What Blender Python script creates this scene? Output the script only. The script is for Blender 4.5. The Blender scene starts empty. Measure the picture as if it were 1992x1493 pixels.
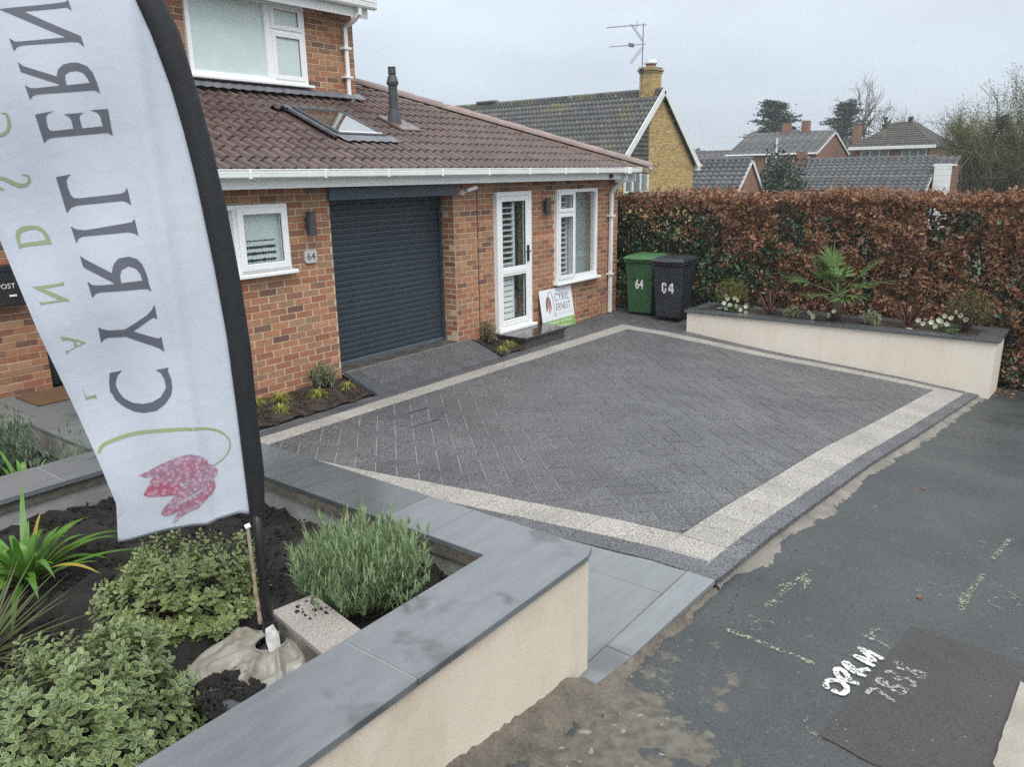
import bpy, bmesh, math, random, json
import numpy as np
from mathutils import Vector, Matrix
random.seed(7); RNG = np.random.default_rng(7)
S = bpy.context.scene; COL = S.collection
R = math.radians
# ------------------------------------------------------------------ camera, light, exposure
CAMPOS = np.array([0, 0, 2.45]); FPX = 1500.0
CR = np.array([0.60759878, -0.79409011, -0.01564058]); CU = np.array([0.21655304, 0.14668518, 0.96518819]); CF = np.array([0.76415215, 0.58983418, -0.26108836])
cd = bpy.data.cameras.new('camera'); cam = bpy.data.objects.new('camera', cd); COL.objects.link(cam)
cd.sensor_fit = 'HORIZONTAL'; cd.sensor_width = 36; cd.lens = FPX / 1992 * 36; cd.clip_start = .05; cd.clip_end = 2500
cam.matrix_world = Matrix(((CR[0], CU[0], -CF[0], 0), (CR[1], CU[1], -CF[1], 0), (CR[2], CU[2], -CF[2], 2.45), (0, 0, 0, 1)))
S.camera = cam
SUN_DIR = Vector((-.45, -.62, 1.0)).normalized()
w = bpy.data.worlds.new('World'); S.world = w; w.use_nodes = True
nt = w.node_tree; nt.nodes.clear()
sky = nt.nodes.new('ShaderNodeTexSky'); sky.sky_type = 'NISHITA'; sky.sun_disc = False
sky.sun_elevation = math.asin(SUN_DIR.z); sky.sun_rotation = math.atan2(SUN_DIR.x, SUN_DIR.y); sky.dust_density = 4
b1 = nt.nodes.new('ShaderNodeBackground'); b1.inputs[1].default_value = .1
nt.links.new(sky.outputs[0], b1.inputs[0])
tc = nt.nodes.new('ShaderNodeTexCoord'); sp = nt.nodes.new('ShaderNodeSeparateXYZ'); nt.links.new(tc.outputs['Generated'], sp.inputs[0])
rp = nt.nodes.new('ShaderNodeValToRGB'); nt.links.new(sp.outputs[2], rp.inputs[0])
e = rp.color_ramp.elements; e[0].position = 0; e[0].color = (.41, .465, .52, 1); e[1].position = 1; e[1].color = (1.32, 1.37, 1.42, 1)
k = e.new(.10); k.color = (.46, .52, .585, 1); k = e.new(.26); k.color = (.60, .66, .73, 1); k = e.new(.5); k.color = (.93, .98, 1.03, 1)
no = nt.nodes.new('ShaderNodeTexNoise'); no.inputs['Scale'].default_value = 2.8; no.inputs['Detail'].default_value = 5; no.inputs['Roughness'].default_value = .45
mp = nt.nodes.new('ShaderNodeMapping'); mp.inputs['Scale'].default_value = (1, 1, 2.6); nt.links.new(tc.outputs['Generated'], mp.inputs[0]); nt.links.new(mp.outputs[0], no.inputs[0])
mr = nt.nodes.new('ShaderNodeMapRange'); mr.inputs[1].default_value = .3; mr.inputs[2].default_value = .7; mr.inputs[3].default_value = .85; mr.inputs[4].default_value = 1.13; nt.links.new(no.outputs[0], mr.inputs[0])
vm = nt.nodes.new('ShaderNodeVectorMath'); vm.operation = 'SCALE'; nt.links.new(rp.outputs[0], vm.inputs[0]); nt.links.new(mr.outputs[0], vm.inputs['Scale'])
b2 = nt.nodes.new('ShaderNodeBackground'); b2.inputs[1].default_value = 1.0; nt.links.new(vm.outputs[0], b2.inputs[0])
ms = nt.nodes.new('ShaderNodeMixShader'); ms.inputs[0].default_value = .93; nt.links.new(b1.outputs[0], ms.inputs[1]); nt.links.new(b2.outputs[0], ms.inputs[2])
wo = nt.nodes.new('ShaderNodeOutputWorld'); nt.links.new(ms.outputs[0], wo.inputs[0])
sl = bpy.data.lights.new('sun', 'SUN'); sl.energy = 1.2; sl.angle = R(30); sl.color = (1, .97, .93)
so = bpy.data.objects.new('sun', sl); COL.objects.link(so); so.rotation_euler = SUN_DIR.to_track_quat('Z', 'Y').to_euler(); so.location = (0, 0, 30)
vs = S.view_settings; vs.view_transform = 'Standard'; vs.look = 'None'; vs.exposure = 0.62; vs.gamma = 1; vs.use_curve_mapping = False
try:
    S.cycles.use_denoising = False; S.cycles.max_bounces = 6; S.cycles.transparent_max_bounces = 12; S.cycles.volume_bounces = 0
except Exception: pass
# ------------------------------------------------------------------ helpers
WL = {}
def tag(o, label=None, cat=None, group=None, kind=None):
    if label: o['label'] = label
    if cat: o['category'] = cat
    if group: o['group'] = group
    if kind: o['kind'] = kind
    return o
def thing(name, label, cat, loc=(0, 0, 0), group=None):
    o = bpy.data.objects.new(name, None); COL.objects.link(o); o.location = loc; o.empty_display_size = .1
    WL[o.name] = Vector(loc); return tag(o, label, cat, group)
def link(name, me, parent=None, loc=(0, 0, 0), rot=None):
    """loc is a world position; parents are never rotated"""
    o = bpy.data.objects.new(name, me); COL.objects.link(o)
    WL[o.name] = Vector(loc)
    if parent is not None:
        o.parent = parent; o.location = Vector(loc) - WL[parent.name]
    else: o.location = loc
    if rot is not None: o.rotation_euler = rot
    return o
class MB:
    def __init__(s): s.v = []; s.f = []; s.xf = None
    def add(s, vs, fs):
        n = len(s.v)
        if s.xf: vs = [s.xf(p) for p in vs]
        s.v += [tuple(p) for p in vs]; s.f += [tuple(n + i for i in f) for f in fs]; return s
    def box(s, x0, x1, y0, y1, z0, z1):
        return s.add([(x0, y0, z0), (x1, y0, z0), (x1, y1, z0), (x0, y1, z0), (x0, y0, z1), (x1, y0, z1), (x1, y1, z1), (x0, y1, z1)],
                     [(3, 2, 1, 0), (4, 5, 6, 7), (0, 1, 5, 4), (1, 2, 6, 5), (2, 3, 7, 6), (3, 0, 4, 7)])
    def obox(s, c, h, M):
        """box of half sizes h about c, axes from the 3x3 matrix M (columns)"""
        P = []
        for z in (-1, 1):
            for x, y in ((-1, -1), (1, -1), (1, 1), (-1, 1)):
                q = M @ Vector((x * h[0], y * h[1], z * h[2])); P.append((c[0] + q.x, c[1] + q.y, c[2] + q.z))
        return s.add(P, [(3, 2, 1, 0), (4, 5, 6, 7), (0, 1, 5, 4), (1, 2, 6, 5), (2, 3, 7, 6), (3, 0, 4, 7)])
    def bar(s, a, b, w, h=None, up=(0, 0, 1)):
        a = Vector(a); b = Vector(b); d = (b - a); L = d.length; d.normalize(); u = Vector(up)
        if abs(d.dot(u)) > .98: u = Vector((1, 0, 0))
        sd = d.cross(u).normalized(); u = sd.cross(d)
        return s.obox((a + b) / 2, (L / 2, w / 2, (h or w) / 2), Matrix((d, sd, u)).transposed())
    def tube(s, pts, rad, n=8, cap=True):
        pts = [Vector(p) for p in pts]; m = len(pts)
        if not hasattr(rad, '__len__'): rad = [rad] * m
        V = []; F = []; pu = None
        for i in range(m):
            d = (pts[min(i + 1, m - 1)] - pts[max(i - 1, 0)]).normalized()
            if pu is None: pu = d.orthogonal().normalized()
            u = (pu - d * pu.dot(d))
            u = u.normalized() if u.length > 1e-6 else d.orthogonal().normalized()
            pu = u; q = d.cross(u)
            for k in range(n):
                a = 2 * math.pi * k / n; V.append(pts[i] + (u * math.cos(a) + q * math.sin(a)) * rad[i])
        for i in range(m - 1):
            for k in range(n): F.append((i * n + k, i * n + (k + 1) % n, (i + 1) * n + (k + 1) % n, (i + 1) * n + k))
        if cap: F.append(tuple(range(n - 1, -1, -1))); F.append(tuple((m - 1) * n + k for k in range(n)))
        return s.add(V, F)
    def prism(s, top, bot):
        """closed solid between two polygons (ccw seen from above)"""
        n = len(top)
        F = [tuple(range(n)), tuple(range(2 * n - 1, n - 1, -1))] + [(n + i, n + (i + 1) % n, (i + 1) % n, i) for i in range(n)]
        return s.add(list(top) + list(bot), F)
    def mesh(s, name, off=(0, 0, 0), bevel=0, smooth=False, doubles=0):
        me = bpy.data.meshes.new(name)
        me.from_pydata([(a - off[0], b - off[1], c - off[2]) for a, b, c in s.v], [], s.f); me.update()
        if bevel or doubles:
            bm = bmesh.new(); bm.from_mesh(me)
            if doubles: bmesh.ops.remove_doubles(bm, verts=bm.verts, dist=doubles)
            if bevel:
                ed = [ed for ed in bm.edges if len(ed.link_faces) == 2 and ed.calc_face_angle(0) > .5]
                bmesh.ops.bevel(bm, geom=ed, offset=bevel, segments=1, affect='EDGES', clamp_overlap=True)
            bm.to_mesh(me); bm.free()
        if smooth:
            me.polygons.foreach_set('use_smooth', [True] * len(me.polygons))
        return me
    def build(s, name, m, parent=None, bevel=0, smooth=False, loc=None, doubles=0):
        l = Vector(loc) if loc is not None else (WL[parent.name] if parent is not None else Vector((0, 0, 0)))
        me = s.mesh(name, l, bevel, smooth, doubles); me.materials.append(m)
        return link(name, me, parent, l)
def npmesh(name, V, F, m, parent=None, loc=None, smooth=False, attrs=None):
    """V (n,3) world positions, F (k,3) or (k,4)"""
    l = Vector(loc) if loc is not None else (WL[parent.name] if parent is not None else Vector((0, 0, 0)))
    V = np.asarray(V, float) - np.array(l); F = np.asarray(F, int); k = F.shape[1]
    me = bpy.data.meshes.new(name); me.vertices.add(len(V)); me.vertices.foreach_set('co', V.ravel())
    me.loops.add(F.size); me.loops.foreach_set('vertex_index', F.ravel())
    me.polygons.add(len(F)); me.polygons.foreach_set('loop_start', np.arange(0, F.size, k)); 
    if smooth: me.polygons.foreach_set('use_smooth', np.ones(len(F), bool))
    me.update(calc_edges=True)
    for an, arr in (attrs or {}).items():
        a = me.attributes.new(an, 'FLOAT', 'POINT'); a.data.foreach_set('value', np.asarray(arr, float))
    me.materials.append(m)
    return link(name, me, parent, l)
def proj(p):
    q = np.asarray(p, float) - CAMPOS; z = q @ CF
    return 996 + FPX * (q @ CR) / z, 746.5 - FPX * (q @ CU) / z, z
# ------------------------------------------------------------------ materials
def nd(nt, t, **kw):
    n = nt.nodes.new(t)
    for a, b in kw.items():
        if a.startswith('i_'):
            n.inputs[int(a[2:]) if a[2:].isdigit() else a[2:].replace('_', ' ')].default_value = b
        else: setattr(n, a, b)
    return n
def newmat(name):
    m = bpy.data.materials.new(name); m.use_nodes = True; nt = m.node_tree
    return m, nt, nt.nodes['Principled BSDF']
def noise(nt, pos, scale, detail=3, rough=.55, stretch=None):
    n = nd(nt, 'ShaderNodeTexNoise'); n.inputs['Scale'].default_value = scale; n.inputs['Detail'].default_value = detail; n.inputs['Roughness'].default_value = rough
    if stretch:
        mp = nd(nt, 'ShaderNodeMapping'); mp.inputs['Scale'].default_value = stretch; nt.links.new(pos, mp.inputs[0]); pos = mp.outputs[0]
    nt.links.new(pos, n.inputs['Vector']); return n.outputs[0]
def ramp(nt, fac, stops, interp='LINEAR'):
    r = nd(nt, 'ShaderNodeValToRGB'); cr = r.color_ramp; cr.interpolation = interp
    cr.elements[0].position = stops[0][0]; cr.elements[0].color = (*stops[0][1], 1)
    cr.elements[1].position = stops[-1][0]; cr.elements[1].color = (*stops[-1][1], 1)
    for p, c in stops[1:-1]:
        e = cr.elements.new(p); e.color = (*c, 1)
    nt.links.new(fac, r.inputs[0]); return r.outputs[0]
def mrange(nt, v, a, b, c, d):
    r = nd(nt, 'ShaderNodeMapRange'); 
    for i, x in enumerate((a, b, c, d)): r.inputs[i + 1].default_value = x
    nt.links.new(v, r.inputs[0]); return r.outputs[0]
def mixc(nt, f, a, b, mode='MIX'):
    n = nd(nt, 'ShaderNodeMix'); n.data_type = 'RGBA'; n.blend_type = mode
    for i, x in ((0, f), (6, a), (7, b)):
        if hasattr(x, 'is_linked'): nt.links.new(x, n.inputs[i])
        elif i == 0: n.inputs[0].default_value = x
        else: n.inputs[i].default_value = (*x, 1)
    return n.outputs[2]
def math_(nt, op, a, b=None):
    n = nd(nt, 'ShaderNodeMath'); n.operation = op
    for i, x in enumerate((a, b)):
        if x is None: continue
        if hasattr(x, 'is_linked'): nt.links.new(x, n.inputs[i])
        else: n.inputs[i].default_value = x
    return n.outputs[0]
def piece_random(nt):
    oi = nd(nt, 'ShaderNodeObjectInfo'); g = nd(nt, 'ShaderNodeNewGeometry')
    return math_(nt, 'FRACT', math_(nt, 'ADD', math_(nt, 'MULTIPLY', oi.outputs['Random'], 7.31), math_(nt, 'MULTIPLY', g.outputs['Random Per Island'], 5.77)))
def bump(nt, bs, h, strength, dist=.01):
    b = nd(nt, 'ShaderNodeBump'); b.inputs['Strength'].default_value = strength; b.inputs['Distance'].default_value = dist
    nt.links.new(h, b.inputs['Height']); nt.links.new(b.outputs[0], bs.inputs['Normal']); return b
def pmat(name, c1, c2=None, scale=6, rough=.6, rough2=None, rscale=None, bmp=0, bscale=60, bdist=.01, var=0, stops=None, metal=0, spec=.5, speck=0, spscale=300, spcol=None, detail=3, stretch=None, trans=0, coat=0):
    m, nt, bs = newmat(name)
    g = nd(nt, 'ShaderNodeNewGeometry'); pos = g.outputs['Position']
    c2 = c2 or tuple(x * .8 for x in c1)
    n1 = noise(nt, pos, scale, detail, stretch=stretch)
    f1 = mrange(nt, n1, .32, .68, 0, 1)
    if stops or var:
        rnd = piece_random(nt)
    if stops:
        col = ramp(nt, rnd, stops, 'LINEAR')
        col = mixc(nt, 1, col, mixc(nt, f1, c1, c2), 'MULTIPLY')
    else: col = mixc(nt, f1, c1, c2)
    if var:
        sc = nd(nt, 'ShaderNodeVectorMath'); sc.operation = 'SCALE'; nt.links.new(col, sc.inputs[0]); nt.links.new(mrange(nt, math_(nt, 'FRACT', math_(nt, 'MULTIPLY', rnd, 13.7)), 0, 1, 1 - var, 1 + var), sc.inputs['Scale']); col = sc.outputs[0]
    if speck:
        ns = noise(nt, pos, spscale, 2)
        dark = mixc(nt, mrange(nt, ns, .35, .65, 0, 1), tuple(1 - speck for _ in range(3)), tuple(1 + speck for _ in range(3)))
        col = mixc(nt, 1, col, dark, 'MULTIPLY')
        if spcol:
            v = nd(nt, 'ShaderNodeTexVoronoi'); v.inputs['Scale'].default_value = spscale * .35; nt.links.new(pos, v.inputs[0])
            col = mixc(nt, mrange(nt, v.outputs['Distance'], .12, .28, .75, 0), col, spcol)
    nt.links.new(col, bs.inputs['Base Color'])
    if rough2 is not None: nt.links.new(mrange(nt, noise(nt, pos, rscale or scale, 4), .38, .62, rough, rough2), bs.inputs['Roughness'])
    else: bs.inputs['Roughness'].default_value = rough
    bs.inputs['Metallic'].default_value = metal; bs.inputs['Specular IOR Level'].default_value = spec
    if coat: bs.inputs['Coat Weight'].default_value = coat; bs.inputs['Coat Roughness'].default_value = .08
    if bmp: bump(nt, bs, noise(nt, pos, bscale, 4, .6), bmp, bdist)
    if trans:
        tr = nd(nt, 'ShaderNodeBsdfTranslucent'); nt.links.new(col, tr.inputs[0]); mx = nd(nt, 'ShaderNodeMixShader'); mx.inputs[0].default_value = trans
        out = nt.nodes['Material Output']; nt.links.new(bs.outputs[0], mx.inputs[1]); nt.links.new(tr.outputs[0], mx.inputs[2]); nt.links.new(mx.outputs[0], out.inputs[0])
    return m
def leafmat(name, stops, rim=None, rough=.45, trans=.3, spec=.4, gradient=None):
    """colour from a per-leaf random, optional pale margin from the rim attribute, optional tip colour from the 'tip' attribute"""
    m, nt, bs = newmat(name)
    col = ramp(nt, piece_random(nt), stops)
    g = nd(nt, 'ShaderNodeNewGeometry')
    col = mixc(nt, 1, col, mixc(nt, mrange(nt, noise(nt, g.outputs['Position'], 14, 2), .3, .7, 0, 1), (.78, .78, .78), (1.15, 1.15, 1.1)), 'MULTIPLY')
    if rim:
        a = nd(nt, 'ShaderNodeAttribute'); a.attribute_name = 'rim'
        col = mixc(nt, mrange(nt, a.outputs['Fac'], rim[1], rim[1] + .12, 0, 1), col, rim[0])
    if gradient:
        a = nd(nt, 'ShaderNodeAttribute'); a.attribute_name = 'tip'
        col = mixc(nt, a.outputs['Fac'], col, gradient)
    nt.links.new(col, bs.inputs['Base Color']); bs.inputs['Roughness'].default_value = rough; bs.inputs['Specular IOR Level'].default_value = spec
    tr = nd(nt, 'ShaderNodeBsdfTranslucent'); nt.links.new(col, tr.inputs[0]); mx = nd(nt, 'ShaderNodeMixShader'); mx.inputs[0].default_value = trans
    out = nt.nodes['Material Output']; nt.links.new(bs.outputs[0], mx.inputs[1]); nt.links.new(tr.outputs[0], mx.inputs[2]); nt.links.new(mx.outputs[0], out.inputs[0])
    return m
def glassmat(name, tint, refl=.12, alpha=.55):
    m, nt, bs = newmat(name); nt.nodes.remove(bs)
    gl = nd(nt, 'ShaderNodeBsdfGlossy'); gl.inputs['Roughness'].default_value = .015; gl.inputs[0].default_value = (.95, .97, 1, 1)
    tp = nd(nt, 'ShaderNodeBsdfTransparent'); tp.inputs[0].default_value = (*tint, 1)
    fr = nd(nt, 'ShaderNodeFresnel'); fr.inputs[0].default_value = 1.55; g = nd(nt, 'ShaderNodeNewGeometry')
    mx = nd(nt, 'ShaderNodeMixShader'); nt.links.new(math_(nt, 'MULTIPLY', mrange(nt, fr.outputs[0], 0, 1, refl, 1), math_(nt, 'SUBTRACT', 1, g.outputs['Backfacing'])), mx.inputs[0]); nt.links.new(tp.outputs[0], mx.inputs[1]); nt.links.new(gl.outputs[0], mx.inputs[2])
    nt.links.new(mx.outputs[0], nt.nodes['Material Output'].inputs[0]); return m
BRICKS = [(0, (.40, .185, .10)), (.14, (.45, .24, .13)), (.28, (.35, .135, .08)), (.42, (.42, .26, .15)), (.55, (.26, .125, .08)), (.66, (.41, .165, .09)), (.78, (.155, .085, .068)), (.88, (.37, .225, .13)), (1, (.33, .15, .088))]
M = {}
M['brick'] = pmat('red_brick', (1.0, .97, .94), (.8, .76, .74), 22, .85, bmp=.35, bscale=160, bdist=.004, stops=BRICKS, var=.12, speck=.1, spscale=260)
M['mortar'] = pmat('pale_mortar', (.62, .50, .37), (.50, .40, .29), 9, .95, bmp=.3, bscale=240, bdist=.003)
M['tile'] = pmat('brown_roof_tile', (1, .97, .96), (.72, .71, .71), 5, .26, rough2=.45, rscale=7, bmp=.12, bscale=200, bdist=.003, stops=[(0, (.105, .070, .064)), (.35, (.13, .088, .08)), (.7, (.092, .062, .058)), (1, (.118, .076, .068))], var=.1)
M['hip'] = pmat('purple_brown_hip_tile', (.21, .15, .145), (.27, .20, .18), 7, .5, bmp=.1, bscale=120, var=.1)
M['hipmortar'] = pmat('hip_bedding_mortar', (.30, .22, .15), (.20, .145, .10), 14, .9, bmp=.4, bscale=70)
M['upvc'] = pmat('white_upvc', (.86, .87, .87), (.82, .83, .83), 3, .28, spec=.5)
M['gutter'] = pmat('white_gutter_plastic', (.86, .87, .86), (.76, .77, .75), 2.5, .35)
M['lead'] = pmat('lead_flashing', (.10, .105, .12), (.16, .165, .18), 5, .5, bmp=.2, bscale=25)
M['steel'] = pmat('blue_grey_painted_steel', (.085, .115, .145), (.075, .10, .13), 3, .45)
M['shutter'] = pmat('anthracite_shutter', (.030, .045, .058), (.036, .052, .066), 2, .38, spec=.45)
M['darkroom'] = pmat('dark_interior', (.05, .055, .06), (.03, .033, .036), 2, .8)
M['blind'] = pmat('pale_blind', (.76, .82, .79), (.72, .78, .76), 2, .8)
M['louvre'] = pmat('white_shutter_louvre', (.82, .83, .82), (.78, .8, .79), 4, .5)
M['glass'] = glassmat('window_glass', (.93, .95, .95), .05)
M['frost'] = pmat('frosted_glass', (.62, .70, .68), (.55, .645, .63), 3, .2, spec=.6)
M['skyglass'] = glassmat('skylight_glass', (.6, .64, .66), .25)
M['black'] = pmat('black_plastic', (.014, .015, .018), (.02, .021, .024), 6, .4)
M['greyplastic'] = pmat('dark_grey_plastic', (.045, .05, .055), (.06, .064, .07), 5, .5)
M['granite'] = pmat('dark_polished_step', (.030, .028, .028), (.04, .037, .036), 9, .05, rough2=.22, rscale=3, spec=.6)
M['granite_side'] = pmat('dark_rough_step_side', (.045, .042, .042), (.062, .058, .057), 30, .7, bmp=.5, bscale=60)
# stone and ground
def stone(name, a, b, rough, rough2, rscale, bm=.15, streak=(1.2, 6, 3), var=.08, stain=None):
    m, nt, bs = newmat(name)
    g = nd(nt, 'ShaderNodeNewGeometry'); pos = g.outputs['Position']
    n1 = noise(nt, pos, 2.6, 5, .6, streak); n2 = noise(nt, pos, 60, 3, .6, streak)
    col = mixc(nt, mrange(nt, n1, .3, .7, 0, 1), a, b)
    col = mixc(nt, 1, col, mixc(nt, mrange(nt, n2, .3, .7, 0, 1), (.86,) * 3, (1.12,) * 3), 'MULTIPLY')
    rnd = piece_random(nt)
    sc = nd(nt, 'ShaderNodeVectorMath'); sc.operation = 'SCALE'; nt.links.new(col, sc.inputs[0]); nt.links.new(mrange(nt, rnd, 0, 1, 1 - var, 1 + var), sc.inputs['Scale']); col = sc.outputs[0]
    nw = noise(nt, pos, rscale, 5, .55)
    wet = mrange(nt, nw, .585, .64, 0, 1)
    col = mixc(nt, wet, col, tuple(x * .66 for x in a))
    nt.links.new(col, bs.inputs['Base Color'])
    nt.links.new(mrange(nt, wet, 0, 1, rough2, rough), bs.inputs['Roughness'])
    bs.inputs['Specular IOR Level'].default_value = .55
    b = bump(nt, bs, n2, bm, .004); nt.links.new(mrange(nt, wet, 0, 1, bm, bm * .15), b.inputs['Strength'])
    return m
M['slate'] = stone('damp_slate_coping', (.120, .130, .139), (.158, .169, .178), .06, .24, 2.3)
M['slate_wet'] = stone('wet_slate_coping', (.070, .079, .083), (.100, .110, .113), .03, .10, 1.5, bm=.06)
M['slab'] = stone('grey_porcelain_slab', (.15, .163, .17), (.185, .20, .207), .2, .4, .8, bm=.1)
M['darkcoping'] = stone('dark_wet_coping', (.07, .075, .078), (.105, .11, .112), .05, .28, 2.6)
M['paver'] = pmat('dark_granite_paver', (.079, .080, .083), (.106, .107, .110), 1.1, .6, rough2=.42, rscale=1.6, bmp=.7, bscale=120, bdist=.006, var=.1, speck=.75, spscale=85, detail=4)
M['paledge'] = pmat('pale_granite_sett', (.265, .25, .225), (.325, .305, .275), 2.2, .7, bmp=.5, bscale=110, bdist=.005, var=.07, speck=.5, spscale=90)
M['darkedge'] = pmat('dark_granite_edging', (.072, .074, .082), (.10, .102, .11), 2, .45, bmp=.5, bscale=120, bdist=.005, var=.12, speck=.75, spscale=90)
M['sand'] = pmat('jointing_sand', (.34, .335, .33), (.25, .245, .24), 7, .95)
M['render'] = pmat('cream_render', (.66, .575, .468), (.60, .515, .412), 1.3, .9, bmp=.55, bscale=150, bdist=.004, speck=.07, spscale=170, detail=6)
M['render2'] = pmat('smooth_cream_render', (.73, .665, .575), (.67, .605, .515), .8, .85, bmp=.2, bscale=120, bdist=.003, detail=6)
def weather(m, amt, dirt):
    """rain streaks and blotches with a shape of their own, laid over the base colour of a render"""
    nt = m.node_tree; bs = nt.nodes['Principled BSDF']; l = bs.inputs['Base Color'].links[0]; src = l.from_socket; g = nd(nt, 'ShaderNodeNewGeometry')
    f = math_(nt, 'MULTIPLY', mrange(nt, noise(nt, g.outputs['Position'], 3.2, 5, .6, (1, 1, .22)), .50, .72, 0, 1), mrange(nt, noise(nt, g.outputs['Position'], 9, 4), .3, .6, .3, 1))
    f2 = mrange(nt, noise(nt, g.outputs['Position'], 2.1, 6, .65), .58, .70, 0, .8)
    nt.links.new(mixc(nt, math_(nt, 'MULTIPLY', math_(nt, 'MAXIMUM', f, f2), amt), src, dirt), bs.inputs['Base Color'])
weather(M['render'], .35, (.34, .27, .18)); weather(M['render2'], .28, (.46, .37, .25))
M['cement'] = pmat('grey_cement_lining', (.19, .19, .175), (.37, .37, .345), 3.2, .85, bmp=.4, bscale=40, detail=7)
M['concrete'] = pmat('concrete_haunch', (.23, .21, .18), (.13, .12, .105), 5, .9, bmp=.7, bscale=45, detail=6, speck=.12, spscale=150)
M['muddy'] = pmat('muddy_mortar', (.16, .14, .11), (.065, .055, .045), 6, .9, bmp=.9, bscale=35, detail=7, speck=.2, spscale=90)
M['soil'] = pmat('dark_damp_soil', (.010, .0075, .006), (.020, .015, .012), 12, .85, bmp=1, bscale=55, bdist=.03, detail=7, speck=.3, spscale=120)
M['soil2'] = pmat('brown_bed_soil', (.035, .024, .017), (.058, .04, .028), 12, .9, bmp=1, bscale=60, bdist=.02, detail=7, speck=.3, spscale=120)
M['kerb'] = pmat('old_kerb_concrete', (.34, .31, .265), (.26, .235, .2), 5, .9, bmp=.4, bscale=90, speck=.12, spscale=120)
M['earth'] = pmat('rough_grass_ground', (.07, .085, .035), (.05, .06, .028), 2, .95)
M['rubber'] = pmat('doormat_coir', (.17, .10, .045), (.13, .075, .035), 40, .95, bmp=.8, bscale=200)
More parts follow.
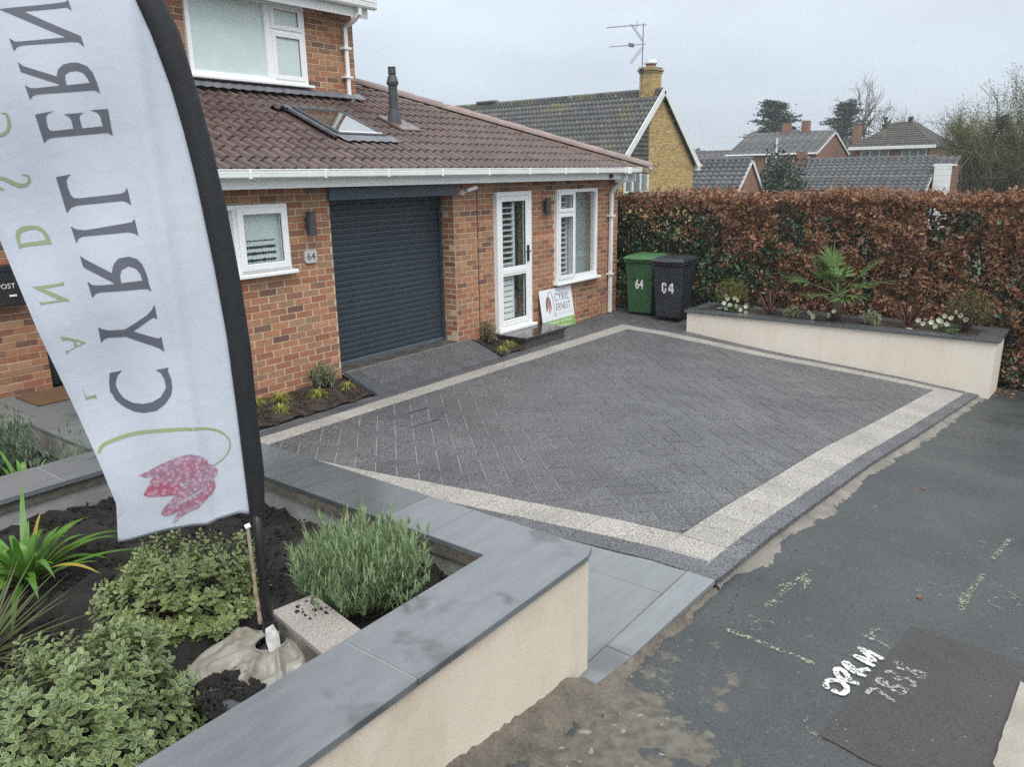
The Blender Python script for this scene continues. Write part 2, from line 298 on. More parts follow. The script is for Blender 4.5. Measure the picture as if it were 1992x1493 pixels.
TRACE = r'''{"SL":[[-0.643,3.806],[-0.525,3.737],[-0.398,3.586],[-0.315,3.426],[-0.252,3.223],[-0.19,3.021],[-0.156,2.919],[-0.114,2.749],[-0.091,2.611],[-0.072,2.463],[-0.063,2.363],[-0.044,2.142],[-0.028,1.884],[-0.023,1.598],[-0.021,1.38],[-0.019,1.161]],"SR":[[-0.634,3.855],[-0.466,3.798],[-0.331,3.637],[-0.242,3.451],[-0.17,3.233],[-0.106,3.027],[-0.071,2.932],[-0.028,2.702],[-0.007,2.557],[0.009,2.414],[0.018,2.36],[0.04,2.06],[0.05,1.823],[0.047,1.582],[0.05,1.326],[0.035,1.142]],"WL":[[-0.643,3.806],[-0.713,3.697],[-0.757,3.521],[-0.775,3.357],[-0.787,3.162],[-0.784,2.974],[-0.782,2.88],[-0.768,2.728],[-0.753,2.605],[-0.729,2.473],[-0.71,2.383],[-0.671,2.184],[-0.623,1.949],[-0.561,1.682],[-0.513,1.475],[-0.479,1.301],[-0.494,1.145]],"bottom":[[-0.494,1.141],[-0.454,1.143],[-0.302,1.156],[-0.061,1.174],[-0.019,1.161]],"grey":{"N":[[[-0.576,2.961],[-0.409,2.992],[-0.394,2.995],[-0.387,3.003],[-0.381,2.97],[-0.393,2.98],[-0.513,2.959],[-0.366,2.896],[-0.361,2.865],[-0.375,2.878],[-0.393,2.879],[-0.531,2.86],[-0.545,2.855],[-0.555,2.842],[-0.562,2.879],[-0.548,2.87],[-0.533,2.871],[-0.408,2.891]]],"R2":[[[-0.55,2.811],[-0.536,2.799],[-0.451,2.773],[-0.444,2.794],[-0.427,2.81],[-0.406,2.816],[-0.386,2.817],[-0.362,2.808],[-0.348,2.789],[-0.34,2.759],[-0.335,2.727],[-0.347,2.736],[-0.364,2.735],[-0.513,2.718],[-0.524,2.714],[-0.534,2.702],[-0.541,2.744],[-0.528,2.736],[-0.51,2.736],[-0.449,2.746],[-0.449,2.751],[-0.533,2.778],[-0.546,2.783]],[[-0.426,2.748],[-0.429,2.764],[-0.426,2.78],[-0.414,2.789],[-0.395,2.793],[-0.377,2.789],[-0.367,2.775],[-0.36,2.758]]],"E":[[[-0.527,2.658],[-0.473,2.67],[-0.492,2.661],[-0.499,2.651],[-0.499,2.624],[-0.495,2.612],[-0.485,2.609],[-0.427,2.617],[-0.429,2.643],[-0.435,2.655],[-0.449,2.66],[-0.391,2.667],[-0.402,2.66],[-0.405,2.65],[-0.402,2.619],[-0.341,2.626],[-0.345,2.658],[-0.353,2.669],[-0.371,2.675],[-0.319,2.68],[-0.316,2.597],[-0.329,2.606],[-0.344,2.605],[-0.493,2.589],[-0.505,2.584],[-0.516,2.573]]],"L":[[[-0.499,2.467],[-0.453,2.476],[-0.465,2.467],[-0.471,2.455],[-0.47,2.432],[-0.465,2.409],[-0.456,2.399],[-0.437,2.399],[-0.319,2.41],[-0.305,2.415],[-0.295,2.429],[-0.29,2.371],[-0.3,2.381],[-0.315,2.387],[-0.453,2.376],[-0.471,2.369],[-0.485,2.352]]],"I":[[[-0.48,2.308],[-0.463,2.298],[-0.439,2.295],[-0.311,2.313],[-0.296,2.315],[-0.286,2.326],[-0.281,2.269],[-0.294,2.279],[-0.311,2.283],[-0.45,2.275],[-0.463,2.269],[-0.471,2.253]]],"R":[[[-0.467,2.212],[-0.454,2.2],[-0.379,2.149],[-0.377,2.16],[-0.369,2.18],[-0.352,2.197],[-0.321,2.201],[-0.297,2.192],[-0.282,2.172],[-0.273,2.138],[-0.269,2.099],[-0.265,2.075],[-0.275,2.085],[-0.293,2.087],[-0.422,2.087],[-0.437,2.083],[-0.45,2.069],[-0.457,2.125],[-0.444,2.112],[-0.423,2.11],[-0.378,2.112],[-0.38,2.118],[-0.462,2.173]],[[-0.356,2.114],[-0.356,2.139],[-0.349,2.158],[-0.326,2.169],[-0.303,2.159],[-0.292,2.139],[-0.289,2.116]]],"Y":[[[-0.447,1.965],[-0.434,1.956],[-0.415,1.951],[-0.365,1.951],[-0.291,1.993],[-0.271,2.011],[-0.261,2.029],[-0.258,1.976],[-0.27,1.983],[-0.289,1.973],[-0.34,1.941],[-0.279,1.912],[-0.262,1.905],[-0.253,1.912],[-0.249,1.853],[-0.264,1.87],[-0.364,1.924],[-0.419,1.925],[-0.434,1.921],[-0.445,1.908]]],"C":[[[-0.434,1.794],[-0.44,1.76],[-0.442,1.715],[-0.44,1.725],[-0.429,1.692],[-0.405,1.664],[-0.374,1.644],[-0.342,1.637],[-0.302,1.642],[-0.271,1.662],[-0.247,1.692],[-0.239,1.721],[-0.239,1.722],[-0.239,1.751],[-0.247,1.785],[-0.242,1.795],[-0.285,1.792],[-0.271,1.779],[-0.262,1.754],[-0.26,1.725],[-0.264,1.716],[-0.282,1.691],[-0.313,1.675],[-0.344,1.671],[-0.375,1.677],[-0.4,1.695],[-0.415,1.722],[-0.42,1.744],[-0.421,1.747],[-0.417,1.767],[-0.409,1.784],[-0.394,1.8]]]},"green":{"D":[[[-0.639,2.242],[-0.643,2.28],[-0.638,2.3],[-0.622,2.312],[-0.597,2.316],[-0.572,2.312],[-0.557,2.298],[-0.548,2.278],[-0.544,2.252],[-0.556,2.253],[-0.629,2.247]],[[-0.633,2.258],[-0.632,2.278],[-0.626,2.293],[-0.605,2.301],[-0.583,2.303],[-0.565,2.292],[-0.557,2.267]]],"N":[[[-0.621,2.116],[-0.539,2.122],[-0.53,2.129],[-0.527,2.115],[-0.538,2.115],[-0.589,2.108],[-0.523,2.068],[-0.519,2.057],[-0.53,2.062],[-0.599,2.057],[-0.604,2.052],[-0.608,2.067],[-0.598,2.063],[-0.549,2.067]]],"A":[[[-0.565,1.943],[-0.55,1.938],[-0.516,1.927],[-0.491,1.912],[-0.538,1.892],[-0.549,1.886],[-0.556,1.875],[-0.556,1.891],[-0.546,1.89],[-0.528,1.9],[-0.528,1.922],[-0.549,1.928],[-0.56,1.926]],[[-0.52,1.921],[-0.52,1.904],[-0.501,1.912]]],"L":[[[-0.526,1.75],[-0.519,1.716],[-0.49,1.719],[-0.488,1.722],[-0.486,1.702],[-0.492,1.707],[-0.514,1.706],[-0.52,1.704],[-0.523,1.724]]],"S":[[[-0.65,2.432],[-0.652,2.434],[-0.655,2.436],[-0.658,2.438],[-0.66,2.44],[-0.662,2.443],[-0.664,2.447],[-0.665,2.451],[-0.665,2.453],[-0.664,2.455],[-0.662,2.458],[-0.66,2.461],[-0.658,2.462],[-0.656,2.462],[-0.653,2.461],[-0.65,2.46],[-0.646,2.458],[-0.642,2.456],[-0.637,2.452],[-0.632,2.448],[-0.627,2.445],[-0.622,2.442],[-0.616,2.44],[-0.611,2.437],[-0.605,2.436],[-0.599,2.437],[-0.593,2.438],[-0.588,2.44],[-0.583,2.443],[-0.579,2.446],[-0.576,2.45],[-0.573,2.454],[-0.572,2.459],[-0.572,2.463],[-0.572,2.468],[-0.574,2.472],[-0.576,2.476],[-0.581,2.477],[-0.586,2.478],[-0.591,2.478],[-0.594,2.478],[-0.594,2.475],[-0.591,2.474],[-0.587,2.473],[-0.583,2.472],[-0.581,2.47],[-0.58,2.468],[-0.579,2.465],[-0.579,2.462],[-0.58,2.46],[-0.581,2.457],[-0.582,2.455],[-0.584,2.453],[-0.586,2.451],[-0.59,2.45],[-0.594,2.449],[-0.598,2.449],[-0.602,2.449],[-0.606,2.45],[-0.611,2.452],[-0.616,2.454],[-0.62,2.457],[-0.625,2.46],[-0.631,2.463],[-0.636,2.466],[-0.641,2.469],[-0.645,2.47],[-0.65,2.471],[-0.655,2.472],[-0.659,2.47],[-0.664,2.468],[-0.668,2.464],[-0.671,2.459],[-0.674,2.453],[-0.673,2.447],[-0.672,2.442],[-0.669,2.438],[-0.666,2.434],[-0.662,2.431],[-0.658,2.43],[-0.654,2.429],[-0.651,2.429]]],"C":[[[-0.62,2.662],[-0.617,2.661],[-0.614,2.66],[-0.611,2.659],[-0.609,2.657],[-0.608,2.654],[-0.607,2.651],[-0.607,2.646],[-0.607,2.641],[-0.607,2.637],[-0.607,2.632],[-0.607,2.628],[-0.609,2.624],[-0.61,2.62],[-0.612,2.616],[-0.615,2.612],[-0.618,2.609],[-0.621,2.607],[-0.625,2.605],[-0.629,2.603],[-0.634,2.602],[-0.639,2.601],[-0.643,2.6],[-0.647,2.6],[-0.651,2.601],[-0.654,2.603],[-0.658,2.607],[-0.662,2.61],[-0.664,2.613],[-0.668,2.61],[-0.666,2.606],[-0.663,2.602],[-0.66,2.596],[-0.655,2.592],[-0.65,2.59],[-0.645,2.59],[-0.639,2.591],[-0.634,2.592],[-0.628,2.593],[-0.623,2.595],[-0.617,2.598],[-0.613,2.602],[-0.608,2.606],[-0.605,2.611],[-0.602,2.617],[-0.6,2.622],[-0.598,2.628],[-0.598,2.633],[-0.598,2.639],[-0.598,2.644],[-0.599,2.649],[-0.6,2.654],[-0.601,2.658],[-0.604,2.662],[-0.608,2.664],[-0.612,2.665],[-0.616,2.664],[-0.619,2.664]]]},"stem":[[[-0.505,1.501],[-0.502,1.506],[-0.499,1.513],[-0.495,1.52],[-0.49,1.525],[-0.484,1.529],[-0.476,1.532],[-0.467,1.535],[-0.457,1.538],[-0.445,1.541],[-0.432,1.545],[-0.418,1.548],[-0.404,1.551],[-0.391,1.554],[-0.377,1.556],[-0.363,1.557],[-0.349,1.559],[-0.333,1.559],[-0.317,1.559],[-0.3,1.559],[-0.283,1.558],[-0.266,1.557],[-0.249,1.556],[-0.232,1.555],[-0.216,1.554],[-0.203,1.553],[-0.19,1.551],[-0.178,1.549],[-0.166,1.546],[-0.153,1.543],[-0.14,1.54],[-0.127,1.536],[-0.116,1.531],[-0.106,1.526],[-0.098,1.521],[-0.09,1.515],[-0.084,1.509],[-0.078,1.503],[-0.074,1.496],[-0.07,1.489],[-0.067,1.482],[-0.066,1.477],[-0.065,1.473],[-0.065,1.469],[-0.066,1.464],[-0.067,1.458],[-0.069,1.451],[-0.072,1.445],[-0.076,1.438],[-0.08,1.432],[-0.085,1.426],[-0.091,1.42],[-0.097,1.415],[-0.106,1.409],[-0.116,1.404],[-0.126,1.399],[-0.133,1.396],[-0.131,1.391],[-0.124,1.394],[-0.114,1.399],[-0.104,1.405],[-0.095,1.41],[-0.088,1.416],[-0.081,1.422],[-0.076,1.428],[-0.071,1.435],[-0.068,1.442],[-0.065,1.449],[-0.063,1.456],[-0.061,1.462],[-0.06,1.468],[-0.06,1.473],[-0.061,1.478],[-0.063,1.484],[-0.065,1.491],[-0.069,1.499],[-0.074,1.507],[-0.079,1.514],[-0.086,1.521],[-0.094,1.528],[-0.103,1.534],[-0.113,1.539],[-0.125,1.544],[-0.138,1.549],[-0.151,1.553],[-0.164,1.557],[-0.177,1.56],[-0.189,1.562],[-0.202,1.564],[-0.215,1.566],[-0.231,1.568],[-0.248,1.569],[-0.266,1.57],[-0.283,1.571],[-0.3,1.572],[-0.317,1.572],[-0.333,1.572],[-0.349,1.572],[-0.364,1.571],[-0.379,1.569],[-0.392,1.567],[-0.406,1.565],[-0.42,1.562],[-0.434,1.559],[-0.447,1.555],[-0.459,1.552],[-0.47,1.548],[-0.479,1.545],[-0.488,1.541],[-0.496,1.536],[-0.503,1.528],[-0.508,1.519],[-0.511,1.512],[-0.514,1.507]]],"petals":[[[-0.393,1.399],[-0.351,1.416],[-0.316,1.433],[-0.28,1.448],[-0.245,1.457],[-0.21,1.461],[-0.18,1.45],[-0.165,1.435],[-0.214,1.427],[-0.268,1.414],[-0.32,1.4],[-0.352,1.389],[-0.372,1.387]],[[-0.361,1.369],[-0.342,1.389],[-0.303,1.405],[-0.249,1.422],[-0.203,1.435],[-0.171,1.439],[-0.154,1.423],[-0.15,1.407],[-0.179,1.372],[-0.223,1.353],[-0.266,1.344],[-0.319,1.355],[-0.352,1.36]],[[-0.385,1.319],[-0.374,1.341],[-0.357,1.359],[-0.319,1.355],[-0.266,1.344],[-0.254,1.338],[-0.265,1.318],[-0.281,1.303],[-0.325,1.302],[-0.368,1.308]],[[-0.281,1.301],[-0.265,1.322],[-0.241,1.345],[-0.193,1.371],[-0.154,1.407],[-0.137,1.4],[-0.12,1.373],[-0.124,1.353],[-0.155,1.331],[-0.2,1.308],[-0.249,1.282],[-0.286,1.258],[-0.303,1.258],[-0.306,1.268]],[[-0.336,1.229],[-0.328,1.249],[-0.307,1.269],[-0.301,1.251],[-0.276,1.256],[-0.231,1.282],[-0.186,1.309],[-0.136,1.34],[-0.135,1.307],[-0.15,1.281],[-0.184,1.264],[-0.235,1.247],[-0.279,1.232],[-0.301,1.221],[-0.327,1.217]],[[-0.3,1.186],[-0.289,1.21],[-0.272,1.234],[-0.232,1.246],[-0.184,1.263],[-0.208,1.239],[-0.242,1.223],[-0.275,1.205],[-0.295,1.183]]],"chalk":{"white":[[[3.404,0.738],[3.396,0.715],[3.404,0.689],[3.442,0.682],[3.474,0.697],[3.49,0.73],[3.477,0.762],[3.444,0.776],[3.409,0.765],[3.401,0.752]],[[3.525,0.647],[3.522,0.681],[3.512,0.714],[3.524,0.739],[3.553,0.761],[3.579,0.767],[3.596,0.755],[3.584,0.73],[3.544,0.701],[3.542,0.715]],[[3.614,0.637],[3.61,0.668],[3.617,0.706],[3.64,0.737],[3.659,0.75],[3.668,0.737],[3.645,0.709],[3.629,0.684],[3.66,0.659],[3.681,0.635]],[[3.721,0.623],[3.731,0.658],[3.744,0.694],[3.756,0.723],[3.758,0.697],[3.77,0.638],[3.804,0.679],[3.84,0.721],[3.832,0.663],[3.808,0.603]]],"pale":[[[3.467,0.6],[3.507,0.594],[3.532,0.579],[3.513,0.538],[3.476,0.476]],[[3.609,0.457],[3.573,0.466],[3.562,0.491],[3.586,0.526],[3.585,0.557],[3.597,0.58],[3.627,0.58],[3.627,0.559],[3.584,0.529],[3.619,0.496],[3.619,0.462],[3.605,0.453]],[[3.697,0.571],[3.722,0.549],[3.71,0.518],[3.669,0.513],[3.7,0.492],[3.709,0.459],[3.681,0.437],[3.645,0.447]],[[3.786,0.406],[3.765,0.419],[3.759,0.442],[3.795,0.476],[3.775,0.503],[3.781,0.536],[3.813,0.547],[3.826,0.524],[3.786,0.478],[3.804,0.443],[3.802,0.415],[3.786,0.406]],[[3.984,0.727],[3.966,0.702],[3.968,0.678]]],"yellow":[[[3.948,1.259],[4.55,1.192]],[[4.201,1.294],[4.292,1.243],[4.408,1.179],[4.438,1.158]],[[3.951,1.255],[4.074,1.201]],[[4.28,1.159],[4.427,1.154]],[[3.6,1.342],[3.593,1.19],[3.566,0.867]],[[5.939,0.25],[5.456,0.305]],[[5.173,0.321],[4.872,0.356],[4.584,0.368]],[[4.825,0.384],[4.584,0.368]]],"faint":[[[3.718,1.265],[3.67,1.219],[3.708,1.196],[3.756,1.242],[3.71,1.262]],[[3.74,1.264],[3.808,1.213],[3.822,1.097]],[[3.69,1.166],[3.693,1.108],[3.655,1.068]],[[4.896,0.631],[4.851,0.587],[4.825,0.529]],[[4.673,0.604],[4.732,0.593],[4.717,0.563],[4.704,0.517],[4.736,0.428]],[[4.942,0.503],[4.943,0.467],[4.986,0.411],[4.892,0.433],[4.857,0.463]],[[5.067,0.239],[4.955,0.128],[4.932,0.095]],[[4.832,0.272],[4.938,0.127]],[[4.832,0.272],[4.769,0.232],[4.741,0.165],[4.796,0.122],[4.917,0.101]],[[5.729,0.466],[5.73,0.422],[5.72,0.381],[5.672,0.357],[5.634,0.391],[5.624,0.433]],[[5.656,0.521],[5.601,0.459],[5.545,0.414]],[[4.106,0.665],[4.089,0.7],[4.041,0.712],[3.996,0.686],[3.957,0.632],[3.934,0.594]],[[3.152,0.758],[3.1,0.772],[3.056,0.758],[3.036,0.694]]]},"patch":[[3.036,0.693],[4.248,0.54],[4.2,0.036],[4.165,-0.191],[3.041,-0.073],[2.996,0.459]],"kerbblock":[[3.992,0.034],[3.906,-0.162],[3.03,-0.058],[3.285,0.071]]}'''
def tarmac(name, a, b, splats=True, warm=False):
    m, nt, bs = newmat(name)
    g = nd(nt, 'ShaderNodeNewGeometry'); pos = g.outputs['Position']
    col = mixc(nt, mrange(nt, noise(nt, pos, 1.1, 5, .6), .35, .65, 0, 1), a, b)
    fine = noise(nt, pos, 85, 3, .7)
    col = mixc(nt, 1, col, mixc(nt, mrange(nt, fine, .3, .7, 0, 1), (.5,) * 3, (1.5,) * 3), 'MULTIPLY')
    v = nd(nt, 'ShaderNodeTexVoronoi'); v.inputs['Scale'].default_value = 26; nt.links.new(pos, v.inputs[0])
    vr = nd(nt, 'ShaderNodeSeparateColor'); nt.links.new(v.outputs['Color'], vr.inputs[0])
    chips = math_(nt, 'MULTIPLY', mrange(nt, v.outputs['Distance'], .06, .13, .8, 0), mrange(nt, vr.outputs[0], .80, .82, 0, 1))
    col = mixc(nt, chips, col, (.30, .29, .25))
    if splats:
        v2 = nd(nt, 'ShaderNodeVectorMath'); v2.operation = 'SUBTRACT'; nt.links.new(pos, v2.inputs[0]); v2.inputs[1].default_value = (2.45, 1.38, .1)
        ml = nd(nt, 'ShaderNodeVectorMath'); ml.operation = 'MULTIPLY'; nt.links.new(v2.outputs[0], ml.inputs[0]); ml.inputs[1].default_value = (.62, 1.25, .3)
        ln = nd(nt, 'ShaderNodeVectorMath'); ln.operation = 'LENGTH'; nt.links.new(ml.outputs[0], ln.inputs[0])
        reg = mrange(nt, ln.outputs['Value'], .15, .95, .2, -.26)
        blot = math_(nt, 'ADD', noise(nt, pos, 5.5, 6, .62), reg)
        col = mixc(nt, mrange(nt, blot, .56, .60, 0, .85), col, mixc(nt, mrange(nt, noise(nt, pos, 17, 4), .35, .65, 0, 1), (.075, .066, .048), (.155, .14, .108)))
        blot2 = math_(nt, 'ADD', noise(nt, pos, 21, 3, .5), math_(nt, 'MULTIPLY', reg, .55))
        col = mixc(nt, mrange(nt, blot2, .75, .79, 0, .7), col, (.30, .285, .24))
        blot3 = noise(nt, pos, 14, 4, .6)
        col = mixc(nt, mrange(nt, blot3, .66, .72, 0, .45), col, (.16, .155, .115))
    nt.links.new(col, bs.inputs['Base Color'])
    nt.links.new(mrange(nt, noise(nt, pos, 1.7, 4), .35, .65, .36, .6), bs.inputs['Roughness'])
    bump(nt, bs, fine, .7, .006); return m
M['tarmac'] = tarmac('old_wet_tarmac', (.034, .039, .041), (.054, .060, .059))
M['patch'] = tarmac('brown_repair_tarmac', (.036, .031, .029), (.048, .042, .039), splats=False)
def chalkmat(name, col, dens):
    m, nt, bs = newmat(name)
    g = nd(nt, 'ShaderNodeNewGeometry'); pos = g.outputs['Position']
    bs.inputs['Base Color'].default_value = (*col, 1); bs.inputs['Roughness'].default_value = .9
    f = math_(nt, 'ADD', math_(nt, 'MULTIPLY', noise(nt, pos, 60, 4, .65), .75), math_(nt, 'MULTIPLY', noise(nt, pos, 11, 2), .25))
    tp = nd(nt, 'ShaderNodeBsdfTransparent'); mx = nd(nt, 'ShaderNodeMixShader')
    nt.links.new(mrange(nt, f, .58 - dens, .66 - dens, 0, min(1, .55 + dens * 2)), mx.inputs[0]); nt.links.new(tp.outputs[0], mx.inputs[1]); nt.links.new(bs.outputs[0], mx.inputs[2])
    nt.links.new(mx.outputs[0], nt.nodes['Material Output'].inputs[0]); return m
M['chalk_white'] = chalkmat('white_marking_paint', (.62, .62, .59), .19)
M['chalk_pale'] = chalkmat('pale_marking_paint', (.42, .39, .36), .12)
M['chalk_yellow'] = chalkmat('faded_yellow_marking_paint', (.38, .38, .26), .085)
M['chalk_faint'] = chalkmat('worn_marking_paint', (.27, .28, .22), .055)
M['crackm'] = chalkmat('dark_crack', (.012, .012, .012), .08)
# ------------------------------------------------------------------ levels
ZPX = np.array([(-8, 1.3), (-3, .8), (0, .45), (1.2, .29), (1.96, .19), (2.67, .09), (3.3, .06), (4.0, .05), (5.07, .02), (5.68, -.015), (6.95, -.09), (8.76, -.27), (11.6, -.52), (14, -.75), (22, -1.4)])
_gx = np.arange(-8, 22.01, .1); _gz = np.interp(_gx, ZPX[:, 0], ZPX[:, 1]); _gz = np.convolve(np.pad(_gz, 4, 'edge'), np.ones(9) / 9, 'valid')
def zp(x): return float(np.interp(x, _gx, _gz))
def ys(x): return 1.56 - .46 * (x - 4) / 7.6
def _smooth(k, v, n=401, w=45):
    q = np.linspace(k[0], k[-1], n); d = np.interp(q, k, v); d = np.convolve(np.pad(d, w // 2, 'reflect', reflect_type='odd'), np.ones(w) / w, 'valid'); return q, d
_ZL = _smooth([0, .1, .2, .3, .45, .7, 1], [.11, .115, .10, .085, .06, .015, 0]); _ZR = _smooth([0, .145, .3, .52, .674, .79, 1], [-.475, -.39, -.32, -.23, -.14, -.07, 0]); _ZS = _smooth([4, 4.55, 5.07, 5.68, 6.95, 8.76, 11.6], [.11, .11, .085, .04, -.035, -.22, -.475])
def zd(x, y):
    """driveway level: a patch between its four measured edges"""
    u = min(max((x - 4) / 7.6, 0), 1); v = min(max((y - ys(x)) / (6.5 - ys(x)), 0), 1)
    zl = np.interp(v, *_ZL); zr = np.interp(v, *_ZR)
    zs = np.interp(x, *_ZS)
    return float((1 - u) * zl + u * zr + (1 - v) * zs - ((1 - u) * (1 - v) * .11 + u * (1 - v) * -.475))
def zpath(x, y): return float(np.interp(y, [1.6, 2.1, 2.6, 3.1, 4, 5.2, 6.69, 6.70], [.112, .12, .11, .095, .065, .025, .02, .2]))
# ------------------------------------------------------------------ ground sheet, pavement
def sheet(name, xs, ys_, zf, m, parent=None):
    X, Y = np.meshgrid(xs, ys_, indexing='ij'); Z = np.vectorize(zf)(X, Y)
    nx, ny = X.shape; I = np.arange(nx * ny).reshape(nx, ny)
    F = np.stack([I[:-1, :-1], I[1:, :-1], I[1:, 1:], I[:-1, 1:]], -1).reshape(-1, 4)
    return npmesh(name, np.stack([X, Y, Z], -1).reshape(-1, 3), F, m, parent, smooth=True)
def zground(x, y):
    d = math.hypot(x, y)
    z = float(np.interp(x, [-60, 0, 4, 13, 20, 35, 55, 90, 140, 300, 1500], [3, -.2, -.35, -1.2, -1.5, -1.9, -.6, 1.2, 2.0, 3.2, 3.0]))
    if d > 60: z = max(z, min(3.0, (d - 60) * .02 - .6)) if x > 20 else z
    return z if not (-9 < x < 13 and -3 < y < 30) else min(z, -.75)
gx = np.concatenate([[-1500, -500, -150, -60], np.arange(-30, 100, 4.), [120, 150, 220, 350, 700, 1500]])
gy = np.concatenate([[-1500, -500, -150, -60], np.arange(-30, 80, 4.), [100, 150, 220, 350, 700, 1500]])
tag(sheet('ground', gx, gy, zground, M['earth']), kind='structure')
HAUNCH = [(4.0, .03), (4.24, .03), (4.47, .125), (4.67, .10), (4.85, .05), (5.0, .08), (5.24, .085), (5.6, .15), (5.9, .125), (6.3, .08), (6.7, .076), (7.04, .10), (7.66, .11), (8.77, .12), (10.5, .09), (11.95, .08)]
px_ = np.arange(-7.6, 22, .1)
pave = sheet('pavement', px_, np.concatenate([np.arange(-3, -.2, .7), np.arange(-.1, 1.75, .15)]), lambda x, y: zp(x), M['tarmac']); tag(pave, kind='structure')
def ground_poly(name, pts, dz, m, parent, thick=.02, rag=0, rng=random.Random(3)):
    P = []
    for i, (x, y) in enumerate(pts):
        x2, y2 = pts[(i + 1) % len(pts)]; n = max(1, int(math.hypot(x2 - x, y2 - y) / .05))
        for k in range(n):
            t = k / n; q = rng.uniform(-rag, rag) if k else 0
            P.append((x + (x2 - x) * t + q, y + (y2 - y) * t + q))
    a = sum(P[i][0] * P[(i + 1) % len(P)][1] - P[(i + 1) % len(P)][0] * P[i][1] for i in range(len(P)))
    if a < 0: P.reverse()
    bm = bmesh.new(); vs = [bm.verts.new((x, y, 0)) for x, y in P]; bm.faces.new(vs)
    # cut along every pavement sample so the sheet follows the fall exactly
    x0 = min(p[0] for p in P); x1 = max(p[0] for p in P)
    for gxv in _gx[(_gx > x0) & (_gx < x1)]:
        bmesh.ops.bisect_plane(bm, geom=bm.verts[:] + bm.edges[:] + bm.faces[:], plane_co=(gxv, 0, 0), plane_no=(1, 0, 0), dist=1e-5)
    for v in bm.verts: v.co.z = zp(v.co.x) + dz
    r = bmesh.ops.extrude_face_region(bm, geom=bm.faces[:]); low = [q for q in r['geom'] if isinstance(q, bmesh.types.BMVert)]
    for v in low: v.co.z -= thick
    bmesh.ops.recalc_face_normals(bm, faces=bm.faces[:])
    me = bpy.data.meshes.new(name); bm.to_mesh(me); bm.free(); me.materials.append(m)
    o = link(name, me, parent, (0, 0, 0)) if parent is None or WL[parent.name].length == 0 else None
    return o
T = json.loads(TRACE)
ground_poly('tarmac_patch', T['patch'], .006, M['patch'], pave, rag=.006)
ground_poly('kerb_stone', T['kerbblock'], .022, M['kerb'], pave, thick=.1, rag=.003)
# seam of crumbs round the patch
def strip(name, pts, wd, m, dz=.005, rng=random.Random(5)):
    L = [np.array(p) for p in pts]
    if len(L) > 2:
        Q = []
        for i in range(len(L) - 1):
            p0, p1, p2, p3 = L[max(i - 1, 0)], L[i], L[i + 1], L[min(i + 2, len(L) - 1)]
            for t in np.linspace(0, 1, 5, endpoint=False):
                Q.append(.5 * (2 * p1 + (p2 - p0) * t + (2 * p0 - 5 * p1 + 4 * p2 - p3) * t * t + (3 * p1 - p0 - 3 * p2 + p3) * t ** 3))
        L = Q + [L[-1]]
    D = []
    for a, b in zip(L[:-1], L[1:]):
        n = max(1, int(np.linalg.norm(b - a) / .02)); D += [a + (b - a) * k / n for k in range(n)]
    D.append(L[-1]); D = np.array(D); Tn = np.gradient(D, axis=0); Tn /= np.maximum(np.linalg.norm(Tn, axis=1), 1e-9)[:, None]
    N = np.stack([-Tn[:, 1], Tn[:, 0]], 1); V = []; F = []
    for i, (p, q) in enumerate(zip(D, N)):
        e = wd * rng.uniform(.8, 1.15) / 2
        if i in (0, len(D) - 1): e *= .5
        for s in (-1, 0, 1): V.append((p[0] + q[0] * e * s, p[1] + q[1] * e * s, zp(p[0] + q[0] * e * s) + dz))
        if i: F += [(3 * i - 3, 3 * i - 2, 3 * i + 1, 3 * i), (3 * i - 2, 3 * i - 1, 3 * i + 2, 3 * i + 1)]
    return npmesh(name, V, F, m, pave)
for L in T['chalk']['white']: strip('painted_letter', L, .030, M['chalk_white'], .0085)
for L in T['chalk']['pale']: strip('painted_digit', L, .023, M['chalk_pale'], .0095)
for L in T['chalk']['yellow']: strip('survey_mark', L, .034, M['chalk_yellow'], .005)
for L in T['chalk']['faint']: strip('worn_survey_mark', L, .026, M['chalk_faint'], .005)
for L in ([(4.08, 1.47), (4.25, 1.40), (4.45, 1.38), (4.62, 1.33)], [(3.62, 1.5), (3.75, 1.40), (3.95, 1.43), (4.1, 1.46)], [(6.05, 1.16), (6.3, 1.1), (6.45, 1.02)], [(9.2, .66), (9.5, .55), (9.9, .50)], [(4.62, 1.33), (4.72, 1.36), (4.83, 1.33)]):
    strip('crack', L, .008, M['crackm'], .004)
# concrete haunch between tarmac and driveway, muddy strip below the wall
def edge_strip(name, top, m, zin, zout, seed, rough=.012):
    """top: list of (x, y_inner, y_outer)"""
    rg = random.Random(seed); MBs = MB(); xs = np.arange(top[0][0], top[-1][0], .035); tx = [t[0] for t in top]; n = 7; V = []; F = []
    for i, x in enumerate(xs):
        yi = np.interp(x, tx, [t[1] for t in top]); yo = np.interp(x, tx, [t[2] for t in top]) + .017 * math.sin(x * 7.3 + seed) + .012 * math.sin(x * 15.1 + 2) + .006 * math.sin(x * 33) + rg.uniform(-.003, .003)
        for k in range(n):
            f = k / (n - 1); y = yi + (yo - yi) * f; z0 = zin(x); z1 = zout(x)
            V.append((x, y, z0 + (z1 - z0) * f + (rg.uniform(-rough, rough) * .6 if 0 < k < n - 1 else 0)))
        if i: F += [((i - 1) * n + k, i * n + k, i * n + k + 1, (i - 1) * n + k + 1) for k in range(n - 1)]
    return npmesh(name, V, [f[::-1] for f in F], m, smooth=True)
tag(edge_strip('concrete_edge', [(x, ys(x) + .02, ys(x) - max(d, .03)) for x, d in HAUNCH], M['concrete'], lambda x: zp(x) + .022, lambda x: zp(x) - .004, 3), kind='structure')
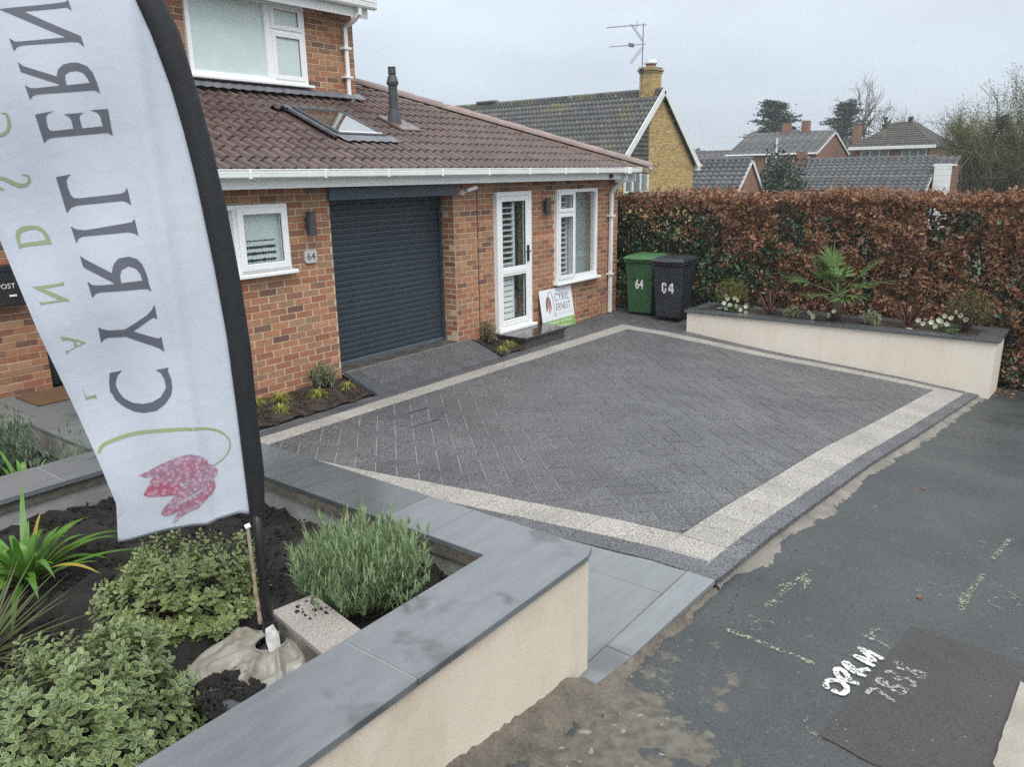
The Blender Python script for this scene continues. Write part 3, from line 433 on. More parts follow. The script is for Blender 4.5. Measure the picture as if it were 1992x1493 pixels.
tag(edge_strip('mortar_edge', [(-3, 1.76, 1.45), (.5, 1.76, 1.5), (1.6, 1.76, 1.60), (2.0, 1.76, 1.57), (2.3, 1.76, 1.53), (2.58, 1.76, 1.5), (2.70, 1.62, 1.5), (3.0, 1.61, 1.53), (3.37, 1.60, 1.545), (3.7, 1.59, 1.545), (4.0, 1.58, 1.53)], M['muddy'], lambda x: zp(x) + (.07 if x < 2.7 else .03), lambda x: zp(x) - .005, 4, .02), kind='structure')
# ------------------------------------------------------------------ paved surfaces
def clip_poly(P, a, b, c):
    """keep a*x+b*y>=c"""
    out = []
    for i in range(len(P)):
        p, q = P[i], P[(i + 1) % len(P)]; dp = a * p[0] + b * p[1] - c; dq = a * q[0] + b * q[1] - c
        if dp >= 0: out.append(p)
        if dp * dq < 0: t = dp / (dp - dq); out.append((p[0] + (q[0] - p[0]) * t, p[1] + (q[1] - p[1]) * t))
    return out
def clip_convex(P, C):
    for i in range(len(C)):
        (x0, y0), (x1, y1) = C[i], C[(i + 1) % len(C)]; a, b = -(y1 - y0), x1 - x0
        P = clip_poly(P, a, b, a * x0 + b * y0)
        if len(P) < 3: return []
    return P
def area(P): return .5 * sum(P[i][0] * P[(i + 1) % len(P)][1] - P[(i + 1) % len(P)][0] * P[i][1] for i in range(len(P)))
def clean(P):
    Q = []
    for p in P:
        if not Q or math.hypot(p[0] - Q[-1][0], p[1] - Q[-1][1]) > .004: Q.append(p)
    if len(Q) > 1 and math.hypot(Q[0][0] - Q[-1][0], Q[0][1] - Q[-1][1]) <= .004: Q.pop()
    return Q
def inset(P, d):
    n = len(P); out = []
    for i in range(n):
        p0, p1, p2 = P[i - 1], P[i], P[(i + 1) % n]
        def nrm(a, b):
            l = math.hypot(b[0] - a[0], b[1] - a[1]) or 1e-9; return (-(b[1] - a[1]) / l, (b[0] - a[0]) / l)
        n1, n2 = nrm(p0, p1), nrm(p1, p2); k = 1 + n1[0] * n2[0] + n1[1] * n2[1]; k = max(k, .35)
        out.append((p1[0] + (n1[0] + n2[0]) * d / k, p1[1] + (n1[1] + n2[1]) * d / k))
    return out
def paver_mb(P, zf, gap=.0038, ch=.002, depth=.035, jit=.0015, mb=None):
    P = clean(P)
    if len(P) < 3 or area(P) < 3e-4: return None
    O_ = inset(P, gap); I_ = inset(P, gap + ch)
    if area(I_) <= 1e-5: return None
    mb = mb or MB(); n = len(P); j = random.uniform(-jit, jit); tx, ty = random.uniform(-.004, .004), random.uniform(-.004, .004); cx = sum(p[0] for p in P) / n; cy = sum(p[1] for p in P) / n
    h = lambda p: zf(*p) + j + tx * (p[0] - cx) + ty * (p[1] - cy)
    V = [(x, y, h((x, y))) for x, y in I_] + [(x, y, h((x, y)) - ch * .8) for x, y in O_] + [(x, y, h((x, y)) - depth) for x, y in O_]
    F = [tuple(range(n))] + [(n + i, n + (i + 1) % n, (i + 1) % n, i) for i in range(n)] + [(2 * n + i, 2 * n + (i + 1) % n, n + (i + 1) % n, n + i) for i in range(n)]
    mb.add(V, F); return mb
class Pieces:
    """flat pieces of a paved surface: the largest in the picture become objects, the rest one joined part"""
    def __init__(s): s.L = []
    def add(s, P, zf, name, mat, parent, **kw): s.L.append((P, zf, name, mat, parent, kw))
    def build(s, limit=300):
        sc = []
        for it in s.L:
            P = clean(it[0])
            if len(P) < 3 or area(P) < 3e-4: continue
            q = [proj((x, y, it[1](x, y))) for x, y in P]
            vis = any(a[2] > .3 and -20 < a[0] < 2010 and -20 < a[1] < 1510 for a in q) and all(a[2] > .2 for a in q)
            ar = abs(area([(a[0], a[1]) for a in q])) if vis else 0
            sc.append((ar, it))
        sc.sort(key=lambda t: -t[0]); cnt = {}; rest = {}
        for ar, (P, zf, name, mat, parent, kw) in sc:
            key = (parent.name, name)
            if ar > 0 and cnt.get(key, 0) < limit:
                mb = paver_mb(P, zf, **kw)
                if mb:
                    c = [sum(v[i] for v in mb.v) / len(mb.v) for i in range(3)]
                    mb.build(name, mat, parent, loc=c); cnt[key] = cnt.get(key, 0) + 1
            else:
                key2 = (parent.name, name); rest.setdefault(key2, [MB(), mat, parent]); paver_mb(P, zf, mb=rest[key2][0], **kw)
        for (pn, name), (mb, mat, parent) in rest.items():
            if mb.v: tag(mb.build(name + 's', mat, parent), kind='stuff')
drive = sheet('driveway', np.arange(3.5, 11.95, .1), np.arange(1.0, 7.2, .1), lambda x, y: zd(x, y) - .006 - (.03 if x < 3.99 - .11 * (y - 1.6) else 0) + max(0, min(1, (y - 6.5) / .6)) * 0, M['sand'])
# trim the bed sheet to the street edge
bm = bmesh.new(); bm.from_mesh(drive.data); bmesh.ops.bisect_plane(bm, geom=bm.verts[:] + bm.edges[:] + bm.faces[:], plane_co=(4, 1.575, 0), plane_no=(-.46 / 7.6, -1, 0), clear_outer=True); bm.to_mesh(drive.data); bm.free()
tag(drive, kind='structure')
PC = Pieces()
lx1 = lambda y: float(np.interp(y, [1.5, 2.0, 3.79, 5.1, 6.4], [4.45, 4.43, 4.25, 4.10, 3.97])); lx0 = lambda y: lx1(y) - .275
LX0, LX1, RX0, RX1, HY0, HY1 = 4.18, 4.43, 11.05, 11.30, 6.10, 6.34
rx1 = lambda y: float(np.interp(y, [1, 3, 6.34], [11.46, 11.43, 11.28])); rx0 = lambda y: rx1(y) - .25
FIELD = [(LX1, ys(LX1) + .46), (11.19, ys(11.19) + .46), (11.035, HY0), (lx1(HY0), HY0)]
def herringbone(C, L, W, ang, zf, name, mat, parent, org=(0, 0)):
    ca, sa = math.cos(ang), math.sin(ang); xs = [p[0] for p in C]; ys2 = [p[1] for p in C]; rad = max(max(xs) - min(xs), max(ys2) - min(ys2)); cx, cy = sum(xs) / 4, sum(ys2) / 4; N = int(rad / W) + 4
    for i in range(-N, N):
        for j in range(-N, N):
            # 2:1 herringbone: cell (i,j) step pattern with period 4 along the row
            k = (i - j) % 4
            if k == 0: r = (i * W, j * W, i * W + L, j * W + W)
            elif k == 3: r = (i * W, j * W, i * W + W, j * W + L)
            else: continue
            P = [(cx + org[0] + x * ca - y * sa, cy + org[1] + x * sa + y * ca) for x, y in ((r[0], r[1]), (r[2], r[1]), (r[2], r[3]), (r[0], r[3]))]
            if min(math.hypot(p[0] - cx, p[1] - cy) for p in P) > rad: continue
            P = clip_convex(P, C)
            if len(P) >= 3: PC.add(P, zf, name, mat, parent)
herringbone(FIELD, .36, .18, R(46.5), zd, 'paver', M['paver'], drive)
def runx(x0, x1, ya, yb, step, name, mat, parent, zf, **kw):
    n = max(1, round((x1 - x0) / step)); s = (x1 - x0) / n
    for i in range(n):
        a, b = x0 + i * s, x0 + (i + 1) * s
        PC.add([(a, ya(a)), (b, ya(b)), (b, yb(b)), (a, yb(a))], zf, name, mat, parent, **kw)
def runy(y0, y1, x0, x1, step, name, mat, parent, zf, **kw):
    n = max(1, round((y1 - y0) / step)); s = (y1 - y0) / n; xa = x0 if callable(x0) else (lambda v: x0); xb = x1 if callable(x1) else (lambda v: x1)
    for i in range(n):
        a, b = y0 + i * s, y0 + (i + 1) * s; PC.add([(xa(a), a), (xb(a), a), (xb(b), b), (xa(b), b)], zf, name, mat, parent, **kw)
c_ = lambda v: (lambda x: v)
kw = dict(gap=.0022, ch=.003)
runx(LX0, 11.45, lambda x: ys(x) + .14, lambda x: ys(x) + .46, .225, 'pale_sett', M['paledge'], drive, zd, **kw)
runx(3.98, 11.6, ys, lambda x: ys(x) + .14, .3, 'dark_edging', M['darkedge'], drive, zd, **kw)
runy(ys(4.3) + .46, HY0, lx0, lx1, .3, 'pale_sett', M['paledge'], drive, zd, **kw)
runy(ys(11.1) + .46, HY0, rx0, rx1, .225, 'pale_sett', M['paledge'], drive, zd, **kw)
runx(lx0(HY1), RX1, c_(HY0), c_(HY1), .225, 'pale_sett', M['paledge'], drive, zd, **kw)
runy(ys(4.08) + .14, 6.5, lambda y: min(3.98, lx0(y) - .17), lx0, .3, 'dark_edging', M['darkedge'], drive, zd, **kw)
runy(ys(11.4) + .14, 5.36, rx1, 11.615, .3, 'dark_edging', M['darkedge'], drive, zd, **kw)
runx(LX0, 8.75, c_(HY1), c_(6.5), .45, 'dark_edging', M['darkedge'], drive, zd, **kw)
# dark paving to the right of the step and round the bins
zb = lambda x, y: max(zd(min(x, 11.6), min(y, 6.5)), -.05) if y > 6.3 or x < 11.3 else zd(x, y)
yard = sheet('yard_paving', np.arange(8.7, 12.75, .15), np.arange(5.3, 9.3, .15), lambda x, y: (-.012 if y > 6.34 else (zd(min(x, 11.6), y) - .012 if x > 11.2 else -.2)), M['sand']); tag(yard, kind='structure')
flat = lambda x, y: 0.0
for C in ([(8.76, HY1), (12.72, HY1), (12.72, 9.0), (8.76, 9.0)], [(11.33, 5.36), (12.72, 5.36), (12.72, HY1), (11.28, HY1)]):
    herringbone(C, .36, .18, R(46.5), (lambda x, y: zd(min(x, 11.6), y) if y < 6.5 else 0.0), 'paver', M['paver'], yard)
# garage apron
apron = sheet('garage_apron', np.arange(5.85, 8.21, .05), np.array([6.5, 6.8, 7.08, 7.36]), lambda x, y: float(np.interp(y, [6.5, 7.05, 7.1, 7.36], [.0, .185, .185, .205])) - .006, M['sand']); tag(apron, kind='structure')
za = lambda x, y: float(np.interp(y, [6.5, 7.05], [.008, .195]))
herringbone([(6.06, 6.66), (8.02, 6.66), (8.02, 7.05), (6.06, 7.05)], .36, .18, R(46.5), za, 'paver', M['paver'], apron)
runx(5.86, 8.2, c_(6.5), c_(6.66), .36, 'dark_edging', M['darkedge'], apron, za, **kw)
runy(6.66, 7.05, 5.86, 6.06, .2, 'dark_edging', M['darkedge'], apron, za, **kw); runy(6.66, 7.05, 8.02, 8.2, .2, 'dark_edging', M['darkedge'], apron, za, **kw)
MB().box(5.87, 7.97, 7.055, 7.36, .15, .198).build('concrete_threshold', pmat('dirty_threshold', (.045, .042, .036), (.10, .09, .075), 7, .6, bmp=.5, bscale=40), apron)
MB().box(5.87, 8.19, 7.046, 7.066, .15, .203).build('mortar_line', M['concrete'], apron)
# front path of porcelain slabs
path = sheet('front_path', np.array([2.778, 3.3, 3.6]), np.arange(1.62, 9.4, .1), lambda x, y: zpath(x, y) - .008, M['sand']); tag(path, kind='structure')
kw = dict(gap=.003, ch=.0015, depth=.03, jit=.0005)
def slab(x0, x1, y0, y1, y0b=None): PC.add([(x0, y0), (x1, y0b if y0b is not None else y0), (x1, y1), (x0, y1)], zpath, 'porcelain_slab', M['slab'], path, **kw)
slab(2.6, 3.02, 1.615, 1.75, 1.60); pe = lambda y: 3.975 if y < 2 else 3.975 - .115 * (y - 2)
slab(3.02, 3.975, 1.60, 1.75, 1.565)
slab(2.81, 3.65, 1.75, 2.35); PC.add([(3.65, 1.75), (3.975, 1.75), (3.90, 2.65), (3.65, 2.65)], zpath, 'porcelain_slab', M['slab'], path, **kw); slab(2.81, 3.65, 2.35, 3.25)
for i in range(3): slab(2.81, 3.65, 3.25 + .9 * i, 4.15 + .9 * i); None
for y0, y1 in ((5.95, 6.72), (6.72, 7.62), (7.62, 8.1)): slab(2.77, 3.4, y0, y1); (slab(3.4, 4.28, y0, y1) if y0 > 6.5 else None)
slab(3.65, 3.975, 6.25, 6.72) if False else None
for x0 in (.2, 1.1, 2.0, 2.9, 3.8): slab(x0, min(x0 + .9, 4.28), 8.1, 8.62); slab(x0, min(x0 + .9, 4.28), 8.62, 9.3)
sub = MB(); sub.box(2.775, 3.4, 5.15, 6.73, -.35, .0); sub.box(2.775, 4.27, 6.725, 8.12, -.35, .165); sub.box(.2, 4.27, 8.12, 9.3, -.35, .165); sub.build('path_base', M['cement'], path)
PC.build(300)
# ------------------------------------------------------------------ the house
house = thing('brick_house', 'red brick house with a brown tiled garage roof and white windows behind the driveway', 'house', (8, 9.3, 0))
BR = []
def wall_cells(mb, O_, U, N, u0, u1, z0, z1, ops, th):
    us = sorted({u0, u1, *[v for o in ops for v in o[:2] if u0 < v < u1]}); zs = sorted({z0, z1, *[v for o in ops for v in o[2:] if z0 < v < z1]})
    for a, b in zip(us[:-1], us[1:]):
        for c, d in zip(zs[:-1], zs[1:]):
            if any(o[0] <= a + 1e-6 and o[1] >= b - 1e-6 and o[2] <= c + 1e-6 and o[3] >= d - 1e-6 for o in ops): continue
            p = [O_ + U * u + N * n for u, n in ((a, -.0045), (b, -.0045), (b, -th), (a, -th))]
            mb.prism([(q.x, q.y, d) for q in p], [(q.x, q.y, c) for q in p])
def brick_wall(name, O_, U, N, u0, u1, z0, z1, ops, th=.2, zref=2.21, mortar='mortar', col='brick', single=True, off=0):
    O_, U, N = Vector(O_), Vector(U), Vector(N); mb = MB(); wall_cells(mb, O_, U, N, u0, u1, z0, z1, ops, th)
    wobj = mb.build(name, M[mortar], house)
    k0 = math.floor((zref - z1) / .075) - 1; k1 = math.ceil((zref - z0) / .075)
    for k in range(k0, k1 + 1):
        zt = zref - k * .075 - .005; zb_ = zt - .065; zc = (zt + zb_) / 2
        if zb_ < z0 - .005 or zt > z1 + .03: continue
        solid = [(u0, u1)]
        for o in ops:
            if o[2] < zc < o[3]:
                ns = []
                for a, b in solid:
                    if o[1] <= a or o[0] >= b: ns.append((a, b)); continue
                    if o[0] > a: ns.append((a, o[0]))
                    if o[1] < b: ns.append((o[1], b))
                solid = ns
        x = u0 - .225 - ((u0 - 7.98) % .225) + (k % 2) * .1125 + off + ((k * 37) % 7 - 3) * .0015
        while x < u1:
            a, b = x + .005, x + .22
            for s0, s1 in solid:
                p, q = max(a, s0 + (.0 if s0 == u0 else .004)), min(b, s1 - .004 if s1 != u1 else s1)
                if q - p > .028: BR.append((wobj, O_ + U * (p + q) / 2, zc, q - p, U, N, min(.065, zt - zb_), col, single))
            x += .225
    return wobj
_bm = {}
def brick_mesh(L, col):
    L = round(L / .01) * .01; key = (L, col)
    if key not in _bm:
        mb = MB(); h = .0325; c = .003; l = L / 2
        V = [(-l + c, -.001, -h + c), (l - c, -.001, -h + c), (l - c, -.001, h - c), (-l + c, -.001, h - c), (-l, .003, -h), (l, .003, -h), (l, .003, h), (-l, .003, h), (-l, .02, -h), (l, .02, -h), (l, .02, h), (-l, .02, h)]
        F = [(0, 1, 2, 3)] + [(4 + i, 4 + (i + 1) % 4, (i + 1) % 4, i) for i in range(4)] + [(8 + i, 8 + (i + 1) % 4, 4 + (i + 1) % 4, 4 + i) for i in range(4)]
        mb.add(V, F); me = mb.mesh('brick'); me.materials.append(M[col]); _bm[key] = me
    return _bm[key]
def lay_bricks(limit=300):
    sc = []
    for b in BR:
        c = b[1]; x, y, z = proj((c.x, c.y, b[2])); vd = (Vector((c.x, c.y, b[2])) - Vector(CAMPOS)).normalized(); f = abs(vd.dot(b[5]))
        vis = z > 0 and -10 < x < 2000 and -15 < y < 1500 and b[8]
        if 150 < x < 480 and y < 900 and c.y < 9.2: vis = False
        if 110 < x < 330 and y < 760 and c.y > 9.2: vis = False
        sc.append(((FPX / z) ** 2 * b[3] * f if vis else 0, b))
    sc.sort(key=lambda t: -t[0]); rest = {}
    for i, (s, b) in enumerate(sc):
        wobj, c, z, L, U, N, h, col, _ = b; ang = math.atan2(U.y, U.x)
        j = N * random.uniform(-.0015, .0015)
        if s > 0 and i < limit: link('brick', brick_mesh(L, col), wobj, (c.x + j.x, c.y + j.y, z), (0, 0, ang))
        else:
            me = brick_mesh(L, col); key = (wobj.name, col); mb = rest.setdefault(key, [MB(), wobj])[0]; ca, sa = math.cos(ang), math.sin(ang)
            mb.add([(c.x + j.x + v.co.x * ca - v.co.y * sa, c.y + j.y + v.co.x * sa + v.co.y * ca, z + v.co.z) for v in me.vertices], [tuple(p.vertices) for p in me.polygons])
    for (wn, col), (mb, wobj) in rest.items(): tag(mb.build('bricks', M[col], wobj), kind='stuff')
    BR.clear()
UX, NY = (1, 0, 0), (0, -1, 0)
GAR = (5.86, 7.98, -.1, 2.36); DOOR = (8.82, 9.67, -.1, 2.225); WIN = (10.37, 11.62, .72, 2.225); KIT = (4.42, 5.25, 1.485, 2.205)
fw_ = brick_wall('front_wall', (0, 7.1, 0), UX, NY, 4.3, 12.38, -.1, 2.42, [GAR, DOOR, WIN, KIT])
brick_wall('garage_reveal', (7.98, 0, 0), (0, -1, 0), (-1, 0, 0), -7.40, -7.112, -.1, 2.21, [], .1)
brick_wall('side_wall', (12.38, 0, 0), (0, 1, 0), (1, 0, 0), 7.102, 12.0, -.1, 2.42, [], .2, single=False)
brick_wall('porch_side_wall', (4.3, 0, 0), (0, -1, 0), (-1, 0, 0), -9.29, -7.102, -.1, 2.42, [], .2, single=False)
UWIN = (5.66, 7.46, 3.70, 4.74)
brick_wall('upper_wall', (0, 9.3, 0), UX, NY, -1.0, 8.35, 2.45, 4.80, [UWIN], .2, off=.05)
brick_wall('upper_side_wall', (8.35, 0, 0), (0, 1, 0), (1, 0, 0), 9.302, 15.5, 2.45, 4.8, [], .2, single=False)
brick_wall('entrance_wall', (0, 9.3, 0), UX, NY, -1.0, 3.52, .0, 2.44, [], .2, off=.08)
# soldier of dark recess beside the entrance: front door set back
ed = MB(); ed.box(3.53, 4.29, 9.42, 9.47, .2, 2.4); edo = ed.build('front_door', M['black'], house)
MB().box(3.72, 4.1, 9.405, 9.42, .5, 2.1).build('door_panel', M['greyplastic'], edo)
MB().tube([(3.62, 9.40, 1.0), (3.62, 9.40, 1.5)], .012, 8).build('handle', M['upvc'], edo)
# blind cores so that no light passes through the house
MB().box(4.55, 12.15, 7.75, 12.0, 0, 2.35).build('house_core', M['darkroom'], house)
MB().box(-.9, 8.12, 9.7, 15.4, .0, 4.75).build('main_house_core', M['darkroom'], house)
# garage door of interlocking slats
gd = MB().box(5.78, 8.06, 7.375, 7.40, .2, 2.3).build('garage_door', M['shutter'], house)
pr_ = [(0, 0), (.006, .012), (.0085, .03), (.009, .05), (.006, .064), (.0, .0685), (-.003, .070)]
me = None; zt = .206
me_l = []
for i, (d, z) in enumerate(pr_):
    for x in (-1.12, 1.12): me_l.append((x, -d, z))
mb = MB().add(me_l, [(2 * i, 2 * i + 1, 2 * i + 3, 2 * i + 2) for i in range(len(pr_) - 1)]); sm = mb.mesh('slat'); sm.materials.append(M['shutter'])
for k in range(29): link('slat', sm, gd, (6.92, 7.372, .245 + .0705 * k))
MB().box(5.80, 8.04, 7.345, 7.374, .2, .243).build('bottom_rail', M['steel'], gd, bevel=.004)
for x in (5.862, 7.925): MB().box(x, x + .05, 7.33, 7.368, .2, 2.3).build('guide_rail', M['shutter'], gd)
MB().box(5.84, 8.0, 7.06, 7.12, 2.205, 2.345).build('lintel', M['steel'], house, bevel=.004)
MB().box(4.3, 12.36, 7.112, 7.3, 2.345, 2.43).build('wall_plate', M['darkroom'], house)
# eaves: fascia, soffit, gutter, downpipe
MB().box(4.0, 12.02, 6.84, 6.862, 2.355, 2.52).build('fascia', M['upvc'], house)
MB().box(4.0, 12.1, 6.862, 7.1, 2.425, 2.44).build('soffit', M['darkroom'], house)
def gutter(name, x0, x1, y, z, parent, n=10, r=.056):
    V = []; F = []
    prof = [(-r, .036), (-r, .0), (-r * .95, -.034), (-r * .7, -.056), (0, -.062), (r * .6, -.056), (r, 0), (r, .036)]
    for x in (x0, x1):
        for q in (prof + [(a * .9, b + (.004 if b < .02 else -.002)) for a, b in prof[::-1]]): V.append((x, y + q[0], z + q[1]))
    m_ = len(prof) * 2; F = [(i, (i + 1) % m_, m_ + (i + 1) % m_, m_ + i) for i in range(m_)] + [tuple(range(m_)), tuple(range(2 * m_ - 1, m_ - 1, -1))]
    g = MB().add(V, F); g.tube([(x0, y - r - .002, z + .034), (x1, y - r - .002, z + .034)], .006, 6); g.tube([(x0, y - r * .97, z + .006), (x1, y - r * .97, z + .006)], .0045, 6)
    return g.build(name, M['gutter'], parent)
gu = gutter('gutter', 4.0, 12.92, 6.782, 2.505, house)
for x in np.arange(4.6, 12.9, .92): MB().box(x, x + .035, 6.715, 6.83, 2.448, 2.545).build('gutter_bracket', M['gutter'], gu, bevel=.008)
MB().box(12.05, 12.17, 6.712, 6.845, 2.435, 2.548).build('gutter_outlet', M['gutter'], gu, bevel=.012)
MB().box(11.62, 11.70, 6.80, 6.838, 2.375, 2.44).build('eaves_sensor', M['black'], house, bevel=.008)
dp = MB().tube([(12.11, 6.782, 2.46), (12.11, 6.80, 2.36), (12.07, 7.0, 2.18), (12.06, 7.045, 2.10), (12.06, 7.045, .02)], [.036] * 5, 4, True).build('downpipe', M['gutter'], house)
for z in (1.72, .70): MB().box(12.0, 12.12, 6.995, 7.098, z, z + .03).build('pipe_clip', M['gutter'], dp)
MB().box(12.10, 12.82, 6.99, 7.012, 2.30, 2.44).build('box_end', M['upvc'], house)
dp2 = MB().tube([(12.72, 7.5, 2.45), (12.50, 7.5, 2.3), (12.45, 7.5, 2.2), (12.45, 7.5, 0)], .034, 4).build('downpipe', M['gutter'], house)
# main roof
TH = R(22.5); CT, ST = math.cos(TH), math.sin(TH); EY, EZ = 6.72, 2.475
def rf(u, v, w): return (u, EY + v * CT - w * ST, EZ + v * ST + w * CT)
HK = (12.76 - 9.05) / (10.03 - 6.75)
def hipx(y): return 12.78 - (y - 6.72) * HK
roof = MB(); YT = 10.06
roof.add([(3.9, EY, EZ - .02), (12.78, EY, EZ - .02), (hipx(YT), YT, EZ - .02 + (YT - EY) * math.tan(TH)), (8.33, YT, EZ - .02 + (YT - EY) * math.tan(TH)), (8.33, 9.28, EZ - .02 + (9.28 - EY) * math.tan(TH)), (3.9, 9.28, EZ - .02 + (9.28 - EY) * math.tan(TH)), (12.78, 13.4, EZ - .02)],
         [(0, 1, 2, 3, 4, 5), (1, 6, 2)])
roofo = roof.build('roof', M['tile'], house)
prof = []
for c0 in (.0, .15):
    for t in np.linspace(0, 1, 6): prof.append((c0 + t * .085, .042 * math.sin(math.pi * t) ** .8 if 0 < t < 1 else 0))
    prof.append((c0 + .118, -.004))
prof.append((.302, .0))
def tile_mb(xf=None):
    V = []; F = []; n = len(prof)
    for v, base in ((0.0, .027), (.36, .005)):
        for u, h in prof: V.append((u, v, base + h))
    for u, h in prof: V.append((u, .002, .012 + h * .8))
    for i in range(n - 1): F += [(i, i + 1, n + i + 1, n + i), (2 * n + i, 2 * n + i + 1, i + 1, i)]
    m_ = MB(); m_.xf = xf; m_.add(V, F); return m_
tm = tile_mb(lambda p: (p[0], p[1] * CT - p[2] * ST, p[1] * ST + p[2] * CT)).mesh('roof_tile'); tm.materials.append(M['tile'])
SKY = (6.62, 7.42, 1.12, 2.08)
row = 0; nt_ = 0
for r in range(13):
    v0 = .085 + r * .295; y0 = EY + v0 * CT; y1 = EY + (v0 + .36) * CT
    if y0 > YT: break
    u = 3.95 + (0 if r % 2 else .0)
    while u < 12.8:
        uc = u + .15; skip = False
        if y0 > 9.2 and u < 8.33: skip = True
        if u + .30 > SKY[0] - .04 and u < SKY[1] + .02 and v0 + .295 > SKY[2] - .1 and v0 < SKY[3] - .05: skip = True
        if u > hipx(y0) + .02: skip = True
        if not skip:
            p = rf(u, v0, 0)
            if u + .302 > hipx(y1) - .02:
                bm = bmesh.new(); bm.from_mesh(tm)
                bmesh.ops.bisect_plane(bm, geom=bm.verts[:] + bm.edges[:] + bm.faces[:], plane_co=(hipx(p[1]) - .03 - p[0], 0, 0), plane_no=(1, HK, 0), clear_outer=True)
                if len(bm.faces): m2 = bpy.data.meshes.new('roof_tile'); bm.to_mesh(m2); m2.materials.append(M['tile']); link('roof_tile', m2, roofo, p)
                bm.free()
            else: link('roof_tile', tm, roofo, (p[0], p[1], p[2] + random.uniform(-.003, .003)), (random.uniform(-.008, .008), 0, random.uniform(-.004, .004)))
        u += .30
# hip: mortar bed and half-round tiles
HA = Vector((12.80, EY - .03, EZ + .075)); HB = Vector((hipx(YT) , YT, EZ + (YT - EY) * math.tan(TH) + .075)); hd = (HB - HA); HL = hd.length; hd.normalize(); hs = hd.cross(Vector((0, 0, 1))).normalized(); hu = hs.cross(hd)
MB().bar(HA - hu * .085, HB - hu * .085, .27, .08).build('hip_mortar', M['hipmortar'], roofo)
nh = 11
for i in range(nh):
    a = HA + hd * (HL * i / nh); b = HA + hd * (HL * (i + 1) / nh + .012); V = []; F = []; n = 9
    for p, r1 in ((a, .118), (b, .105)):
        for q, rr in ((1, r1), (0, r1 - .016)):
            for k in range(n):
                t = math.pi * k / (n - 1); V.append(p + hs * math.cos(t) * rr + hu * (math.sin(t) * rr * .85 - .015))
    for k in range(n - 1): F += [(k, k + 1, 2 * n + k + 1, 2 * n + k), (k + 1, k, n + k, n + k + 1), (2 * n + k, 2 * n + k + 1, 3 * n + k + 1, 3 * n + k)]
    MB().add(V, F).build('hip_tile', M['hip'], roofo, smooth=False, loc=a)
MB().tube([HA - hd * .02 + hu * .05, HA - hd * .1 + hu * .03, HA - hd * .14 + hu * .07, HA - hd * .10 + hu * .12], .008, 6).build('hip_iron', M['black'], roofo)
# flashing against the upper wall
def roofstrip(name, u0, u1, y, zt, m):
    mb = MB(); zt0 = EZ + (y - EY) * math.tan(TH)
    mb.box(u0, u1, y - .014, y - .002, zt0, zt); n = 60
    V = []; F = []
    for i in range(n + 1):
        x = u0 + (u1 - u0) * i / n; ww = .058 + .008 * math.cos(2 * math.pi * x / .15)
        V += [(x, y - .014, zt0 + .12), (x, y - .09, zt0 + .03 + ww), (x, y - .17 - .012 * math.sin(i * 1.3), zt0 - .03 + ww)]
        if i: k = 3 * i; F += [(k - 3, k, k + 1, k - 2), (k - 2, k + 1, k + 2, k - 1)]
    mb.add(V, [f[::-1] for f in F]); return mb.build(name, m, house)
roofstrip('lead_flashing', 3.9, 8.37, 9.29, 3.66, M['lead'])
# skylight lying in the roof
skm = MB(); skm.xf = lambda p: rf(*p)
u0, u1, v0, v1 = SKY
for a in ((u0, u1, v0, v0 + .06, 0, .088), (u0, u1, v1 - .07, v1, 0, .092), (u0, u0 + .055, v0 + .06, v1 - .07, 0, .09), (u1 - .055, u1, v0 + .06, v1 - .07, 0, .09)): skm.box(*a)
sko = skm.build('skylight', M['greyplastic'], house, bevel=.008)
g_ = MB(); g_.xf = skm.xf; g_.box(u0 + .05, u1 - .05, v0 + .05, v1 - .06, .07, .08); g_.build('pane', M['skyglass'], sko)
g_ = MB(); g_.xf = skm.xf; g_.box(u0 + .05, u1 - .05, v0 + .05, v1 - .06, .02, .03); g_.build('reveal_lining', pmat('skylight_lining', (.42, .36, .28), (.5, .45, .36), 2, .6), sko)
g_ = MB(); g_.xf = skm.xf; g_.box(u0 + .05, u1 - .05, v0 + .04, v0 + .062, .085, .093); g_.build('seal', M['upvc'], sko)
g_ = MB(); g_.xf = skm.xf; g_.box(u0 - .05, u1 + .05, v1 - .01, v1 + .16, .02, .055); g_.build('head_flashing', M['lead'], sko)
V = []; F = []
for i in range(41):
    x = u0 - .08 + (u1 - u0 + .16) * i / 40; ww = .05 + .007 * math.cos(2 * math.pi * (x - 3.99) / .15)
    V += [rf(x, v0 + .01, .07), rf(x, v0 - .1, ww + .02), rf(x, v0 - .2, ww + .018)]
    if i: k = 3 * i; F += [(k - 3, k - 2, k + 1, k), (k - 2, k - 1, k + 2, k + 1)]
MB().add(V, F).build('flashing_apron', M['lead'], sko)
for a, b in ((u0 - .05, u0), (u1, u1 + .05)):
    g_ = MB(); g_.xf = skm.xf; g_.box(a, b, v0 - .02, v1 + .05, .03, .06); g_.build('side_flashing', M['lead'], sko)
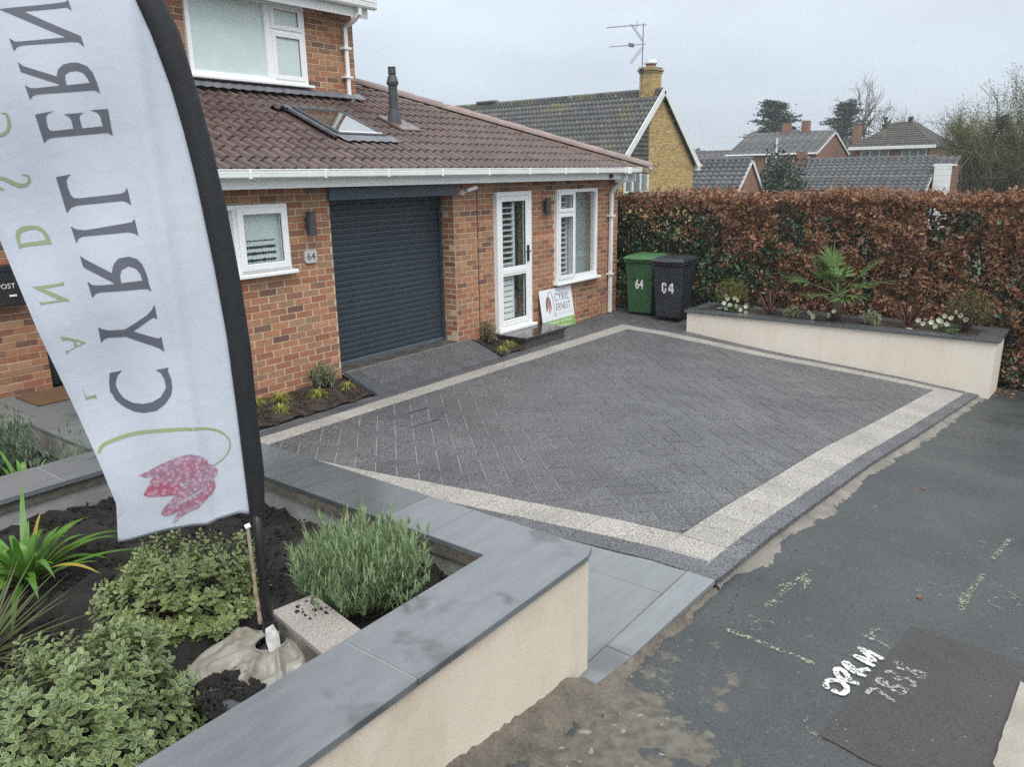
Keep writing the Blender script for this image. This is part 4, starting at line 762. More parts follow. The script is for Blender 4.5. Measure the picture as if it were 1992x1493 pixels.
# soil vent pipe
vp = rf(8.14, 1.72, .0)
mb = MB(); x, y, z = vp
for pts, rr in (([(0, 0), (0, .12)], (.12, .085)), ([(.0, .10), (0, .17)], (.08, .072)),): pass
mb.tube([(x, y, z - .05), (x, y, z + .10), (x, y, z + .24)], [.115, .095, .075], 16); mb.tube([(x, y, z + .2), (x, y, z + .62)], .062, 16); mb.tube([(x, y, z + .56), (x, y, z + .60), (x, y, z + .61), (x, y, z + .69)], [.078, .085, .08, .055], 16)
mb.tube([(x, y, z + .66), (x, y, z + .735)], .04, 16); mb.tube([(x, y, z + .70), (x, y, z + .71), (x, y, z + .78), (x, y, z + .785)], [.05, .056, .052, .05], 16); mb.tube([(x, y, z + .79), (x, y, z + .80)], [.058, .054], 16)
mb.build('vent_pipe', M['greyplastic'], roofo, smooth=False)
m_ = MB(); m_.xf = lambda p: rf(*p); m_.box(8.0, 8.4, 1.42, 1.98, .03, .075); m_.build('vent_slate', M['tile'], roofo, bevel=.01)
# ---- windows and doors
def ring(mb, x0, x1, z0, z1, y0, y1, t, tb=None):
    tb = tb or t
    mb.box(x0, x0 + t, y0, y1, z0, z1); mb.box(x1 - t, x1, y0, y1, z0, z1); mb.box(x0 + t, x1 - t, y0, y1, z1 - t, z1); mb.box(x0 + t, x1 - t, y0, y1, z0, z0 + tb)
def sash(win, x0, x1, z0, z1, y, t=.055, frost=False, name='sash', depth=.03):
    mb = MB(); ring(mb, x0, x1, z0, z1, y - depth, y + .03, t); so_ = mb.build(name, M['upvc'], win, bevel=.006)
    p = MB().box(x0 + t - .005, x1 - t + .005, y, y + .006, z0 + t - .005, z1 - t + .005).build('pane', M['frost'] if frost else M['glass'], win)
    g = MB(); ring(g, x0 + t - .004, x1 - t + .004, z0 + t - .004, z1 - t + .004, y - .012, y - .001, .007); g.build('gasket', M['black'], win); return so_
# upstairs window
uw = MB(); Y9 = 9.3; ring(uw, 5.67, 7.45, 3.71, 4.735, Y9 - .035, Y9 + .05, .06); uw.box(6.80, 6.90, Y9 - .033, Y9 + .05, 3.77, 4.675); uw.box(6.90, 7.39, Y9 - .033, Y9 + .05, 4.345, 4.395); uwo = uw.build('upper_window', M['upvc'], house, bevel=.005)
MB().box(5.72, 6.81, Y9 + .005, Y9 + .012, 3.76, 4.69).build('pane', M['frost'], uwo)
sash(uwo, 6.895, 7.40, 4.385, 4.69, Y9 - .02, .06, True, 'top_light'); sash(uwo, 6.895, 7.40, 3.755, 4.35, Y9 - .02, .06, True, 'casement')
MB().box(5.62, 7.5, 9.19, 9.28, 3.672, 3.708).build('sill', M['upvc'], uwo, bevel=.006)
MB().box(3.9, 8.42, 9.03, 9.05, 4.665, 4.83).build('upper_fascia', M['upvc'], house); MB().box(3.9, 8.42, 9.05, 9.31, 4.74, 4.755).build('upper_soffit', M['upvc'], house)
gu2 = gutter('gutter', 3.9, 8.50, 8.965, 4.845, house)
mb = MB().tube([(8.20, 8.965, 4.80), (8.20, 8.965, 4.70), (8.17, 9.06, 4.62), (8.15, 9.235, 4.54), (8.15, 9.235, 3.60), (8.15, 9.16, 3.54)], .036, 4); d3 = mb.build('downpipe', M['gutter'], house)
for z in (4.25, 3.86): MB().box(8.08, 8.22, 9.19, 9.3, z, z + .03).build('pipe_clip', M['gutter'], d3)
MB().add([(3.5, 8.9, 4.9), (8.6, 8.9, 4.9), (8.6, 16, 7.2), (3.5, 16, 7.2)], [(0, 1, 2, 3)]).build('main_roof', M['tile'], house)
# kitchen window
kw_ = MB(); ring(kw_, 4.43, 5.245, 1.50, 2.20, 7.05, 7.16, .05); kw_.box(4.585, 4.64, 7.055, 7.16, 1.55, 2.15); kwo = kw_.build('small_window', M['upvc'], house, bevel=.005)
sash(kwo, 4.615, 5.215, 1.53, 2.17, 7.05, .07, False, 'casement')
MB().box(4.45, 5.2, 7.105, 7.112, 1.53, 2.17).build('roller_blind', M['blind'], kwo)
mb = MB()
for i, z in enumerate((1.83, 1.765, 1.70, 1.63, 1.575)):
    for k in range(34): x = 4.70 + .39 * k / 34; a_ = (.017 if 0 < i < 4 else .006) * random.uniform(.5, 1.1); mb.box(x, x + .0125, 7.098, 7.103, z - a_, z + a_ * random.uniform(.4, .9))
mb.build('blind_pattern', M['black'], kwo)
MB().box(4.38, 5.30, 7.0, 7.12, 1.455, 1.498).build('sill', M['upvc'], kwo, bevel=.008)
# right-hand window
rw = MB(); ring(rw, 10.38, 11.61, .745, 2.22, 7.05, 7.16, .055, .075); rw.box(10.865, 10.92, 7.052, 7.16, .80, 2.165); rw.box(10.43, 10.87, 7.052, 7.16, 1.83, 1.885); rwo = rw.build('front_window', M['upvc'], house, bevel=.005)
sash(rwo, 10.40, 10.88, 1.86, 2.19, 7.055, .06, False, 'top_light'); sash(rwo, 10.40, 10.88, .79, 1.845, 7.055, .06, False, 'casement')
p = MB().box(10.915, 11.565, 7.08, 7.086, .80, 2.175).build('pane', M['glass'], rwo)
MB().box(10.33, 11.66, 6.985, 7.12, .70, .742).build('sill', M['upvc'], rwo, bevel=.008)
def louvres(win, x0, x1, z0, z1, y, pitch=.075, tilt=.9):
    mb = MB(); ring(mb, x0, x1, z0, z1, y, y + .03, .045); so_ = mb.build('shutter_frame', M['louvre'], win)
    lm = MB().obox((0, 0, 0), ((x1 - x0) / 2 - .045, .036, .006), Matrix.Rotation(tilt, 3, 'X')).mesh('louvre'); lm.materials.append(M['louvre'])
    z = z0 + .07
    while z < z1 - .05: link('louvre', lm, win, ((x0 + x1) / 2, y + .015, z)); z += pitch
louvres(rwo, 10.42, 10.60, .80, 2.17, 7.17, .082, tilt=.2); louvres(rwo, 10.62, 10.86, .80, 2.17, 7.17, .082, tilt=.2); louvres(rwo, 10.93, 11.16, .8, 2.17, 7.2, .082, tilt=1.25)
MB().box(11.12, 11.3, 7.3, 7.32, .75, 2.2).build('shutter_edge', M['blind'], rwo)
MB().box(10.3, 11.7, 7.27, 7.28, .7, 2.25).build('room', pmat('grey_room', (.40, .44, .43), (.34, .38, .37), .8, .8), rwo)
# glazed side door
dr = MB(); ring(dr, 8.825, 9.665, .215, 2.22, 7.03, 7.16, .065, .03); dro = dr.build('glazed_door', M['upvc'], house, bevel=.005)
lf = MB(); ring(lf, 8.885, 9.605, .25, 2.155, 7.04, 7.11, .075, .09); lf.box(8.955, 9.535, 7.042, 7.11, .995, 1.13); lfo = lf.build('door_leaf', M['upvc'], dro, bevel=.006)
for z0, z1 in ((1.125, 2.085), (.335, 1.0)):
    MB().box(8.955, 9.535, 7.07, 7.076, z0, z1).build('pane', M['glass'], dro); g = MB(); ring(g, 8.958, 9.532, z0 + .004, z1 - .004, 7.055, 7.07, .01); g.build('gasket', M['black'], dro)
MB().box(8.965, 9.525, 7.036, 7.042, 1.03, 1.095).build('mid_rail_panel', M['upvc'], dro, bevel=.003)
hn = MB(); hn.box(9.545, 9.585, 7.02, 7.04, 1.18, 1.42); hn.tube([(9.565, 7.02, 1.33), (9.565, 6.985, 1.33), (9.45, 6.98, 1.33)], .011, 8); hn.build('handle', M['black'], dro)
MB().box(8.78, 9.72, 6.97, 7.15, .17, .213).build('threshold', M['upvc'], dro, bevel=.006)
louvres(dro, 8.93, 9.36, 1.1, 2.12, 7.13, .082, tilt=.15); louvres(dro, 8.93, 9.33, .32, 1.02, 7.13, .082, tilt=1.25)
MB().box(8.8, 9.72, 7.3, 7.31, .2, 2.25).build('room', pmat('grey_room_2', (.13, .145, .145), (.10, .115, .115), .8, .8), dro)
MB().box(8.455, 8.465, 7.094, 7.1, -.05, 2.4).build('movement_joint', pmat('joint_sealant', (.09, .06, .045)), fw_)
lay_bricks(300)
# door step
st = thing('door_step', 'dark stone door step with a wet polished top below the glazed door', 'step', (9.35, 6.8, .0))
MB().box(8.76, 9.84, 6.505, 7.095, .125, .172).build('tread', M['granite'], st, bevel=.006)
MB().box(8.79, 9.82, 6.53, 7.09, -.02, .125).build('riser', M['granite_side'], st)
# ---- fittings on the walls
def lamp(x, label):
    t = thing('wall_lamp', label, 'wall lamp', (x, 7.05, 1.97), 'up and down lamps on the front wall')
    MB().box(x - .035, x + .035, 7.07, 7.098, 1.9, 2.04).build('back_plate', M['greyplastic'], t, bevel=.006)
    MB().tube([(x, 7.02, 1.84), (x, 7.02, 2.10)], .048, 16).build('lamp_body', M['greyplastic'], t)
    for z in (1.838, 2.102): MB().tube([(x, 7.02, z - .001), (x, 7.02, z + .001)], .036, 12).build('lens', M['glass'], t)
lamp(5.53, 'dark grey cylinder lamp on the brick between small window and garage door')
lamp(10.08, 'dark grey cylinder lamp on the brick between glazed door and tall window')
t = thing('security_camera', 'small white security camera on the brick pillar right of the garage door', 'camera', (8.16, 7.08, 2.24))
MB().tube([(8.14, 7.098, 2.235), (8.14, 7.06, 2.235)], [.045, .038], 12).build('mount', M['upvc'], t); MB().tube([(8.14, 7.05, 2.235), (8.17, 6.98, 2.26)], .014, 8).build('arm', M['upvc'], t)
MB().tube([(8.12, 6.98, 2.26), (8.26, 6.93, 2.30)], [.026, .03], 12).build('camera_body', M['upvc'], t); MB().tube([(8.26, 6.93, 2.30), (8.262, 6.929, 2.301)], .022, 12).build('lens', M['black'], t)
def text_mesh(body, size, m, name, parent, origin, ux, uz, align='CENTER', extr=.001, xs=1.0, sp=1.0, bold=0):
    """flat lettering: curve text turned into a mesh in the plane spanned by ux, uz"""
    cu = bpy.data.curves.new(name, 'FONT'); cu.body = body; cu.size = size; cu.align_x = align; cu.align_y = 'CENTER'; cu.extrude = extr; cu.space_character = sp; cu.offset = bold; cu.resolution_u = 3
    ob = bpy.data.objects.new(name, cu); COL.objects.link(ob)
    dg = bpy.context.evaluated_depsgraph_get(); me = bpy.data.meshes.new_from_object(ob.evaluated_get(dg)); bpy.data.objects.remove(ob)
    ux, uz, o_ = Vector(ux), Vector(uz), Vector(origin); n = ux.cross(uz)
    off = WL[parent.name]
    for v in me.vertices: v.co = o_ + ux * v.co.x * xs + uz * v.co.y + n * v.co.z - off
    me.materials.clear(); me.materials.append(m); return link(name, me, parent, off)
M['ink'] = pmat('dark_grey_ink', (.055, .06, .075), (.05, .055, .07), 4, .6)
M['greenink'] = pmat('sage_green_ink', (.25, .34, .11), (.22, .31, .10), 4, .6)
M['whiteink'] = pmat('white_ink', (.75, .76, .76), (.72, .73, .73), 4, .6)
t = thing('house_number_plaque', 'pale grey house number plaque reading 64 beside the garage door', 'plaque', (5.53, 7.09, 1.6))
pl = []
for i in range(24):
    a = 2 * math.pi * i / 24; cx, cz = math.cos(a), math.sin(a); pl.append((5.53 + .085 * (abs(cx) ** .35) * (1 if cx >= 0 else -1), 1.605 + .07 * (abs(cz) ** .55) * (1 if cz >= 0 else -1)))
MB().add([(x, 7.075, z) for x, z in pl] + [(x, 7.098, z) for x, z in pl], [tuple(range(24))] + [(i, 24 + i, 24 + (i + 1) % 24, (i + 1) % 24) for i in range(24)]).build('plate', pmat('pale_slate_plate', (.52, .51, .50), (.46, .45, .45), 8, .5), t)
text_mesh('64', .115, M['ink'], 'number', t, (5.53, 7.073, 1.605), (1, 0, 0), (0, 0, 1))
MB().box(5.455, 5.485, 7.0735, 7.075, 1.60, 1.605).build('dash', M['ink'], t); MB().box(5.585, 5.61, 7.0735, 7.075, 1.60, 1.605).build('dash', M['ink'], t)
t = thing('post_box', 'black wall post box with white lettering on the entrance wall', 'post box', (3.2, 9.2, 1.4))
MB().box(2.86, 3.38, 9.16, 9.298, 1.19, 1.60).build('box_body', M['black'], t, bevel=.01); MB().box(2.85, 3.39, 9.15, 9.298, 1.55, 1.62).build('lid', M['black'], t, bevel=.008)
text_mesh('POST', .075, M['whiteink'], 'lettering', t, (3.185, 9.157, 1.40), (1, 0, 0), (0, 0, 1)); MB().box(3.2, 3.27, 9.15, 9.158, 1.29, 1.31).build('lock', M['upvc'], t)
mt = tag(MB().box(3.08, 3.95, 8.6, 9.18, .203, .222).build('doormat', M['rubber'], bevel=.004), 'brown coir doormat on the dark slabs below the entrance wall', 'doormat')
# ------------------------------------------------------------------ raised beds, planter
def coping(parent, x0, x1, y0, y1, z, m, th=.032, name='coping_slab', cut=None):
    P = [(x0, y0), (x1, y0), (x1, y1), (x0, y1)] if cut is None else cut
    a = inset(P, .0025)
    MB().prism([(x, y, z) for x, y in a], [(x, y, z - th) for x, y in a]).build(name, m, parent, bevel=.0025, loc=(sum(p[0] for p in P) / len(P), sum(p[1] for p in P) / len(P), z))
bed = thing('raised_bed', 'cream rendered raised bed with wet grey slate coping in the near corner', 'raised bed', (1.2, 3, .2))
MB().prism([(-2.5, 1.725, .716), (2.80, 1.725, .716), (2.80, 2.06, .716), (-2.5, 2.06, .716)], [(-2.5, 1.725, .1), (2.80, 1.725, .0), (2.80, 2.06, 0), (-2.5, 2.06, .1)]).build('street_wall', M['render'], bed)
MB().box(2.52, 2.80, 2.06, 5.08, .0, .716).build('drive_wall', M['render'], bed)
MB().box(-2.5, 2.52, 4.735, 5.07, -.3, .716).build('back_wall', M['cement'], bed)
li = MB(); li.box(-2.5, 2.515, 2.06, 2.075, .3, .715); li.box(2.50, 2.52, 2.075, 4.735, .3, .715); li.build('lining', M['cement'], bed)
# the bedding mortar under the coping
li = MB(); li.box(2.484, 2.50, 2.13, 4.70, .66, .7165); li.box(-2.4, 2.4, 4.715, 4.735, .66, .7165); li.build('bedding', M['muddy'], bed)
for a, b in ((-2.5, -.76), (-.76, .44), (.44, 1.64)): coping(bed, a, b, 1.7, 2.1, .75, M['slate'])
coping(bed, 0, 0, 0, 0, .75, M['slate'], cut=[(1.64, 1.7), (2.76, 1.7), (2.84, 1.73), (2.84, 2.46), (2.48, 2.46), (2.48, 2.1), (1.64, 2.1)])
for a, b in ((2.46, 2.78), (2.78, 3.52), (3.52, 4.3), (4.3, 5.11)): coping(bed, 2.48, 2.84, a, b, .75, M['slate'] if a < 2.5 else M['slate_wet'])
for a, b in ((-2.5, -.66), (-.66, .54), (.54, 1.75), (1.75, 2.48)): coping(bed, a, b, 4.69, 5.09, .75, M['slate'])
gr = MB(); gr.box(1.60, 1.68, 1.712, 2.092, .725, .7455)
for y in (2.46, 2.78, 3.52, 4.3): gr.box(2.492, 2.828, y - .02, y + .02, .725, .7455)
for x in (-.66, .54, 1.75): gr.box(x - .02, x + .02, 4.70, 5.08, .725, .7455)
gr.build('grout', pmat('pale_grout', (.42, .43, .43), (.36, .37, .37), 12, .9), bed)
def soil(name, x0, x1, y0, y1, z, m, amp=.025, step=.05, seed=1, slope=0, kind='stuff'):
    rg = np.random.default_rng(seed); xs = np.linspace(x0, x1, max(3, int((x1 - x0) / step))); ysv = np.linspace(y0, y1, max(3, int((y1 - y0) / step)))
    H = rg.normal(size=(len(xs), len(ysv)))
    for _ in range(2): H = (H + np.roll(H, 1, 0) + np.roll(H, -1, 0) + np.roll(H, 1, 1) + np.roll(H, -1, 1)) / 3.2
    ix = {float(v): i for i, v in enumerate(xs)}; iy = {float(v): i for i, v in enumerate(ysv)}
    o = sheet(name, xs, ysv, lambda x, y: (z(x, y) if callable(z) else z) + amp * H[ix[float(x)], iy[float(y)]], m); return tag(o, kind=kind)
def crumbs(name, n, xr, yr, zf, size, m, seed):
    rg = np.random.default_rng(seed); V = []; F = []
    base = np.array([(1, 0, 0), (-1, 0, 0), (0, 1, 0), (0, -1, 0), (0, 0, 1), (0, 0, -1)], float); fs = [(0, 2, 4), (2, 1, 4), (1, 3, 4), (3, 0, 4), (2, 0, 5), (1, 2, 5), (3, 1, 5), (0, 3, 5)]
    for i in range(n):
        s_ = rg.uniform(*size) * rg.uniform(.6, 1.4, 3); x = rg.uniform(*xr); y = rg.uniform(*yr); b = base * s_ * rg.uniform(.7, 1.3, (6, 1)); a = rg.uniform(0, 6.28); c, s2 = math.cos(a), math.sin(a)
        b = np.stack([b[:, 0] * c - b[:, 1] * s2, b[:, 0] * s2 + b[:, 1] * c, b[:, 2]], 1) + (x, y, zf(x, y)); k = len(V); V += list(b); F += [(a_ + k, b_ + k, c_2 + k) for a_, b_, c_2 in fs]
    return tag(npmesh(name, V, F, m), kind='stuff')
soil('raised_bed_soil', -2.5, 2.50, 2.07, 4.74, lambda x, y: .53 + .03 * math.sin(x * 2 + y), M['soil'], .035, .045, 3)
crumbs('soil_crumbs', 5200, (-.2, 2.48), (2.1, 4.7), lambda x, y: .545 + .03 * math.sin(x * 2 + y), (.004, .016), M['soil'], 5)
soil('lower_bed_soil', -2, 2.79, 5.06, 8.12, lambda x, y: -.06, M['soil'], .03, .07, 4)
b1z = lambda x, y: float(np.interp(y, [6.5, 7.1], [.035, .13]))
soil('garage_bed_soil', 4.2, 5.86, 6.5, 7.11, b1z, M['soil2'], .012, .04, 6); soil('door_bed_soil', 8.19, 8.79, 6.5, 7.11, b1z, M['soil2'], .02, .04, 7)
crumbs('bed_crumbs', 900, (4.25, 5.84), (6.52, 7.08), lambda x, y: b1z(x, y) + .006, (.005, .018), M['soil2'], 8); crumbs('door_bed_crumbs', 250, (8.22, 8.74), (6.52, 7.08), lambda x, y: b1z(x, y) + .006, (.005, .016), M['soil2'], 9)
MB().bar((5.852, 6.5, .015), (5.852, 7.05, .2), .006, .03).build('metal_edging', M['steel'], apron); MB().bar((8.207, 6.5, .01), (8.207, 7.05, .19), .006, .03).build('metal_edging', M['black'], apron)
pln = thing('planter', 'long cream rendered planter with dark wet coping in front of the copper hedge', 'planter', (12.1, 3.1, -.2))
MB().box(11.62, 12.55, .985, 5.33, -.8, .243).build('wall', M['render2'], pln)
PX0, PX1, PY0, PY1 = 11.58, 12.58, .94, 5.37
coping(pln, PX0, PX1, PY0, PY0 + .30, .275, M['darkcoping']); coping(pln, PX0, PX1, PY1 - .26, PY1, .275, M['darkcoping'])
for a, b in zip(np.linspace(PY0 + .30, PY1 - .26, 6)[:-1], np.linspace(PY0 + .30, PY1 - .26, 6)[1:]):
    coping(pln, PX0, PX0 + .25, a, b, .275, M['darkcoping']); coping(pln, PX1 - .25, PX1, a, b, .275, M['darkcoping'])
soil('planter_soil', 11.80, 12.36, 1.2, 5.14, .256, M['soil2'], .008, .06, 10)
# ------------------------------------------------------------------ loose block, weight bag, flag
t = thing('concrete_block', 'loose pale granite faced block lying in the soil beside the lavender', 'block', (1.72, 2.4, .55))
Pb = [(1.60, 2.17), (1.795, 2.145), (1.865, 2.565), (1.67, 2.60)]
MB().prism([(x, y, .68) for x, y in Pb], [(x, y, .655) for x, y in Pb]).build('granite_face', pmat('pink_grey_granite_face', (.29, .26, .235), (.36, .325, .295), 3, .8, bmp=.7, bscale=200, speck=.4, spscale=230), t, bevel=.003)
MB().prism([(x, y, .654) for x, y in inset(Pb, .002)], [(x, y, .53) for x, y in inset(Pb, .002)]).build('block_body', pmat('damp_block', (.24, .215, .18), (.09, .072, .055), 9, .9, detail=5, bmp=.4, bscale=90, stretch=(1, 1, 1)), t, bevel=.004)
crumbs('block_soil', 26, (1.72, 1.83), (2.38, 2.55), lambda x, y: .683, (.003, .01), M['soil'], 12)
bagm = pmat('dirty_white_pvc', (.30, .298, .27), (.14, .115, .08), 9, .3, rough2=.5, detail=6, bmp=.25, bscale=9, bdist=.03)
bg = thing('weight_bag', 'dirty off white water weight bag holding down the flag pole', 'weight bag', (1.5, 2.47, .55))
V = []; F = []; nr, na = 34, 120; rg = np.random.default_rng(4); cx, cy = 1.475, 2.475
OUT = [(0, .235), (25, .25), (60, .27), (95, .27), (130, .26), (165, .20), (195, .17), (225, .235), (255, .25), (285, .22), (325, .22), (360, .235)]
hx, hy = 1.60, 2.515
for i in range(nr):
    f = i / (nr - 1)
    for k in range(na):
        a = 360 * k / na; ro = float(np.interp(a, [o[0] for o in OUT], [o[1] for o in OUT])); ca, sa = math.cos(R(a)), math.sin(R(a))
        ox, oy = cx + ro * ca, cy + ro * sa; ix_, iy_ = hx + .070 * ca, hy + .058 * sa; x = ix_ + (ox - ix_) * f; y = iy_ + (oy - iy_) * f
        z = .562 + .026 * (1 - f) ** 2 + .012 * (1 - f ** 6) + .034 * f * (1 - f) * 4 * sum(w_ * math.exp(-(((a - c_a + 180) % 360 - 180) / d_a) ** 2) for c_a, d_a, w_ in ((20, 7, .8), (75, 9, .9), (150, 10, .7), (215, 6, 1), (262, 7, .8), (318, 8, .9))) + .010 * math.sin(R(a) * 3 + 1 + 4 * f) * math.sin(math.pi * f) + .007 * math.sin(R(a) * 5 - 6 * f) * math.sin(math.pi * f) + .010 * (abs(math.sin(x * 17 + y * 9 + 2 * math.sin(y * 15))) ** .6 - .6) * math.sin(math.pi * f) + .012 * abs(math.sin(y * 41 - x * 29 + 1.5 * math.sin(x * 31))) * f * (1 - f) * 3 - .030 * math.exp(-((x - 1.43) * .6 + (y - 2.42) * .8) ** 2 / .0006) * (f > .2) + (.0 if f < 1 else -.05)
        V.append((x, y, z))
    if i: F += [((i - 1) * na + k, i * na + k, i * na + (k + 1) % na, (i - 1) * na + (k + 1) % na) for k in range(na)]
MB().add(V, F).build('bag_skin', bagm, bg, smooth=True)
rr = [(hx + .072 * math.cos(t_), hy + .060 * math.sin(t_), .60) for t_ in np.linspace(0, 2 * math.pi, 25)]
MB().tube(rr, .007, 6, False).build('hole_rim', bagm, bg, smooth=True)
MB().tube([(hx, hy, .56), (hx, hy, .575)], .052, 20).build('socket', M['black'], bg)
MB().tube([(1.30, 2.16, .575), (1.27, 2.36, .575)], .03, 12).build('ground_bar', M['greyplastic'], bg, smooth=False)
MB().add([(1.555, 2.475, .70), (1.585, 2.465, .71), (1.605, 2.46, .655), (1.60, 2.45, .60), (1.55, 2.455, .595), (1.545, 2.465, .65)], [(0, 1, 2, 3, 4, 5)]).build('paper_tag', pmat('white_torn_tag', (.72, .72, .70), (.45, .45, .43), 30, .7), bg)
crumbs('spilt_soil', 420, (1.20, 1.42), (2.30, 2.50), lambda x, y: .585 + .05 * max(0, 1 - ((x - 1.29) / .11) ** 2 - ((y - 2.42) / .10) ** 2), (.006, .017), M['soil'], 14)
# feather flag: everything is set out in the plane of the banner (s along it, z up) with a billow across it
FB = np.array([1.62, 2.56]); FA = R(25); FR = np.array([math.cos(FA), -math.sin(FA)]); FN = np.array([-math.sin(FA), -math.cos(FA)])
def billow(s, z): return .032 * math.sin(5.2 * s + 1.3 * z) * min(1, max(0, -s) * 3) + .012 * math.sin(9 * z - 4 * s) * min(1, max(0, -s) * 2.5) + .007 * math.sin(23 * s + 5 * z) * min(1, max(0, -s) * 3) + .02 * math.exp(-((s + .16 + .02 * z) / .03) ** 2)
def fp(s, z, off=0):
    w_ = billow(s, z) + off; return (FB[0] + FR[0] * s + FN[0] * w_, FB[1] + FR[1] * s + FN[1] * w_, z)
flag = thing('feather_flag', 'tall white feather flag with mirrored dark lettering and a chequered pink flower', 'flag', (1.62, 2.56, .55))
cloth, cnt_, cbs = newmat('white_flag_cloth')
g = nd(cnt_, 'ShaderNodeNewGeometry'); cc = mixc(cnt_, mrange(cnt_, noise(cnt_, g.outputs['Position'], 2.6, 4), .35, .65, 0, 1), (.66, .70, .78), (.69, .725, .79))
st_ = mrange(cnt_, noise(cnt_, g.outputs['Position'], 7, 5, .6), .66, .74, 0, .35); cc = mixc(cnt_, st_, cc, (.62, .58, .48))
cnt_.links.new(cc, cbs.inputs['Base Color']); cbs.inputs['Roughness'].default_value = .6; cbs.inputs['Specular IOR Level'].default_value = .25
tr = nd(cnt_, 'ShaderNodeBsdfTranslucent'); cnt_.links.new(cc, tr.inputs[0]); mx = nd(cnt_, 'ShaderNodeMixShader'); mx.inputs[0].default_value = .3
cnt_.links.new(cbs.outputs[0], mx.inputs[1]); cnt_.links.new(tr.outputs[0], mx.inputs[2]); cnt_.links.new(mx.outputs[0], cnt_.nodes['Material Output'].inputs[0])
bump(cnt_, cbs, noise(cnt_, g.outputs['Position'], 6, 4, .5), .25, .03)
def ipl(L, n):
    L = np.array(L); d = np.r_[0, np.cumsum(np.hypot(*np.diff(L, axis=0).T))]; q = np.linspace(0, d[-1], n); return np.stack([np.interp(q, d, L[:, 0]), np.interp(q, d, L[:, 1])], 1)
NR = 150; SLi, SRi, WLi = ipl(T['SL'], NR), ipl(T['SR'], NR), ipl(T['WL'], NR); V = []; F = []; nc = 40
WLi[-1] = T['bottom'][0]
BT = np.array(T['bottom'])
for i in range(NR):
    for k in range(nc):
        f = k / (nc - 1); p = WLi[i] * (1 - f) + SLi[i] * f; s_, z = p
        if i > NR - 12:   # shape the hem
            zb_ = np.interp(s_, BT[:, 0], BT[:, 1]); g_ = (i - (NR - 12)) / 11; z = z + (zb_ - (WLi[-1] * (1 - f) + SLi[-1] * f)[1]) * g_
        V.append(fp(s_, z))
    if i: F += [((i - 1) * nc + k, i * nc + k, i * nc + k + 1, (i - 1) * nc + k + 1) for k in range(nc - 1)]
ban = MB().add(V, F).build('banner', cloth, flag, smooth=True)
sol = ban.modifiers.new('thick', 'SOLIDIFY'); sol.thickness = .0012; sol.offset = 0
hv = [fp(*(WLi[i] + (SLi[i] - WLi[i]) * k / np.linalg.norm(SLi[i] - WLi[i])), .0018) for i in range(NR - 6) for k in (.001, .017)]
MB().add(hv, [(2 * i, 2 * i + 2, 2 * i + 3, 2 * i + 1) for i in range(NR - 7)]).build('edge_hem', cloth, flag, smooth=True)
MB().tube([fp(BT[0][0] + (BT[3][0] - BT[0][0]) * t_, float(np.interp(BT[0][0] + (BT[3][0] - BT[0][0]) * t_, BT[:, 0], BT[:, 1])) + .012, .003) for t_ in np.linspace(0.02, 1, 30)], .0016, 4).build('hem', cloth, flag)
V = []; F = []; ns = 9
for i in range(NR):
    for k in range(ns):
        f = k / (ns - 1); p = SLi[i] * (1 - f) + SRi[i] * f; V.append(fp(p[0] - .002 + .004 * f, p[1], .002 + .020 * math.sin(math.pi * f) ** .7))
    for k in range(ns):
        f = 1 - k / (ns - 1); p = SLi[i] * (1 - f) + SRi[i] * f; V.append(fp(p[0] - .002 + .004 * f, p[1], -.002 - .020 * math.sin(math.pi * f) ** .7))
    if i: m2 = 2 * ns; F += [((i - 1) * m2 + k, i * m2 + k, i * m2 + (k + 1) % m2, (i - 1) * m2 + (k + 1) % m2) for k in range(m2)]
MB().add(V, F).build('pole_sleeve', pmat('black_nylon', (.009, .010, .013), (.013, .0145, .018), 3, .6, bmp=.15, bscale=14, bdist=.02), flag, smooth=True)
MB().tube([(1.602, 2.515, .56), (1.606, 2.525, .75), (1.617, 2.55, 1.0), (1.626, 2.556, 1.22)], [.022, .022, .019, .014], 12).build('pole', pmat('black_pole', (.012, .012, .013), (.016, .016, .017), 5, .3), flag, smooth=True)
MB().tube([(1.602, 2.515, .655), (1.603, 2.517, .70)], .031, 12).build('pole_collar', M['black'], flag)
strap = pmat('rusty_webbing_strap', (.46, .41, .31), (.20, .11, .045), 26, .8, bmp=.5, bscale=300)
MB().tube([fp(-.036, 1.12, .02), fp(-.035, .98, .022), fp(-.034, .84, .026), fp(-.030, .69, .034)], [.0065, .0075, .008, .009], 6).build('tension_strap', strap, flag)
MB().tube([fp(-.046, 1.118, .022), fp(-.026, 1.124, .022)], .010, 8).build('strap_knot', M['upvc'], flag)
